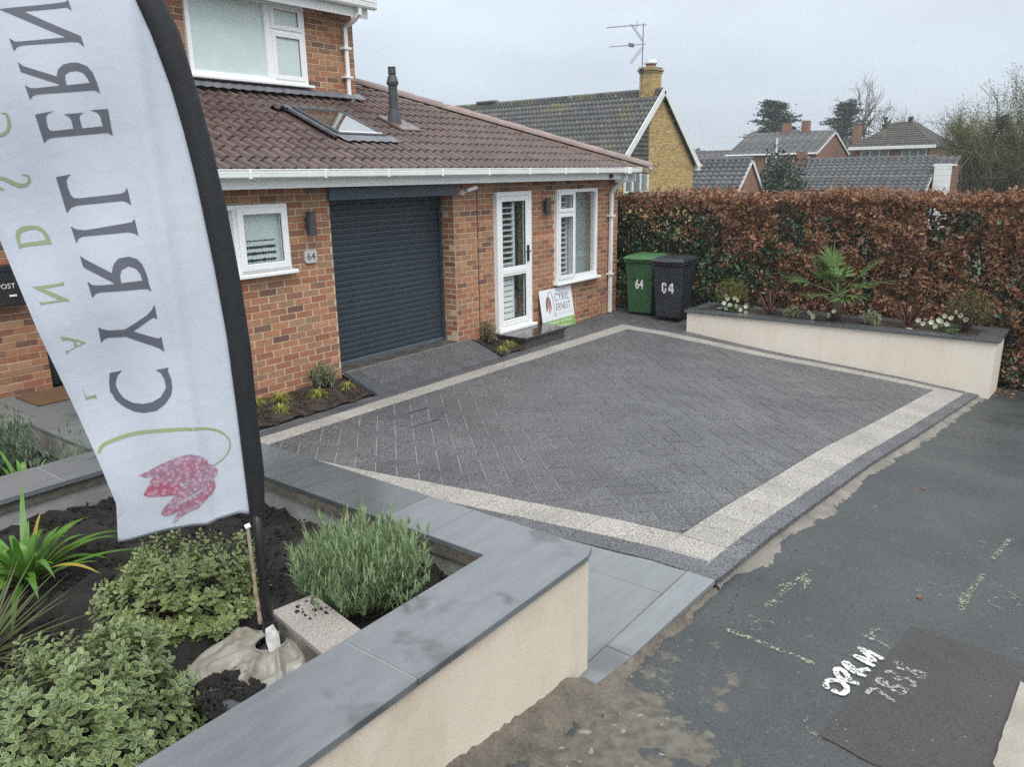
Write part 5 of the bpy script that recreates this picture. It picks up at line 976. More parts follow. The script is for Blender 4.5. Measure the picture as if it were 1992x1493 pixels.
def flat_poly(name, loops, m, parent, off, sub=.06):
    """a printed shape lying on the banner: outline minus holes, cut fine enough to follow the billow"""
    cu = bpy.data.curves.new(name, 'CURVE'); cu.dimensions = '2D'; cu.fill_mode = 'BOTH'
    for L in loops:
        s_ = cu.splines.new('POLY'); s_.points.add(len(L) - 1); s_.use_cyclic_u = True
        for p, q in zip(s_.points, L): p.co = (q[0], q[1], 0, 1)
    ob = bpy.data.objects.new(name, cu); COL.objects.link(ob); dg = bpy.context.evaluated_depsgraph_get(); me = bpy.data.meshes.new_from_object(ob.evaluated_get(dg)); bpy.data.objects.remove(ob)
    bm = bmesh.new(); bm.from_mesh(me)
    for ax in (0, 1):
        lo, hi = min(v.co[ax] for v in bm.verts), max(v.co[ax] for v in bm.verts)
        for c in np.arange(math.ceil(lo / .02) * .02, hi, .02):
            co = [0, 0, 0]; no_ = [0, 0, 0]; co[ax] = c; no_[ax] = 1
            bmesh.ops.bisect_plane(bm, geom=bm.verts[:] + bm.edges[:] + bm.faces[:], plane_co=co, plane_no=no_, dist=1e-6)
    o_ = WL[parent.name]
    for v in bm.verts: v.co = Vector(fp(v.co.x, v.co.y, off)) - o_
    bm.to_mesh(me); bm.free(); me.materials.clear(); me.materials.append(m); return link(name, me, parent, o_)
inkf = pmat('dark_slate_print', (.115, .125, .155), (.10, .11, .14), 3, .6); grnf = pmat('sage_print', (.29, .35, .20), (.27, .33, .19), 3, .6)
for kx, L in T['grey'].items(): flat_poly('letter', L, inkf, flag, .0022)
for kx, L in T['green'].items(): flat_poly('small_letter', L, grnf, flag, .0022)
flat_poly('flower_stem', T['stem'], pmat('stem_print', (.29, .36, .14), (.34, .36, .22), 6, .6), flag, .0022)
def petalmat(name, a, b):
    m, nt, bs = newmat(name); g = nd(nt, 'ShaderNodeNewGeometry'); v = nd(nt, 'ShaderNodeTexVoronoi'); v.inputs['Scale'].default_value = 62; nt.links.new(g.outputs['Position'], v.inputs[0])
    n = noise(nt, g.outputs['Position'], 14, 3)
    col = mixc(nt, mrange(nt, v.outputs['Distance'], .15, .62, .75, 0), mixc(nt, mrange(nt, n, .35, .65, 0, 1), a, b), (.58, .42, .50))
    nt.links.new(col, bs.inputs['Base Color']); bs.inputs['Roughness'].default_value = .6; return m
pmA = petalmat('pink_petal_print', (.36, .13, .19), (.33, .17, .24)); pmB = petalmat('mauve_petal_print', (.36, .18, .25), (.33, .20, .29)); pmC = petalmat('red_petal_print', (.42, .09, .16), (.39, .12, .19))
for i, (L, m) in enumerate(zip(T['petals'], (pmB, pmA, pmC, pmB, pmA, pmB))): flat_poly('petal', [L], m, flag, .0023 + .0004 * i)
# ------------------------------------------------------------------ bins
def bin_(label, x, y, ang, body, lid, num, h=.98, w_=.56, d=.66, gloss=.4):
    t = thing('wheelie_bin', label, 'wheelie bin', (x, y, .0), 'wheelie bins by the hedge'); ca, sa = math.cos(ang), math.sin(ang)
    X = lambda p: (x + p[0] * ca - p[1] * sa, y + p[0] * sa + p[1] * ca, p[2])
    def loft(prs):
        mb = MB(); mb.xf = X; V = []; n = 4
        for z, wx, y0, y1 in prs: V += [(-wx, y0, z), (wx, y0, z), (wx, y1, z), (-wx, y1, z)]
        F = [(3, 2, 1, 0)] + [(i * 4 + k, i * 4 + (k + 1) % 4, i * 4 + 4 + (k + 1) % 4, i * 4 + 4 + k) for i in range(len(prs) - 1) for k in range(4)] + [tuple(range(len(V) - 4, len(V)))]
        return mb.add(V, F)
    a = w_ / 2
    loft([(.03, a * .78, -d * .40, d * .30), (.06, a * .80, -d * .41, d * .34), (.62, a * .90, -d * .46, d * .42), (.66, a * .905, -d * .475, d * .43), (.93, a * .95, -d * .50, d * .46)]).build('bin_body', body, t, bevel=.02)
    loft([(.93, a * 1.0, -d * .53, d * .50), (.985, a * 1.02, -d * .54, d * .51)]).build('bin_rim', body, t, bevel=.01)
    loft([(.987, a * 1.06, -d * .585, d * .52), (1.012, a * 1.06, -d * .585, d * .52), (1.045, a * .93, -d * .47, d * .45), (1.062, a * .75, -d * .28, d * .38)]).build('bin_lid', lid, t, bevel=.012)
    mb = MB(); mb.xf = X; mb.box(-a * .45, a * .45, -d * .66, -d * .57, .99, 1.01); mb.build('lid_grip', lid, t, bevel=.006)
    mb = MB(); mb.xf = X; mb.tube([(-a * .8, d * .60, .97), (a * .8, d * .60, .97)], .018, 8); mb.tube([(-a * .8, d * .5, .96), (-a * .8, d * .60, .97)], .02, 6); mb.tube([(a * .8, d * .5, .96), (a * .8, d * .60, .97)], .02, 6); mb.build('handle', body, t)
    for s_ in (-1, 1):
        mb = MB(); mb.xf = X; mb.tube([(s_ * a * .80, d * .36, .10), (s_ * a * .98, d * .36, .10)], .10, 18); wo_ = mb.build('wheel', M['black'], t); mb = MB(); mb.xf = X; mb.tube([(s_ * a * .985, d * .36, .10), (s_ * a * 1.0, d * .36, .10)], .05, 12); mb.build('hub', M['greyplastic'], wo_)
    mb = MB(); mb.xf = X; mb.box(-a * .55, a * .55, -d * .458, -d * .44, .68, .70); mb.build('moulded_band', body, t)
    sl_ = math.atan2(d * .05, .56); ux = Vector((ca, sa, 0)); nn = Vector((sa, -ca, 0)); uz = (Vector((0, 0, 1)) * math.cos(sl_) + nn * math.sin(sl_)).normalized()
    if num: text_mesh('64', .235, M['whiteink'], 'number', t, X((0, -d * .4425 - .012, .55)), ux, uz, xs=.68, extr=.0008, bold=.006)
    return t, X, ux, uz, d
BA = R(-86)
grn = pmat('bin_green_plastic', (.030, .095, .036), (.036, .105, .042), 3, .42); grl = pmat('bin_lid_green_plastic', (.052, .15, .055), (.06, .165, .06), 3, .45)
blk = pmat('bin_black_plastic', (.018, .020, .026), (.024, .027, .033), 3, .3, rough2=.6, rscale=12)
bin_('green wheelie bin with 64 in white nearest the house downpipe', 12.44, 6.52, BA, grn, grl, True)
t, X, ux, uz, d = bin_('black wheelie bin with broken white 64 beside the planter end', 12.29, 5.90, BA, blk, blk, False)
# partly peeled digits of the black bin
wi = MB(); q0 = Vector(X((0, -d * .4425 - .012, .55)))
def qb(x0, x1, z0, z1): wi.prism([tuple(q0 + ux * a + uz * b + Vector((uz.cross(ux) * .0 + ux.cross(uz) * .0012))) for a, b in ((x0, z0), (x1, z0), (x1, z1), (x0, z1))], [tuple(q0 + ux * a + uz * b) for a, b in ((x0, z0), (x1, z0), (x1, z1), (x0, z1))])
for r in ((-.10, -.075, -.06, .085), (-.075, -.045, .065, .09), (-.045, -.022, .03, .08), (-.075, -.04, -.09, -.058), (-.045, -.022, -.06, -.0), (.075, .10, -.085, .09), (.02, .115, -.045, -.015), (.05, .075, .04, .075), (.035, .055, .0, .045), (.02, .04, -.02, .015)): qb(*r)
wi.build('number', M['whiteink'], t)
# ------------------------------------------------------------------ sign board leaning on the wall
sg = thing('sign_board', 'white company board with dark lettering and green band leaning on the wall below the window', 'sign', (10.45, 6.95, 0))
SA = Vector((9.90, 6.975, .012)); tz = 0; lean = R(9)
ux = Vector((math.cos(tz), 0, -math.sin(tz) * .0)); ux = Vector((1, 0, 0)); uz = Vector((0, math.sin(lean), math.cos(lean)))
rot = 0; ux, uz = (ux * math.cos(rot) + uz * math.sin(rot)), (uz * math.cos(rot) - ux * math.sin(rot)); sn = ux.cross(uz)
SP = lambda a, b, c=0: tuple(SA + ux * a + uz * b + sn * c)
mb = MB(); mb.xf = lambda p: SP(*p); W_, H_ = .92, .66; mb.box(0, W_, 0, H_, -.008, 0); mb.build('board', pmat('white_board', (.78, .81, .84), (.75, .78, .81), 2, .35), sg)
mb = MB(); mb.xf = lambda p: SP(*p); mb.box(.004, W_ - .004, .004, .155, .0003, .0012); mb.build('green_band', pmat('leaf_green_band', (.25, .42, .12), (.23, .40, .11), 3, .4), sg)
def bt(s_, a, b, size, m, xs=1, sp=1, bold=0, nm='lettering'): text_mesh(s_, size, m, nm, sg, SP(a, b, .0016), ux, uz, xs=xs, sp=sp, extr=.0004, bold=bold)
bt('CYRIL', .61, .50, .185, M['ink'], .78, 1.12, -.0015); bt('ERNEST', .625, .345, .165, M['ink'], .68, 1.12, -.0015); bt('LANDSCAPES', .585, .235, .062, pmat('pale_lettering', (.50, .54, .50), (.46, .5, .46), 3, .5), .9, 2.1)
bt('01793 664 203   01633 480 220', .48, .108, .068, M['whiteink'], .80); bt('www.cyrilernestlandscapes.co.uk', .52, .042, .05, M['whiteink'], .80)
stem = MB(); L = [(.375, .185), (.372, .30), (.362, .45), (.335, .57), (.295, .625), (.25, .61), (.225, .56)]
stem.tube([SP(a, b, .002) for a, b in ipl(L, 24)], .0035, 4); stem.build('stem', M['ink'], sg)
def petal2(P, m): MB().add([SP(a, b, .002) for a, b in P], [tuple(range(len(P)))]).build('petal', m, sg)
pa = pmat('brown_petal', (.22, .15, .13), (.26, .14, .12), 12, .5); pb = pmat('salmon_petal', (.52, .22, .18), (.50, .28, .24), 14, .5)
petal2([(.15, .30), (.135, .37), (.15, .46), (.18, .53), (.22, .555), (.21, .46), (.19, .38), (.165, .31)], pa); petal2([(.22, .555), (.26, .53), (.285, .46), (.29, .37), (.275, .30), (.262, .36), (.245, .45)], pa); petal2([(.22, .55), (.245, .45), (.255, .36), (.245, .28), (.225, .26), (.205, .31), (.195, .38), (.21, .46)], pb)
# ------------------------------------------------------------------ manhole cover recessed in the paving
mc = thing('manhole_cover', 'recessed inspection cover filled with dark paving in the driveway', 'cover', (5.53, 5.48, 0))
Pm = [(5.24, 5.32), (5.83, 5.26), (5.83, 5.66), (5.22, 5.68)]
mb = MB()
for i in range(4):
    a, b = Pm[i], Pm[(i + 1) % 4]; mb.bar((a[0], a[1], zd(*a) - .004), (b[0], b[1], zd(*b) - .004), .005, .01)
mb.build('frame', M['darkedge'], mc)
mb = MB(); mb.bar((5.52, 5.70, zd(5.7, 5.68) - .002), (5.83, 5.672, zd(5.83, 5.67) - .002), .013, .008); mb.build('open_joint', M['black'], mc); mb = MB(); mb.bar((5.24, 5.318, zd(5.24, 5.3)), (5.60, 5.282, zd(5.6, 5.28)), .012, .006); mb.build('open_joint', M['black'], mc)
# ------------------------------------------------------------------ vegetation builders
def unit(a): return a / np.maximum(np.linalg.norm(a, axis=-1, keepdims=True), 1e-9)
def leaf_arrays(P, D, N, L, W, fold=.18, droop=.15, mid=.5):
    """oval leaves folded along the midrib; 'rim' is 0 on the midrib and 1 at the margin"""
    P, D, N = np.asarray(P, float), unit(np.asarray(D, float)), np.asarray(N, float); L = np.broadcast_to(L, len(P))[:, None]; W = np.broadcast_to(W, len(P))[:, None]
    Sd = unit(np.cross(D, N)); N = unit(np.cross(Sd, D)); c = lambda t, s, n: P + D * L * t + Sd * W * s - N * (W * n + L * droop * t * t)
    V = np.stack([c(0, 0, 0), c(mid * .62, .40, 0), c(mid * 1.45, .42, 0), c(1, 0, 0), c(mid * 1.45, -.42, 0), c(mid * .62, -.40, 0), c(mid * .62, 0, fold), c(mid * 1.45, 0, fold)], 1).reshape(-1, 3)
    i = np.arange(len(P))[:, None, None] * 8; F = (np.array([[0, 1, 6], [1, 2, 7], [1, 7, 6], [2, 3, 7], [3, 4, 7], [4, 5, 6], [4, 6, 7], [5, 0, 6]])[None] + i).reshape(-1, 3)
    return V, F, np.tile([1., 1., 1., 1., 1., 1., 0., 0.], len(P))
def blade_arrays(P, D, L, W, bend, segs=4, taper=1.5, sidefix=None, fold=0):
    """thin blades bending down along their length"""
    P, D = np.asarray(P, float), unit(np.asarray(D, float)); n = len(P); L = np.broadcast_to(L, n)[:, None]; W = np.broadcast_to(W, n)[:, None]; bend = np.broadcast_to(bend, n)[:, None]
    Sd = np.cross(D, np.array([0, 0, 1.])) ; bad = np.linalg.norm(Sd, axis=1) < .05; Sd[bad] = [1, 0, 0]; Sd = unit(Sd) if sidefix is None else sidefix
    V = []
    for k in range(segs + 1):
        t = k / segs; c = P + D * L * t + np.array([0, 0, -1.]) * bend * L * t * t; w = W * (1 - t ** taper * .96) * (.55 + .45 * min(1, t * 3)) / 2
        V += [c - Sd * w, c + Sd * w]
    V = np.stack(V, 1).reshape(-1, 3); q = np.array([[2 * k, 2 * k + 1, 2 * k + 3, 2 * k + 2] for k in range(segs)]); F = (q[None] + (np.arange(n) * 2 * (segs + 1))[:, None, None]).reshape(-1, 4)
    tip = np.tile(np.repeat(np.linspace(0, 1, segs + 1), 2), n); return V, F, tip
def rdir(rg, n, zmin=-1, zmax=1):
    z = rg.uniform(zmin, zmax, n); a = rg.uniform(0, 2 * np.pi, n); r = np.sqrt(1 - z * z); return np.stack([r * np.cos(a), r * np.sin(a), z], 1)
def stems(name, pairs, m, parent, r=.003, n=4):
    mb = MB()
    for pts in pairs: mb.tube(pts, [r * (1 - .6 * i / (len(pts) - 1)) for i in range(len(pts))], n, False)
    return mb.build(name, m, parent)
M['bark'] = pmat('brown_bark', (.075, .055, .04), (.11, .085, .062), 20, .9, bmp=.5, bscale=60)
M['twig'] = pmat('dark_twig', (.045, .032, .024), (.065, .045, .033), 30, .85)
M['pitto'] = leafmat('variegated_leaf', [(0, (.115, .175, .042)), (.35, (.17, .235, .065)), (.7, (.24, .30, .095)), (1, (.09, .145, .036))], rim=((.50, .53, .29), .78), rough=.3, trans=.25)
M['pitto2'] = leafmat('grey_green_variegated_leaf', [(0, (.095, .155, .05)), (.4, (.135, .20, .066)), (.75, (.20, .26, .09)), (1, (.07, .12, .04))], rim=((.46, .51, .30), .78), rough=.3, trans=.25)
def rosette_shrub(name, label, c, rad, n, seed, m, leafL, group):
    rg = np.random.default_rng(seed); t = thing(name, label, 'shrub', c, group)
    u = rdir(rg, n, -.25, 1); lump = 1 + .13 * np.sin(5 * u[:, 0] + seed) * np.cos(4 * u[:, 1]) + .10 * np.sin(9 * u[:, 2] + 3 * u[:, 0])
    depth = np.where(rg.random(n) < .72, rg.uniform(.86, 1.08, n), rg.uniform(.45, .86, n))
    C_ = np.array(c) + u * np.array(rad) * (lump * depth)[:, None] + np.array([0, 0, rad[2] * .35])
    ax = unit(u + np.array([0, 0, .75]) + rg.normal(0, .28, (n, 3))); Pl, Dl, Nl, Ll = [], [], [], []
    k = 8
    for j in range(k):
        a = rg.uniform(0, .5, n) + j * 2.4; e1 = unit(np.cross(ax, np.array([.3, .5, .8]))); e2 = np.cross(ax, e1); out = e1 * np.cos(a)[:, None] + e2 * np.sin(a)[:, None]
        up = .15 + .95 * (j / k) ** 1.3; d = unit(out + ax * up); Pl.append(C_ - ax * (.055 * (1 - j / k))[..., None] if False else C_ - ax * (.06 * (1 - j / k))); Dl.append(d); Nl.append(unit(ax - d * np.sum(ax * d, 1, keepdims=True) + rg.normal(0, .12, (n, 3)))); Ll.append(leafL * rg.uniform(.7, 1.2, n) * (1 - .45 * (j / k) ** 2))
    L = np.concatenate(Ll); V, F, rim = leaf_arrays(np.concatenate(Pl), np.concatenate(Dl), np.concatenate(Nl), L, L * .60, .12, .12, .5)
    tag(npmesh('leaves', V, F, m, t, attrs={'rim': rim}), kind='stuff')
    prs = []
    for i in rg.choice(n, min(n, 260), replace=False):
        b = np.array(c) + np.array([rg.normal(0, .04), rg.normal(0, .04), 0]); p = C_[i]; mid = b * .45 + p * .55 + np.array([0, 0, -.02]); prs.append([b, mid, p - ax[i] * .06, p])
    stems('stem', prs, M['twig'], t, .0035, 4); return t
rosette_shrub('evergreen_shrub', 'yellow green variegated shrub beneath the flag in the raised bed', (1.56, 3.13, .52), (.37, .34, .25), 600, 11, M['pitto'], .034, 'variegated shrubs in the raised bed')
rosette_shrub('evergreen_shrub', 'grey green variegated shrub in the bottom left corner beside the weight bag', (.89, 2.62, .48), (.41, .37, .30), 720, 12, M['pitto2'], .038, 'variegated shrubs in the raised bed')
M['lav'] = leafmat('lavender_leaf', [(0, (.15, .225, .11)), (.4, (.20, .29, .14)), (.8, (.26, .345, .18)), (1, (.30, .38, .23))], rough=.6, trans=.25)
M['lav2'] = leafmat('blue_green_lavender_leaf', [(0, (.10, .16, .105)), (.5, (.14, .205, .13)), (1, (.19, .255, .165))], rough=.6, trans=.25)
def lavender(label, c, r, h, nst, seed, m, leafL=.045):
    rg = np.random.default_rng(seed); t = thing('lavender', label, 'plant', c)
    a = rg.uniform(0, 2 * np.pi, nst); q = np.sqrt(rg.random(nst)); dx, dy = np.cos(a) * q, np.sin(a) * q; H = h * (1 - .42 * q ** 2) * rg.uniform(.62, 1.22, nst); dx = dx + rg.normal(0, .10, nst); dy = dy + rg.normal(0, .10, nst)
    base = np.array(c) + np.stack([dx * r * .35, dy * r * .35, np.zeros(nst)], 1); top = np.array(c) + np.stack([dx * r, dy * r, H], 1); P, D, L = [], [], []
    for s_ in range(7):
        f = .28 + .72 * s_ / 6; p = base + (top - base) * f + np.stack([dx * r * .10 * f * (1 - f) * 4] * 1 + [dy * r * .10 * f * (1 - f) * 4, -H * .0], 1)
        for j in range(4):
            an = rg.uniform(0, 6.28, nst); d = np.stack([np.cos(an), np.sin(an), rg.uniform(.7, 1.6, nst) + (1.6 if s_ == 6 else 0)], 1) + unit(top - base) * .6
            P.append(p + rg.normal(0, .004, (nst, 3))); D.append(d); L.append(leafL * rg.uniform(.7, 1.25, nst))
    V, F, tip = blade_arrays(np.concatenate(P), np.concatenate(D), np.concatenate(L), .0075, rg.uniform(.02, .3, 28 * nst), 3, 2.4)
    tag(npmesh('leaves', V, F, m, t), kind='stuff'); stems('stem', [[base[i], top[i]] for i in range(nst)], M['lav'], t, .0025, 3); return t
lavender('large green lavender bush in the raised bed corner beside the loose block', (2.10, 2.52, .53), .33, .38, 230, 21, M['lav'], .062)
lavender('grey green lavender mound beyond the back coping at the left edge', (2.22, 7.55, -.05), .44, .56, 300, 22, M['lav2'], .06)
t = lavender('small lavender tufts just behind the back coping of the raised bed', (2.42, 5.55, .0), .55, .80, 130, 23, M['lav2'], .06)
def strap_plant(name, label, cat, c, n, L, W, m, seed, bend=(.3, .8), el=(.5, 1.3), leafname='leaf', azr=(0, 6.28), group=None, gmat=None):
    rg = np.random.default_rng(seed); t = thing(name, label, cat, c, group)
    for i in range(n):
        a = rg.uniform(*azr); e = rg.uniform(*el); d = np.array([[math.cos(a) * math.cos(e), math.sin(a) * math.cos(e), math.sin(e)]]); l = rg.uniform(*L)
        p = np.array([c]) + np.array([[math.cos(a) * .02, math.sin(a) * .02, rg.uniform(0, .03)]]); V, F, tip = blade_arrays(p, d, l, rg.uniform(*W), rg.uniform(*bend), 9, 2.4)
        mm = gmat if gmat and rg.random() < .03 else m; npmesh(leafname, V, F, mm, t, loc=p[0], smooth=True, attrs={'tip': np.clip(tip * 3 - 2.2, 0, 1)})
    return t
M['strap'] = leafmat('glossy_strap_leaf', [(0, (.075, .19, .028)), (.5, (.11, .25, .035)), (1, (.15, .29, .05))], rough=.3, trans=.3)
M['yellowstrap'] = leafmat('yellowing_strap_leaf', [(0, (.42, .36, .04)), (1, (.30, .20, .05))], rough=.5, trans=.2)
M['phorm'] = leafmat('spiky_dark_leaf', [(0, (.065, .085, .028)), (.5, (.09, .11, .035)), (1, (.12, .13, .05))], rough=.45, trans=.15)
strap_plant('agapanthus', 'bright green strap leaved plant at the left edge behind the shrubs', 'plant', (1.24, 4.0, .52), 75, (.40, .70), (.034, .046), M['strap'], 31, (.3, .8), (.45, 1.4), gmat=M['yellowstrap'])
strap_plant('agapanthus', 'bright green strap leaved plant behind the back coping at the left edge', 'plant', (1.80, 5.45, .36), 50, (.45, .75), (.03, .042), M['strap'], 32, (.25, .75), (.6, 1.4), gmat=M['yellowstrap'])
strap_plant('spiky_plant', 'dark narrow leaved spiky plant at the left edge between shrub and strap leaves', 'plant', (.84, 3.42, .56), 110, (.32, .52), (.012, .016), M['phorm'], 33, (.02, .2), (.0, 1.2))
# yellow striped sedges and euphorbias in the beds by the house
M['sedge'] = leafmat('golden_sedge_leaf', [(0, (.34, .36, .07)), (.5, (.44, .44, .11)), (.8, (.20, .26, .05)), (1, (.5, .46, .16))], rough=.5, trans=.3)
def sedge_proto(seed):
    rg = np.random.default_rng(seed); n = 95; a = rg.uniform(0, 6.28, n); e = rg.uniform(.35, 1.35, n); D = np.stack([np.cos(a) * np.cos(e), np.sin(a) * np.cos(e), np.sin(e)], 1)
    V, F, tip = blade_arrays(np.stack([np.cos(a) * .015, np.sin(a) * .015, np.zeros(n)], 1), D, rg.uniform(.13, .23, n), .008, rg.uniform(.45, .95, n), 4, 1.8); return V, F
sedges = [(4.60, 7.04, 'golden sedge nearest the flag pole in the bed left of the garage'), (4.88, 6.98, 'golden sedge against the brick wall third from the garage apron'), (4.70, 6.73, 'golden sedge at the front edge of the garage bed, lowest of the clumps'), (5.27, 6.82, 'golden sedge in front of the grey green bushy plant left of the garage'), (5.70, 6.83, 'golden sedge beside the pale edging of the garage apron'), (8.36, 6.62, 'golden sedge next to the apron in the small bed by the step'), (8.62, 6.70, 'golden sedge against the dark stone step in the small bed')]
sp0 = None
for i, (x, y, lab) in enumerate(sedges):
    loc = (x, y, b1z(x, y) + .01)
    if sp0 is None:
        sp0 = thing('sedge_clump', lab, 'sedge', loc, 'golden sedges in the beds along the house'); V, F = sedge_proto(41); tag(npmesh('blades', V + np.array(loc), F, M['sedge'], sp0), kind='stuff')
    else:
        r_ = sp0.copy(); COL.objects.link(r_); r_.location = loc; r_.rotation_euler = (0, 0, i * 1.1); s_ = (.9, 1.08, .95, 1.1, .9, .85, .95)[i]; r_.scale = (s_,) * 3; r_['label'] = lab
        for ch in list(sp0.children): c2 = ch.copy(); COL.objects.link(c2); c2.parent = r_
M['euph'] = leafmat('grey_green_narrow_leaf', [(0, (.16, .22, .13)), (.5, (.22, .28, .17)), (1, (.30, .34, .20))], rough=.6, trans=.25)
M['euph2'] = leafmat('pale_striped_narrow_leaf', [(0, (.26, .33, .16)), (.5, (.38, .43, .25)), (1, (.48, .51, .34))], rough=.6, trans=.25)
M['euph3'] = leafmat('tan_green_narrow_leaf', [(0, (.20, .20, .11)), (.5, (.28, .26, .15)), (1, (.33, .29, .17))], rough=.6, trans=.25)
def euphorbia(label, c, r, h, seed, m, nst=32, L=.075, W=.011):
    rg = np.random.default_rng(seed); t = thing('euphorbia', label, 'plant', c); P, D, prs = [], [], []
    for i in range(nst):
        a = rg.uniform(0, 6.28); q = math.sqrt(rg.random()); top = np.array(c) + np.array([math.cos(a) * q * r, math.sin(a) * q * r, h * (1 - .4 * q * q) * rg.uniform(.85, 1.05)]); b = np.array(c) + np.array([math.cos(a) * q * r * .3, math.sin(a) * q * r * .3, 0]); prs.append([b, (b + top) / 2 + np.array([0, 0, .02]), top])
        for k in range(20):
            f = .35 + .65 * k / 19; an = rg.uniform(0, 6.28); P.append(b + (top - b) * f); D.append([math.cos(an), math.sin(an), .1 + .9 * (f - .4)])
    V, F, tip = blade_arrays(P, D, rg.uniform(.7, 1.15, len(P)) * L, W, rg.uniform(.2, .9, len(P)), 3, 2.2); tag(npmesh('leaves', V, F, m, t), kind='stuff'); stems('stem', prs, M['twig'], t, .004); return t
euphorbia('bushy grey green plant against the brick wall left of the garage door', (5.50, 6.98, .10), .17, .31, 51, M['euph'])
euphorbia('bushy tan green plant beside the white sill of the glazed door', (8.52, 6.97, .10), .16, .32, 52, M['euph3'])
# ---- plants in the long planter
PZ = .265
euphorbia('low pale grassy clump between dark cordyline and palm, left of the palm', (11.98, 3.76, PZ), .13, .17, 53, M['euph2'], 26, .085, .010)
euphorbia('low pale grassy clump right of the palm by the coping', (11.98, 2.60, PZ), .14, .19, 54, M['euph2'], 30, .085, .010)
M['hel_leaf'] = leafmat('hellebore_leaf', [(0, (.05, .10, .035)), (.5, (.08, .14, .05)), (1, (.15, .21, .08))], rough=.4, trans=.15)
M['petal'] = leafmat('cream_petal', [(0, (.66, .66, .48)), (.5, (.74, .74, .60)), (1, (.68, .66, .55))], rough=.6, trans=.35)
def hellebore(label, c, fl, nl, seed, r=.16):
    rg = np.random.default_rng(seed); t = thing('hellebore', label, 'flower', c, 'white hellebores in the planter')
    P, D, N = [], [], []
    for i in range(nl):
        a = rg.uniform(0, 6.28); q = rg.uniform(.15, 1) * r; z = rg.uniform(.02, .12); p = np.array(c) + np.array([math.cos(a) * q * .6, math.sin(a) * q * .6, z])
        for j in (-.7, 0, .7): P.append(p); D.append([math.cos(a + j), math.sin(a + j), .15]); N.append([0, 0, 1])
    V, F, rim = leaf_arrays(P, D, N, rg.uniform(.07, .12, len(P)), .032, .15, .25); tag(npmesh('leaves', V, F, M['hel_leaf'], t), kind='stuff'); prs = []
    for (dx, dy, dz) in fl:
        p = np.array(c) + np.array([dx, dy, dz]); prs.append([np.array(c) + np.array([dx * .2, dy * .2, 0]), np.array(c) + np.array([dx * .75, dy * .75, dz * .7]), p])
        ax = unit(np.array([-.8 + rg.normal(0, .3), -.4 + rg.normal(0, .4), .25 + rg.normal(0, .25)])); e1 = unit(np.cross(ax, [0, 0, 1.])); e2 = np.cross(ax, e1); Pp, Dp, Np = [], [], []
        for k in range(5):
            a = k * 2 * math.pi / 5; o_ = e1 * math.cos(a) + e2 * math.sin(a); Pp.append(p); Dp.append(o_ + ax * .35); Np.append(ax)
        V, F, rim = leaf_arrays(Pp, Dp, Np, .040, .036, -.1, -.12, .6); npmesh('flower', V, F, M['petal'], t, loc=p)
    stems('stem', prs, M['hel_leaf'], t, .004); return t
hellebore('white hellebore flowers in front of the red tipped bush at the left end', (11.93, 4.70, PZ), [(-.04, .12, .13), (-.05, .02, .11), (-.06, -.08, .10), (0, .08, .20), (0, -.10, .19), (.03, -.02, .22), (-.08, -.18, .06), (.02, -.22, .10), (-.05, .08, .05), (-.1, -.28, .03), (.06, .14, .24)], 14, 61)
hellebore('small white hellebore with few flowers at the foot of the palm', (11.92, 3.28, PZ), [(-.02, .14, .07), (-.04, .12, .03), (0, -.16, .14), (-.02, -.08, .09), (.02, .2, .10)], 9, 62, .14)
hellebore('tall white hellebore at the right end of the planter', (11.92, 1.60, PZ), [(-.04, .38, .14), (-.05, .32, .10), (.0, .06, .22), (-.02, -.02, .20), (.02, -.12, .24), (-.04, .12, .16), (-.06, .16, .08), (0, -.2, .19), (.03, -.05, .28), (-.02, .22, .12), (-.05, .02, .12), (0, .1, .14)], 14, 63, .2)
M['nand'] = leafmat('nandina_leaf', [(0, (.06, .10, .02)), (.45, (.12, .17, .03)), (.7, (.20, .16, .04)), (.88, (.27, .10, .035)), (1, (.10, .12, .03))], rough=.4, trans=.3)
M['nand2'] = leafmat('dark_nandina_leaf', [(0, (.055, .07, .02)), (.45, (.10, .11, .03)), (.7, (.13, .085, .035)), (1, (.16, .07, .03))], rough=.4, trans=.3)
def nandina(label, c, r, h, seed, m):
    rg = np.random.default_rng(seed); n = 1500; t = thing('nandina', label, 'shrub', c); u = rdir(rg, n, -.6, 1); q = rg.random(n) ** .4
    P = np.array(c) + np.array([0, 0, h * .55]) + u * q[:, None] * np.array([r, r, h * .48]); D = unit(u * .5 + rdir(rg, n) + np.array([0, 0, .1])); V, F, rim = leaf_arrays(P, D, rdir(rg, n, .2, 1), rg.uniform(.03, .05, n), .013, .1, .2)
    tag(npmesh('leaves', V, F, m, t), kind='stuff'); stems('stem', [[np.array(c) + np.array([rg.normal(0, .02), rg.normal(0, .02), 0]), (np.array(c) + P[i]) / 2, P[i]] for i in rg.choice(n, 70, replace=False)], M['twig'], t, .004); return t
nandina('feathery green bush with red tips at the left end of the planter', (12.12, 4.80, PZ), .25, .50, 71, M['nand'])
nandina('dark feathery bush at the right end of the planter', (12.12, 1.42, PZ), .32, .56, 72, M['nand2'])
M['cord'] = leafmat('dark_red_sword_leaf', [(0, (.075, .028, .026)), (.5, (.11, .04, .036)), (1, (.15, .065, .05))], rough=.35, trans=.1)
strap_plant('cordyline', 'dark red sword leaved plant between left hellebore and palm', 'plant', (12.03, 4.12, PZ), 30, (.34, .60), (.020, .028), M['cord'], 81, (.02, .25), (.55, 1.5))
strap_plant('cordyline', 'dark red sword leaved plant right of the palm', 'plant', (12.03, 2.12, PZ), 30, (.34, .62), (.020, .028), M['cord'], 82, (.02, .25), (.5, 1.5))
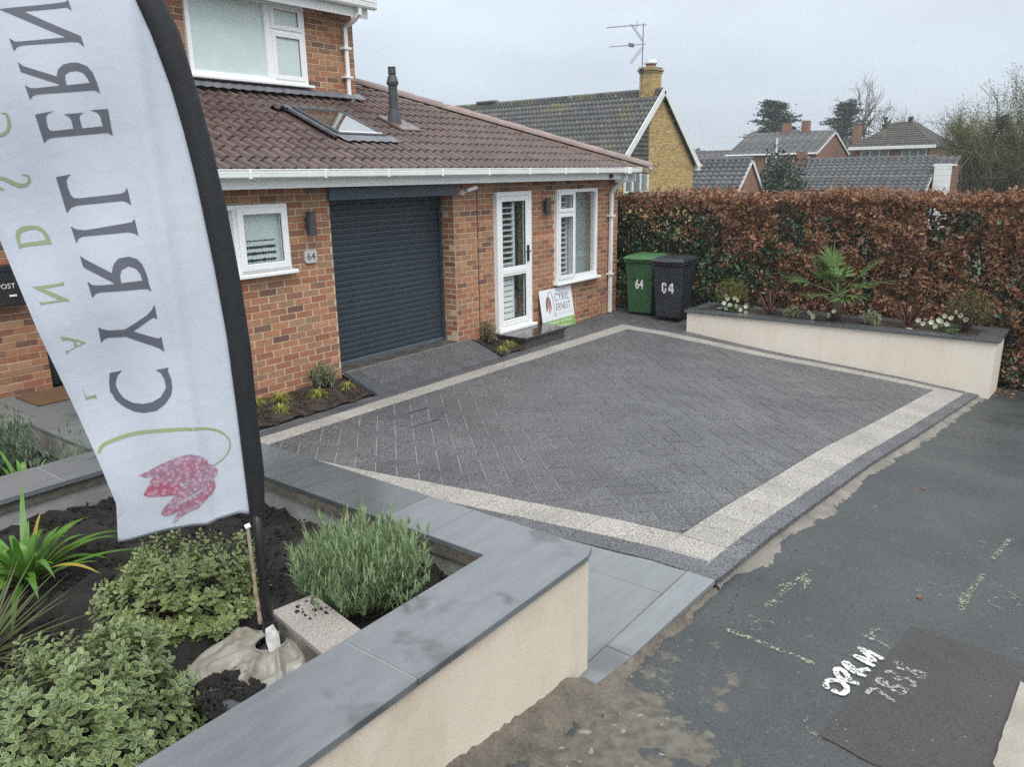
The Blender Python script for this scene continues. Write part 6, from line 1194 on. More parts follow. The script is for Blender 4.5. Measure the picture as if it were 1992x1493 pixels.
M['palm'] = leafmat('palm_leaf', [(0, (.07, .135, .04)), (.5, (.10, .175, .055)), (1, (.15, .22, .08))], rough=.35, trans=.2, gradient=(.30, .26, .12))
M['trunk'] = pmat('fibrous_trunk', (.06, .042, .028), (.10, .072, .048), 40, .95, bmp=1, bscale=50, bdist=.02, stretch=(6, 6, 1))
pt = thing('fan_palm', 'green fan palm in the middle of the long planter', 'palm', (12.05, 3.12, PZ))
mb = MB(); mb.tube([(12.05, 3.12, .22), (12.04, 3.13, .36), (12.05, 3.12, .55), (12.05, 3.12, .66)], [.05, .085, .075, .05], 14); mb.build('trunk', M['trunk'], pt, smooth=True)
rg = np.random.default_rng(91)
FR_ = [(1.62, .50, .36, .95), (1.2, .62, .42, 1.25), (2.2, .60, .40, 1.05), (.35, .60, .40, .55), (-1.25, .60, .42, .85), (-1.75, .62, .46, .42), (1.85, .64, .42, .38), (2.9, .5, .36, .75), (-2.3, .42, .34, .15), (3.6, .40, .36, .05), (-.7, .45, .34, .35), (2.5, .42, .34, .1), (-1.5, .40, .36, 1.35)]
for (az, pl_, fl_, el) in FR_:
    d = np.array([math.cos(az) * math.cos(el), math.sin(az) * math.cos(el), math.sin(el)]); b = np.array([12.05, 3.12, .64]); hub = b + d * pl_ * .72
    side = unit(np.cross(d, [0, 0, 1.])); up = np.cross(side, d); D = []; Sf = []
    ns_ = 22
    for k in range(ns_):
        a = (k / (ns_ - 1) - .5) * R(165); dd = d * math.cos(a) + side * math.sin(a) + up * .12 * abs(math.sin(a)); D.append(dd); Sf.append(unit(np.cross(dd, up)))
    ln = fl_ * (1 - .35 * np.abs(np.linspace(-1, 1, ns_)) ** 2) * rg.uniform(.92, 1.05, ns_)
    V, F, tip = blade_arrays(np.repeat(hub[None], ns_, 0), np.array(D), ln * 1.08, .034, rg.uniform(.06, .3, ns_), 6, 3, sidefix=np.array(Sf))
    o = npmesh('frond', V, F, M['palm'], pt, loc=hub, attrs={'tip': np.clip((tip - .8) * 4, 0, .8)})
    MB().tube([b, (b + hub) / 2 + np.array([0, 0, .01]), hub], [.009, .007, .006], 6).build('stalk', M['palm'], pt)
# ------------------------------------------------------------------ copper hedge
M['copper'] = leafmat('copper_beech_leaf', [(0, (.26, .12, .062)), (.25, (.19, .08, .045)), (.5, (.32, .165, .085)), (.72, (.13, .06, .04)), (.9, (.41, .24, .13)), (1, (.23, .105, .058))], rough=.45, trans=.25)
M['ivy'] = leafmat('ivy_leaf', [(0, (.020, .048, .022)), (.5, (.032, .068, .03)), (.85, (.045, .09, .042)), (1, (.085, .12, .07))], rough=.35, trans=.1)
hg = thing('hedge', 'tall clipped copper brown hedge with dark ivy patches behind the planter', 'hedge', (13.3, 2.5, -.8))
def vnoise(P, s, seed):
    rg = np.random.default_rng(seed); r = np.zeros(len(P))
    for k in range(6):
        d = rdir(rg, 1)[0] * s * (1 + .55 * k); r += np.sin(P @ d + rg.uniform(0, 6.28)) / (1 + .4 * k)
    return r / 2.2
rg = np.random.default_rng(101); HX, HT = 12.95, 2.01
def hedge_pts(n, top=False):
    y = rg.uniform(-2.6, 9.5, n)
    if top:
        x = HX + rg.uniform(-.12, 1.3, n); z = HT + rg.normal(0, .05, n) + .035 * np.sin(y * 2.3) + .03 * np.sin(y * 7 + x * 4) + .02 * np.sin(y * 17); Nn = np.tile([-.25, 0, 1.], (n, 1))
    else:
        z = HT + .02 - (HT + .95) * rg.random(n); cl = vnoise(np.stack([np.zeros(n), y, z], 1), 5.5, 31) + .6 * vnoise(np.stack([np.zeros(n), y, z], 1), 11, 32); x = HX + np.abs(rg.normal(0, .07, n)) - .08 - .14 * np.clip(cl, -1.8, 1.5) + .05 * np.sin(y * 1.7 + z * 2) - .05 * (z < .5) + .05 * (z > 1.9); Nn = np.tile([-1., 0, .25], (n, 1))
    return np.stack([x, y, z], 1), Nn
P1, N1 = hedge_pts(62000); P2, N2 = hedge_pts(19000, True); P = np.concatenate([P1, P2]); Nn = np.concatenate([N1, N2])
iv = vnoise(P * np.array([1, 1, .85]), 1.9, 5) + .25 * vnoise(P, 6, 6) + np.where(P[:, 2] > 1.72, -1.2, 0) + np.interp(P[:, 1], [.5, 1.3, 1.9, 3.4, 4.0, 5, 8], [.35, .35, -.35, -.5, .2, .42, .35])
gap = vnoise(P, 3.4, 8) + .45 * vnoise(P, 9, 9) + np.where(P[:, 2] > 1.85, -.55, 0)
isiv = iv + .42 * rg.normal(0, 1, len(P)) > .52; keep = ((gap < .30) | isiv) & (rg.random(len(P)) > np.clip((P[:, 0] - HX - .06) * 3.2, 0, .8) * (P[:, 2] < 1.9))
gone = keep & (rg.random(len(P)) < .96)
def hleaves(sel, m, L, wr, name):
    p = P[sel]; n = len(p); N_ = unit(Nn[sel] + rg.normal(0, .55, (n, 3))); D = unit(rdir(rg, n) + np.array([0, 0, -.35])); l = rg.uniform(.6, 1.35, n) * L
    V, F, rim = leaf_arrays(p - D * l[:, None] * .5, D, N_, l, l * wr, .16, rg.uniform(-.15, .3, (n, 1))); tag(npmesh(name, V, F, m, hg), kind='stuff')
hleaves(gone & ~isiv, M['copper'], .073, .56, 'copper_leaves'); hleaves(gone & isiv, M['ivy'], .07, .85, 'ivy_leaves')
# darker leaves and twigs inside
n = 42000; y = rg.uniform(-2.6, 9.5, n); P = np.stack([HX + rg.uniform(.28, 1.25, n), y, HT - .1 - (HT + .9) * rg.random(n)], 1); Nn = np.tile([-1., 0, .2], (n, 1))
hleaves(rg.random(n) < .55, M['copper'], .08, .58, 'inner_leaves'); hleaves(rg.random(n) < .5, M['ivy'], .075, .85, 'inner_ivy')
mb = MB()
for i in range(520):
    y = rg.uniform(-2.6, 9.5); x = HX + rg.uniform(-.02, .75); z0 = rg.uniform(-.9, .9); p = np.array([x, y, z0]); pts = [p]
    for k in range(4): p = p + np.array([rg.normal(-.02, .07), rg.normal(0, .10), rg.uniform(.16, .36)]); p[2] = min(p[2], HT + .04); pts.append(p)
    mb.tube(pts, [.008, .007, .006, .004, .0025], 4, False)
for i in range(75): y = -2.5 + i * .16; mb.tube([(HX + .35 + rg.normal(0, .12), y, -1.3), (HX + .35 + rg.normal(0, .12), y + rg.normal(0, .1), .4), (HX + .3, y + rg.normal(0, .15), 1.7)], [.022, .017, .008], 5, False)
tag(mb.build('branches', M['twig'], hg), kind='stuff')
mb = MB()
for i in range(420):
    y = rg.uniform(-2.6, 9.3); p = np.array([HX + rg.uniform(-.05, .9), y, HT - .12]); mb.tube([p, p + np.array([rg.normal(0, .05), rg.normal(0, .06), rg.uniform(.14, .24)])], [.003, .0012], 3, False)
tag(mb.build('top_twigs', M['twig'], hg), kind='stuff')
# a few fallen leaves
def fallen(label, x, y, z, a, s_, m):
    V, F, rim = leaf_arrays([(x, y, z)], [(math.cos(a), math.sin(a), .12)], [(0, 0, 1)], s_, s_ * .55, .2, .2); o = npmesh('fallen_leaf', V, F, m, None, loc=(x, y, z)); tag(o, label, 'leaf', 'fallen leaves on the ground')
fallen('small reddish leaf on the tarmac above the brown patch', 4.58, .574, zp(4.58) + .006, .4, .055, M['copper']); fallen('brown leaf on the tarmac beside the long pale border', 6.62, .918, zp(6.62) + .006, .1, .075, M['copper'])
fallen('dark leaf on the paving in front of the planter', 9.2, 3.72, zd(9.2, 3.72) + .004, .3, .09, M['cord']); fallen('brown leaf on the paving near the street border', 7.46, 2.27, zd(7.46, 2.27) + .004, 1.2, .06, M['copper'])
rgl = np.random.default_rng(7); nn_ = 150; lx = rgl.uniform(11.9, 14.5, nn_); ly = rgl.uniform(.35, 1.05, nn_); V, F, rim = leaf_arrays(np.stack([lx, ly, [zp(v) + .012 for v in lx]], 1), rdir(rgl, nn_, 0, .2), rdir(rgl, nn_, .7, 1), .06, .03, .2, .2); tag(npmesh('leaf_litter', V, F, M['copper']), kind='stuff')
# ------------------------------------------------------------------ neighbours
YB = [(0, (.48, .34, .14)), (.2, (.54, .40, .18)), (.4, (.42, .29, .115)), (.6, (.60, .46, .23)), (.8, (.36, .235, .09)), (1, (.51, .37, .16))]
M['ybrick'] = pmat('yellow_brick', (1, .98, .95), (.84, .82, .8), 12, .9, stops=YB, var=.08)
M['ymortar'] = pmat('buff_mortar', (.36, .27, .14), (.30, .22, .11), 9, .95)
M['greytile'] = pmat('mossy_grey_tile', (1, 1, 1), (.66, .68, .66), 2.2, .6, stops=[(0, (.105, .108, .112)), (.4, (.14, .142, .145)), (.75, (.085, .088, .09)), (1, (.165, .165, .16))], var=.15, detail=5)
def mossy(name, a, b, moss, amt):
    m, nt, bs = newmat(name); g = nd(nt, 'ShaderNodeNewGeometry'); pos = g.outputs['Position']
    col = mixc(nt, mrange(nt, noise(nt, pos, 3, 4), .35, .65, 0, 1), a, b); rnd = piece_random(nt)
    sc = nd(nt, 'ShaderNodeVectorMath'); sc.operation = 'SCALE'; nt.links.new(col, sc.inputs[0]); nt.links.new(mrange(nt, rnd, 0, 1, .7, 1.3), sc.inputs['Scale'])
    n2 = noise(nt, pos, .55, 6, .65); col = mixc(nt, mrange(nt, n2, amt, amt + .14, 0, .8), sc.outputs[0], moss)
    n3 = noise(nt, pos, 6, 3); col = mixc(nt, mrange(nt, n3, .64, .72, 0, .55), col, (.36, .37, .30))
    nt.links.new(col, bs.inputs['Base Color']); bs.inputs['Roughness'].default_value = .6; return m
M['nroof'] = mossy('mossy_concrete_tile', (.055, .057, .06), (.085, .085, .085), (.13, .14, .045), .50)
M['froof'] = mossy('far_concrete_tile', (.065, .068, .072), (.10, .103, .105), (.12, .12, .06), .64)
M['broof'] = mossy('far_brown_tile', (.045, .037, .032), (.065, .053, .045), (.13, .13, .06), .62)
M['fbrick'] = pmat('far_red_brick', (.25, .13, .085), (.19, .10, .068), 3, .9, bmp=.2, bscale=20)
M['white'] = pmat('white_paint', (.74, .75, .75), (.66, .67, .67), 2, .5)
M['shingle'] = pmat('dark_hung_tile', (.085, .07, .06), (.055, .046, .042), 4, .7, var=.25)
def roof_slope(name, A, B, C, D, tw, tl, m, parent, roll=.03, thick=.03, sub=4):
    """real stepped, rolled tiling on the quad A-B (eave) to D-C (ridge), joined into one part"""
    A, B, C, D = map(Vector, (A, B, C, D)); nrm = (B - A).cross(D - A).normalized(); 
    if nrm.z < 0: nrm = -nrm
    ne = max(2, round((B - A).length / tw)); nr = max(2, round((D - A).length / tl)); V = []; F = []
    cols = ne * sub
    for r in range(nr):
        for e_, (t, lift) in enumerate(((r / nr, thick), ((r + 1.0) / nr, .004))):
            for c in range(cols + 1):
                u = c / cols; p = A.lerp(B, u).lerp(D.lerp(C, u), t); ph = (c % sub) / sub; h = roll * (math.sin(math.pi * min(1, ph / .6)) if ph < .6 else 0)
                V.append(p + nrm * (lift + h))
        for c in range(cols + 1):
            u = c / cols; p = A.lerp(B, u).lerp(D.lerp(C, u), r / nr); V.append(p + nrm * .0)
        b = r * 3 * (cols + 1)
        for c in range(cols): F += [(b + c, b + c + 1, b + cols + 1 + c + 1, b + cols + 1 + c), (b + 2 * (cols + 1) + c, b + 2 * (cols + 1) + c + 1, b + c + 1, b + c)]
    return tag(npmesh(name, [tuple(v) for v in V], F, m, parent), kind='stuff')
def win(parent, P0, ux, w_, h_, n=2, name='window', fr=.06):
    """window in a wall: P0 lower left corner, ux unit along, outward normal = ux rotated"""
    ux = Vector(ux); N_ = Vector((ux.y, -ux.x, 0)); P0 = Vector(P0); up = Vector((0, 0, 1)); mb = MB()
    def bx(a0, a1, b0, b1, d0, d1): mb.prism([tuple(P0 + ux * a + up * b1 + N_ * d) for a, d in ((a0, d1), (a1, d1), (a1, d0), (a0, d0))], [tuple(P0 + ux * a + up * b0 + N_ * d) for a, d in ((a0, d1), (a1, d1), (a1, d0), (a0, d0))])
    bx(0, fr, 0, h_, 0, .06); bx(w_ - fr, w_, 0, h_, 0, .06); bx(fr, w_ - fr, 0, fr, 0, .06); bx(fr, w_ - fr, h_ - fr, h_, 0, .06)
    for i in range(1, n): bx(w_ * i / n - fr / 2, w_ * i / n + fr / 2, fr, h_ - fr, 0, .06)
    bx(-.05, w_ + .05, -.05, 0, 0, .12)
    o = mb.build(name, M['white'], parent); mb = MB(); bx2 = bx
    def bxx(m_, a0, a1, b0, b1, d0, d1): m_.prism([tuple(P0 + ux * a + up * b1 + N_ * d) for a, d in ((a0, d1), (a1, d1), (a1, d0), (a0, d0))], [tuple(P0 + ux * a + up * b0 + N_ * d) for a, d in ((a0, d1), (a1, d1), (a1, d0), (a0, d0))])
    for i in range(n):
        a0, a1 = w_ * i / n + fr / 2, w_ * (i + 1) / n - fr / 2; mm = MB(); bxx(mm, a0, a1, fr * .9, h_ - fr * .9, .02, .03); mm.build('pane', M['glass'], o); mm = MB(); bxx(mm, a0, a1, fr * .9, h_ - fr * .9, .004, .012); mm.build('curtain', M['fcurt'], o)
    return o
M['fcurt'] = pmat('dim_curtain', (.20, .22, .23), (.30, .32, .32), 5, .8, stretch=(14, 14, .3))
nb = thing('yellow_brick_house', 'yellow brick house with a mossy grey roof and brick chimney beyond the hedge', 'house', (29.4, 15, -1.5))
GX0, GX1, GXR, GY, RZ, EZN = 26.15, 32.75, 29.38, 15.0, 5.58, 2.72
def gz(x): return RZ - .06 - abs(x - GXR) * (RZ - .06 - EZN) / (GXR - GX0 if x < GXR else GX1 - GXR)
# yellow gable brickwork, course by course
mbk = MB(); rgb = random.Random(4); z = -.4
core = MB().add([(GX0 + .1, GY + .012, -1.6), (GX1 - .1, GY + .012, -1.6), (GX1 - .1, GY + .012, gz(GX1 - .1)), (GXR, GY + .012, RZ - .1), (GX0 + .1, GY + .012, gz(GX0 + .1)), (GX0 + .1, 27.5, -1.6), (GX1 - .1, 27.5, -1.6), (GX1 - .1, 27.5, gz(GX1 - .1)), (GXR, 27.5, RZ - .1), (GX0 + .1, 27.5, gz(GX0 + .1))], [(0, 1, 2, 3, 4), (9, 8, 7, 6, 5), (0, 4, 9, 5), (1, 6, 7, 2)]).build('wall', M['ymortar'], nb)
wl_ = core; bl = []
kk = 0
while z < RZ - .15:
    x = GX0 + .1 - (kk % 2) * .1125
    while x < GX1 - .1:
        a, b = max(x + .005, GX0 + .1), min(x + .22, GX1 - .1); zc = z + .0325
        if not ((26.45 < (a + b) / 2 < 28.45 and 1.63 < zc < 2.68)) and not (zc > 2.6 and (a + b) / 2 < 28.5):
            if zc < gz((a + b) / 2) - .05 and b - a > .04: bl.append((a, b, z, z + .065))
        x += .225
    z += .075; kk += 1
for a, b, c, d in bl: o_ = rgb.uniform(-.003, .003); mbk.box(a, b, GY - .006 + o_, GY + .02, c, d)
tag(mbk.build('bricks', M['ybrick'], core), kind='stuff')
mbk = MB(); zz = 2.63
while zz < RZ - .2:
    x = GX0 + .25 + random.uniform(-.02, .02)
    while x < 28.42:
        if zz + .1 < gz(x + .16) - .03: mbk.prism([(x, GY - .045, zz), (min(x + .31, 28.44), GY - .045, zz), (min(x + .31, 28.44), GY + .01, zz + .2), (x, GY + .01, zz + .2)], [(x, GY - .03, zz - .01), (min(x + .31, 28.44), GY - .03, zz - .01), (min(x + .31, 28.44), GY + .015, zz + .15), (x, GY + .015, zz + .15)])
        x += .32
    zz += .17
tag(mbk.build('hung_tiles', M['shingle'], nb), kind='stuff')
nw = win(nb, (26.5, GY - .02, 1.68), (1, 0, 0), 1.92, .96, 3, 'window', .09)
MB().box(26.45, 28.42, GY - .03, GY, 1.2, 1.6).build('panel_below_window', M['white'], nb)
roof_slope('roof', (GX0 - .12, GY - .16, EZN - .02), (GX0 - .12, 28, EZN - .02), (GXR, 28, RZ), (GXR, GY - .16, RZ), .19, .32, M['nroof'], nb, .06, .04, 6)
roof_slope('roof', (GX1 + .12, 28, EZN - .02), (GX1 + .12, GY - .16, EZN - .02), (GXR, GY - .16, RZ), (GXR, 28, RZ), .165, .31, M['nroof'], nb, .032, .035, 4)
for i in range(28):
    y0 = GY - .16 + i * .455; MB().tube([(GXR, y0, RZ + .0), (GXR, y0 + .45, RZ + .0)], .13, 10).build('ridge_tile', M['nroof'], nb)
MB().box(GXR - .18, GXR + .18, 23.3, 24.4, RZ + .08, RZ + .2).build('ridge_vent', M['nroof'], nb, bevel=.03)
for s_, gx_ in ((-1, GX0 - .1), (1, GX1 + .1)): MB().bar((gx_, GY - .185, EZN - .0), (GXR, GY - .185, RZ + .01), .035, .26).build('barge_board', M['white'], nb)
MB().box(GX1 - .02, GX1 + .22, GY - .2, GY - .04, EZN - .20, EZN + .08).build('eaves_box', M['white'], nb); MB().tube([(GX1 + .22, GY - .25, EZN + .0), (GX1 + .22, 28, EZN + .0)], .06, 8).build('gutter', M['white'], nb)
ch = MB(); CX, CY = 29.42, 15.5
ch.box(CX - .36, CX + .36, CY - .3, CY + .3, 4.7, 6.25); ch.box(CX - .40, CX + .40, CY - .34, CY + .34, 6.255, 6.33); ch.box(CX - .44, CX + .44, CY - .38, CY + .38, 6.335, 6.41); ch.box(CX - .40, CX + .40, CY - .34, CY + .34, 6.415, 6.49)
cho = ch.build('chimney', M['ymortar'], nb, bevel=.02); mbk = MB(); z = 5.0; kk = 0
while z < 6.24:
    for k in range(-2, 2):
        a = CX - .36 + (k + 2) * .225 - (kk % 2) * .11; a0, a1 = max(a + .005, CX - .36), min(a + .22, CX + .36)
        if a1 - a0 > .04: mbk.box(a0, a1, CY - .31, CY - .28, z, z + .065)
        b0, b1 = max(CY - .30 + (k + 2) * .225 - (kk % 2) * .11, CY - .30), min(CY - .3 + (k + 2) * .225 - (kk % 2) * .11 + .215, CY + .30)
        if b1 - b0 > .04: mbk.box(CX - .37, CX - .34, b0, b1, z, z + .065)
    z += .075; kk += 1
tag(mbk.build('bricks', M['ybrick'], cho), kind='stuff')
MB().tube([(CX, CY, 6.48), (CX, CY, 6.62)], [.21, .19], 16).build('chimney_pot', M['fbrick'], cho); MB().tube([(CX, CY, 6.62), (CX, CY, 6.68), (CX, CY, 6.70), (CX, CY, 6.78)], [.27, .27, .22, .21], 16).build('chimney_cap', M['white'], cho)
MB().box(CX - .42, CX + .42, CY - .42, CY + .3, 4.9, 5.35).build('lead_flashing', M['lead'], cho)
# aerial on the chimney
M['alu'] = pmat('dull_aluminium', (.22, .23, .25), (.17, .18, .20), 6, .5, metal=.4)
ae = thing('tv_aerial', 'television aerial on a tall mast strapped to the yellow brick chimney', 'aerial', (28.62, 15.45, 5.9))
MX, MY = 28.62, 15.45
MB().tube([(MX, MY, 5.75), (MX, MY, 8.0)], .02, 6).build('mast', M['alu'], ae); MB().box(MX - .05, MX + .16, MY - .04, MY + .04, 6.05, 6.09).build('bracket', M['alu'], ae); MB().box(MX - .09, MX + .05, MY - .06, MY + .06, 6.18, 6.36).build('amplifier', M['black'], ae)
bd = np.array([-.62, .785, -.06])
for nm, z0, ln, z1 in (('upper_array', 7.94, 1.42, 0), ('lower_array', 7.25, 1.30, 0)):
    a = np.array([MX, MY, z0]); b = a + bd * ln; mb = MB(); mb.tube([a - bd * .12, b], .016, 5); cr = np.array([.785, .62, 0])
    if nm == 'upper_array':
        for k in range(12): p = a + bd * (.2 + k * .105); mb.tube([p - cr * .06 + (0, 0, .03), p + cr * .06 + (0, 0, .03)], .008, 4)
        mb.tube([a + bd * .25 - np.array([0, 0, .12]), a + bd * .25 + np.array([0, 0, .16])], .012, 4)
    else:
        for sg_ in (1, -1):
            for k in range(3): c = a + np.array([-.05 + .10 * k, .02, sg_ * .10]); mb.tube([c, c + np.array([-.42, .30, sg_ * .60])], .008, 4)
        mb.obox(tuple(a + bd * .45), (.14, .05, .06), Matrix.Identity(3))
    mb.build(nm, M['alu'], ae)
MB().tube([(MX, MY, 6.2), (MX - .12, MY - .05, 5.7), (MX - .3, MY - .1, 5.25)], .012, 4).build('cable', M['black'], ae)
# ---- garages and houses further down
def gable_y(name, label, xr, xe0, xe1, y0, y1, rz, ez, base, roofm, wallm, tw=.3, tl=.32):
    """house with its ridge along Y at xr, eaves at xe0 / xe1, near gable at y0"""
    t = thing(name, label, 'garage' if 'garage' in name else 'house', (xr, (y0 + y1) / 2, base))
    MB().add([(xe0 + .15, y0 + .1, base), (xe1 - .15, y0 + .1, base), (xe1 - .15, y0 + .1, ez), (xr, y0 + .1, rz - .08), (xe0 + .15, y0 + .1, ez), (xe0 + .15, y1 - .1, base), (xe1 - .15, y1 - .1, base), (xe1 - .15, y1 - .1, ez), (xr, y1 - .1, rz - .08), (xe0 + .15, y1 - .1, ez)], [(0, 1, 2, 3, 4), (9, 8, 7, 6, 5), (0, 4, 9, 5), (1, 6, 7, 2)]).build('wall', wallm, t)
    roof_slope('roof', (xe0, y0, ez), (xe0, y1, ez), (xr, y1, rz), (xr, y0, rz), tw, tl, roofm, t, .07, .04, 6); roof_slope('roof', (xe1, y1, ez), (xe1, y0, ez), (xr, y0, rz), (xr, y1, rz), tw, tl, roofm, t, .035, .04, 3)
    n = int((y1 - y0) / .45)
    mb = MB(); mb.tube([(xr, y0, rz + .0), (xr, y1, rz + .0)], .11, 8); mb.build('ridge', roofm, t)
    for gx_ in (xe0, xe1): MB().bar((gx_, y0 + .02, ez - .06), (xr, y0 + .02, rz - .06), .04, .16).build('barge_board', M['white'], t)
    MB().tube([(xe0 - .05, y0, ez - .02), (xe0 - .05, y1, ez - .02)], .06, 6).build('gutter', M['white'], t); return t
gable_y('red_brick_garage', 'small red brick garage with grey roof and white barge boards beyond the hedge', 38, 36.2, 39.8, 14.35, 23, 3.02, 1.42, -1.9, M['froof'], M['fbrick'])
lg = gable_y('long_garage_block', 'long low garage with a grey tiled roof behind the hedge top', 45, 42.3, 47.5, 7.45, 14.62, 2.99, 1.18, -2.2, M['froof'], M['fbrick'], .3, .3)
roof_slope('roof', (43.75, 6.45, 2.62), (43.75, 7.45, 2.62), (45, 7.45, 2.99), (45, 6.45, 2.99), .3, .3, M['froof'], lg, .07, .04, 6)
MB().box(43.7, 45.0, 6.5, 7.45, -2.2, 2.62).build('side_wall', M['fbrick'], lg); MB().box(43.62, 43.7, 6.42, 7.45, 2.55, 2.64).build('fascia', M['white'], lg)
gd2 = MB().box(43.64, 43.69, 6.62, 7.38, -.5, 2.54).build('garage_door', M['white'], lg)
for z in np.arange(-.4, 2.5, .28): MB().box(43.625, 43.642, 6.63, 7.37, z, z + .262).build('door_panel', M['white'], gd2)
chm = MB().box(44.5, 45.0, 13.95, 14.4, 1.8, 3.45).build('chimney', M['fbrick'], lg)
fh = gable_y('far_house', 'far house with brown roof, two chimneys and white windows left of the hipped house', 58.5, 54.5, 62.5, 16.3, 22.6, 5.05, 3.55, -1, M['froof'], M['fbrick'], .5, .4)
for y, z in ((19.75, 5.75), (18.4, 5.85)): MB().box(58.2, 58.8, y - .24, y + .24, 4.5, z).build('chimney', M['fbrick'], fh)
for y in (16.75, 18.6): win(fh, (54.6, y + 1.1, 2.2), (0, -1, 0), 1.1, 1.15, 2)
MB().tube([(54.2, 18.9, 3.3), (54.2, 18.9, 4.6)], .06, 6).build('pipe', M['white'], fh)
hh = thing('hipped_house', 'far brick house with a dark hipped roof and white windows behind the long garage', 'house', (60, 12.2, -.5))
X0, X1, Y0, Y1, EZ2, RZ2 = 57.0, 65.5, 9.7, 15.0, 3.9, 5.55
MB().box(57.4, 65, 10.1, 14.6, -1, 3.85).build('wall', M['fbrick'], hh); RA, RB = (60.2, 12.7, RZ2), (60.2, 11.9, RZ2)
roof_slope('roof', (X0, Y0, EZ2), (X0, Y1, EZ2), RA, RB, .5, .4, M['broof'], hh, .02, .04, 3); roof_slope('roof', (X1, Y0, EZ2), (X0, Y0, EZ2), RB, (61.5, 11.9, RZ2), .5, .4, M['broof'], hh, .02, .04, 3); roof_slope('roof', (X0, Y1, EZ2), (X1, Y1, EZ2), (61.5, 12.7, RZ2), RA, .5, .4, M['broof'], hh, .02, .04, 3)
MB().box(56.93, 57.05, Y0, Y1, 3.72, 3.92).build('gutter', M['white'], hh); MB().box(60.0, 60.35, 11.85, 12.1, 5.4, 5.85).build('chimney', M['black'], hh); MB().box(58.5, 59.1, 14.75, 15.2, 1, 5.4).build('chimney', M['fbrick'], hh)
win(hh, (57.38, 14.25, 2.5), (0, -1, 0), 1.75, 1.2, 3); win(hh, (57.38, 11.75, 2.62), (0, -1, 0), 1.5, 1.1, 3)
gable_y('far_bungalow', 'low far bungalow with a dull brown roof just right of the yellow brick gable', 78, 74, 82, 30.5, 41, 4.45, 3.1, 0, M['broof'], M['fbrick'], .6, .5)
gable_y('far_cottage', 'mossy far roof below the bungalow beside the yellow brick gable', 62, 59, 65, 23.7, 31, 3.75, 2.6, -1, M['froof'], M['fbrick'], .5, .4)
# ------------------------------------------------------------------ trees
def grow(rg, p, d, L, r, depth, out, spread, up, nb=3, curl=.15):
    pts = [p]; n = 4
    for k in range(n): d = unit(d + rg.normal(0, curl, 3) + np.array([0, 0, up])); p = p + d * L / n; pts.append(p)
    out.append((pts, [r * (1 - .45 * i / n) for i in range(n + 1)], depth))
    if depth > 0:
        for b in range(nb + (depth > 2)):
            q = pts[rg.integers(2, n + 1)]; a = unit(d + rg.normal(0, spread, 3)); grow(rg, q, a, L * rg.uniform(.58, .85), r * .58, depth - 1, out, spread, up, nb, curl)
def bare_tree(name, label, c, h, seed, m, depth=4, spread=.55, up=.10, trunks=1, leaf=None, nleaf=0, lsize=.1, base_r=.16, group=None, wide=.12, nb=3):
    rg = np.random.default_rng(seed); t = thing(name, label, 'tree', c, group); out = []
    for k in range(trunks): grow(rg, np.array(c, float) + rg.normal(0, .15 if trunks > 1 else .01, 3) * (1, 1, 0), unit(np.array([rg.normal(0, wide), rg.normal(0, wide), 1.])), h * .40, base_r, depth, out, spread, up, nb)
    tr_, cr_ = MB(), MB()
    for pts, rr, dp in out: (tr_ if dp >= depth - 1 else cr_).tube(pts, [max(x, .006) for x in rr], 5 if dp >= depth - 1 else 3, False)
    tr_.build('trunk', M['bark'], t, smooth=True); tag(cr_.build('crown', m, t), kind='stuff')
    if nleaf:
        tips = np.array([p for pts, rr, dp in out if dp <= 1 for p in pts[1:]]); P = tips[rg.integers(0, len(tips), nleaf)] + rg.normal(0, lsize * 1.6, (nleaf, 3)); V, F, rim = leaf_arrays(P, rdir(rg, nleaf), rdir(rg, nleaf, .1, 1), lsize * rg.uniform(.7, 1.3, nleaf), lsize * .5, .1, .1)
        tag(npmesh('leaves', V, F, leaf, t), kind='stuff')
    return t
M['willowtwig'] = pmat('olive_twig', (.14, .135, .05), (.105, .095, .042), 3, .85); M['palebark'] = pmat('pale_bare_twig', (.16, .13, .11), (.12, .10, .085), 3, .9)
M['willowleaf'] = leafmat('young_willow_leaf', [(0, (.13, .14, .04)), (.5, (.17, .175, .055)), (1, (.11, .115, .04))], rough=.6, trans=.4)
wc = [(47.0, 4.9, -1.9, 7.4, 301), (48.5, 3.4, -1.9, 7.9, 302), (50.0, 5.9, -1.9, 6.3, 303), (47.5, 2.2, -1.9, 7.4, 304)]
wl = ['olive twigged willow just right of the white garage door', 'tall olive willow holding a dark nest of twigs', 'smaller olive willow behind the garage end', 'olive willow cut by the right edge of the view']
for (x, y, z, h, sd), lb in zip(wc, wl): bare_tree('willow_tree', lb, (x, y, z), h, sd, M['willowtwig'], 5, .46, .14, 3, M['willowleaf'], 22000, .07, .12, 'willows beyond the hedge', .25, 3)
ns = thing('bird_nest', 'dark bird nest of twigs high in the tall willow', 'nest', (47.2, 5.15, 4.55)); rg = np.random.default_rng(9); mb = MB()
for i in range(160): c = np.array([47.2, 5.15, 4.57]) + rg.normal(0, .19, 3); d = rdir(rg, 1)[0] * .26; mb.tube([c - d, c + d], .014, 3, False)
mb.build('twigs', M['twig'], ns)
bare_tree('bare_tree', 'pale bare tree between the hipped house and the willows', (70, 12.6, -.2), 7.2, 311, M['palebark'], 4, .5, .1, 1, base_r=.14)
bare_tree('bare_tree', 'large round bare tree behind the right hand cedar', (98, 24.2, .5), 12.0, 312, M['palebark'], 5, .6, .06, 1, base_r=.3)
bare_tree('bare_tree', 'faint bare trees beyond the cottage roofs', (112, 40.5, 1), 8.0, 313, M['palebark'], 4, .6, .06, 1, base_r=.2)
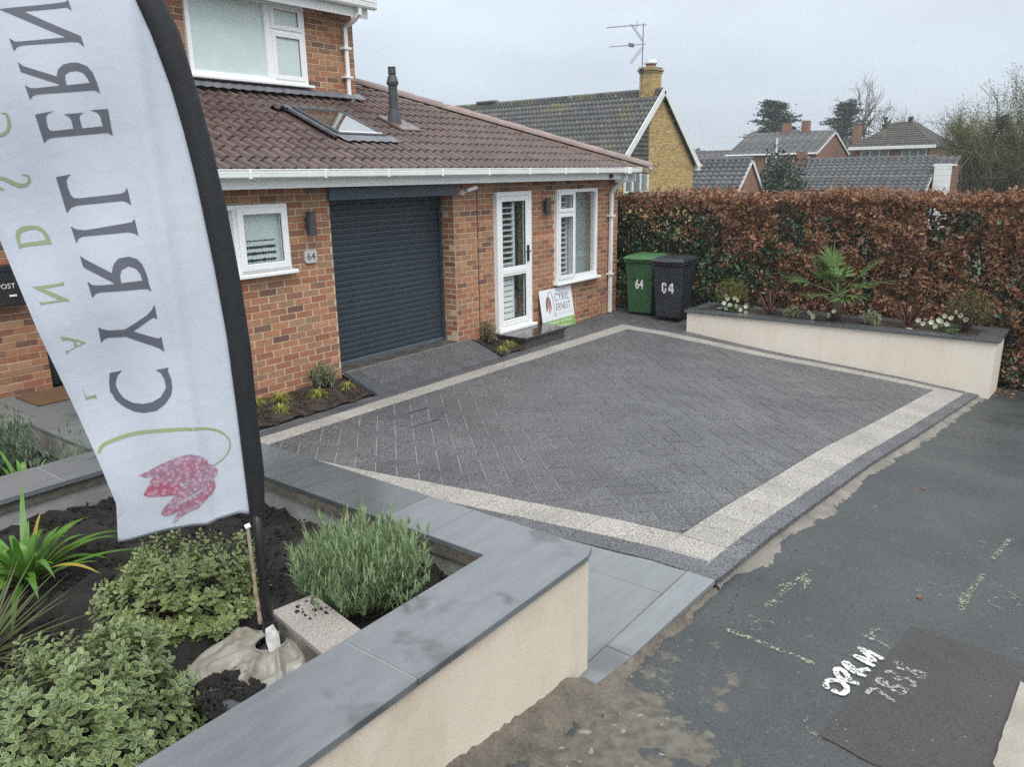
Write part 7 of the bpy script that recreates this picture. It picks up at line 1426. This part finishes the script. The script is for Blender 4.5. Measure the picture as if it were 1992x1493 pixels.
M['cedar'] = leafmat('dark_cedar_needles', [(0, (.030, .052, .038)), (.5, (.045, .07, .05)), (1, (.06, .085, .06))], rough=.7, trans=.1)
def cedar(label, c, h, w_, seed, n=9000, skew=0):
    rg = np.random.default_rng(seed); t = thing('cedar_tree', label, 'tree', c, 'dark cedars on the skyline'); MB().tube([c, (c[0], c[1], c[2] + h * .5), (c[0], c[1], c[2] + h * .93)], [.45, .3, .08], 8).build('trunk', M['bark'], t, smooth=True)
    P, br = [], MB(); nb_ = 17
    for k in range(nb_):
        f = .25 + .75 * k / (nb_ - 1); z = c[2] + h * f; wd = w_ * (.55 + .45 * math.sin(math.pi * min(1, f * .9 + .12))) * rg.uniform(.6, 1.05) * (1 if f < .85 else .62)
        for s_ in range(4):
            a = rg.uniform(0, 6.28); e_ = np.array([c[0] + math.cos(a) * wd, c[1] + math.sin(a) * wd, z + rg.uniform(-.1, .5)]); br.tube([(c[0], c[1], z - .4), e_], [.1, .03], 4, False); m_ = n // (nb_ * 4); q = rg.random(m_) ** .6
            P.append(np.array([c[0], c[1], z])[None] * (1 - q[:, None]) + e_[None] * q[:, None] + rg.normal(0, 1, (m_, 3)) * np.array([.55, .55, .15]) * (w_ / 4.2))
    br.build('branches', M['bark'], t); P = np.concatenate(P); n = len(P); V, F, rim = leaf_arrays(P, rdir(rg, n, -.2, .5), rdir(rg, n, .4, 1), .42 * w_ / 4.2, .24 * w_ / 4.2, .1, .1); tag(npmesh('crown', V, F, M['cedar'], t), kind='stuff')
cedar('broad dark cedar left of centre on the skyline behind the brown roofed house', (84.8, 30.0, .8), 8.3, 3.0, 321); cedar('flat topped dark cedar in front of the round bare tree', (87, 23.3, 1.2), 7.6, 2.5, 322)
M['dkleaf'] = leafmat('dark_evergreen_leaf', [(0, (.018, .035, .018)), (.5, (.03, .055, .025)), (1, (.045, .075, .035))], rough=.5, trans=.1); M['ltleaf'] = leafmat('light_bush_leaf', [(0, (.10, .14, .05)), (.5, (.15, .18, .06)), (1, (.08, .11, .04))], rough=.6, trans=.3)
def bush(name, label, c, rad, n, seed, m, ls, cat='bush'):
    rg = np.random.default_rng(seed); t = thing(name, label, cat, c); u = rdir(rg, n); lump = 1 + .22 * np.sin(4 * u[:, 0] + seed) * np.sin(5 * u[:, 2]) + .15 * np.sin(8 * u[:, 1]); P = np.array(c) + np.array([0, 0, rad[2]]) + u * np.array(rad) * (lump * rg.uniform(.55, 1.05, n))[:, None]
    V, F, rim = leaf_arrays(P, rdir(rg, n), unit(u + rg.normal(0, .5, (n, 3))), ls, ls * .6, .12, .12); tag(npmesh('leaves', V, F, m, t), kind='stuff'); MB().tube([c, (c[0], c[1], c[2] + rad[2])], .08, 6).build('stem', M['bark'], t); return t
bush('evergreen_bush', 'dark ivy clad evergreen between the two garages', (40.5, 13.9, -2), (1.2, 1.55, 2.45), 7000, 331, M['dkleaf'], .2)
bush('evergreen_bush', 'dark evergreen mound in front of the far house walls', (47, 15.6, -1.5), (1.5, 1.6, 2.2), 5000, 332, M['dkleaf'], .22)
bush('garden_bush', 'light green bush between the far house and the hipped house', (64, 16.4, -.5), (1.6, 1.7, 2.3), 5000, 333, M['ltleaf'], .22)
bush('conifer', 'slim dark conifer beside the hipped roof', (75, 16.6, .5), (.8, .9, 3.0), 3000, 334, M['dkleaf'], .3, 'tree')
bush('undergrowth', 'low dull green scrub under the willows', (47.5, 3.4, -2.2), (2.0, 2.6, 1.9), 9000, 335, M['ltleaf'], .14)
bush('undergrowth', 'dark scrub behind the hedge at the foot of the willows', (52, 3.5, -2.1), (1.5, 4.2, 2.3), 8000, 336, M['dkleaf'], .2)
rg = np.random.default_rng(77); n = 16000; yy = rg.uniform(-30, 110, n); xx = 135 + rg.normal(0, 5, n) + 4 * np.sin(yy * .2); P = np.stack([xx, yy, 2 + rg.random(n) * (3.1 + 1.1 * np.sin(yy * .31) + .6 * np.sin(yy * .9))], 1); V, F, rim = leaf_arrays(P, rdir(rg, n), rdir(rg, n, .1, 1), 1.0, .6, .1, .1); tag(npmesh('far_treeline', V, F, M['dkleaf']), kind='stuff')
# ------------------------------------------------------------------ damp air
HAZE = .0011
if HAZE:
    hm = bpy.data.materials.new('haze'); hm.use_nodes = True; hn_ = hm.node_tree; hn_.nodes.clear(); pv = hn_.nodes.new('ShaderNodeVolumePrincipled'); pv.inputs['Color'].default_value = (.93, .97, 1, 1); pv.inputs['Density'].default_value = HAZE; pv.inputs['Anisotropy'].default_value = .1
    ho = hn_.nodes.new('ShaderNodeOutputMaterial'); hn_.links.new(pv.outputs[0], ho.inputs['Volume'])
    tag(MB().box(-1600, 1600, -1600, 1600, -4.5, 16).build('haze', hm), kind='stuff')
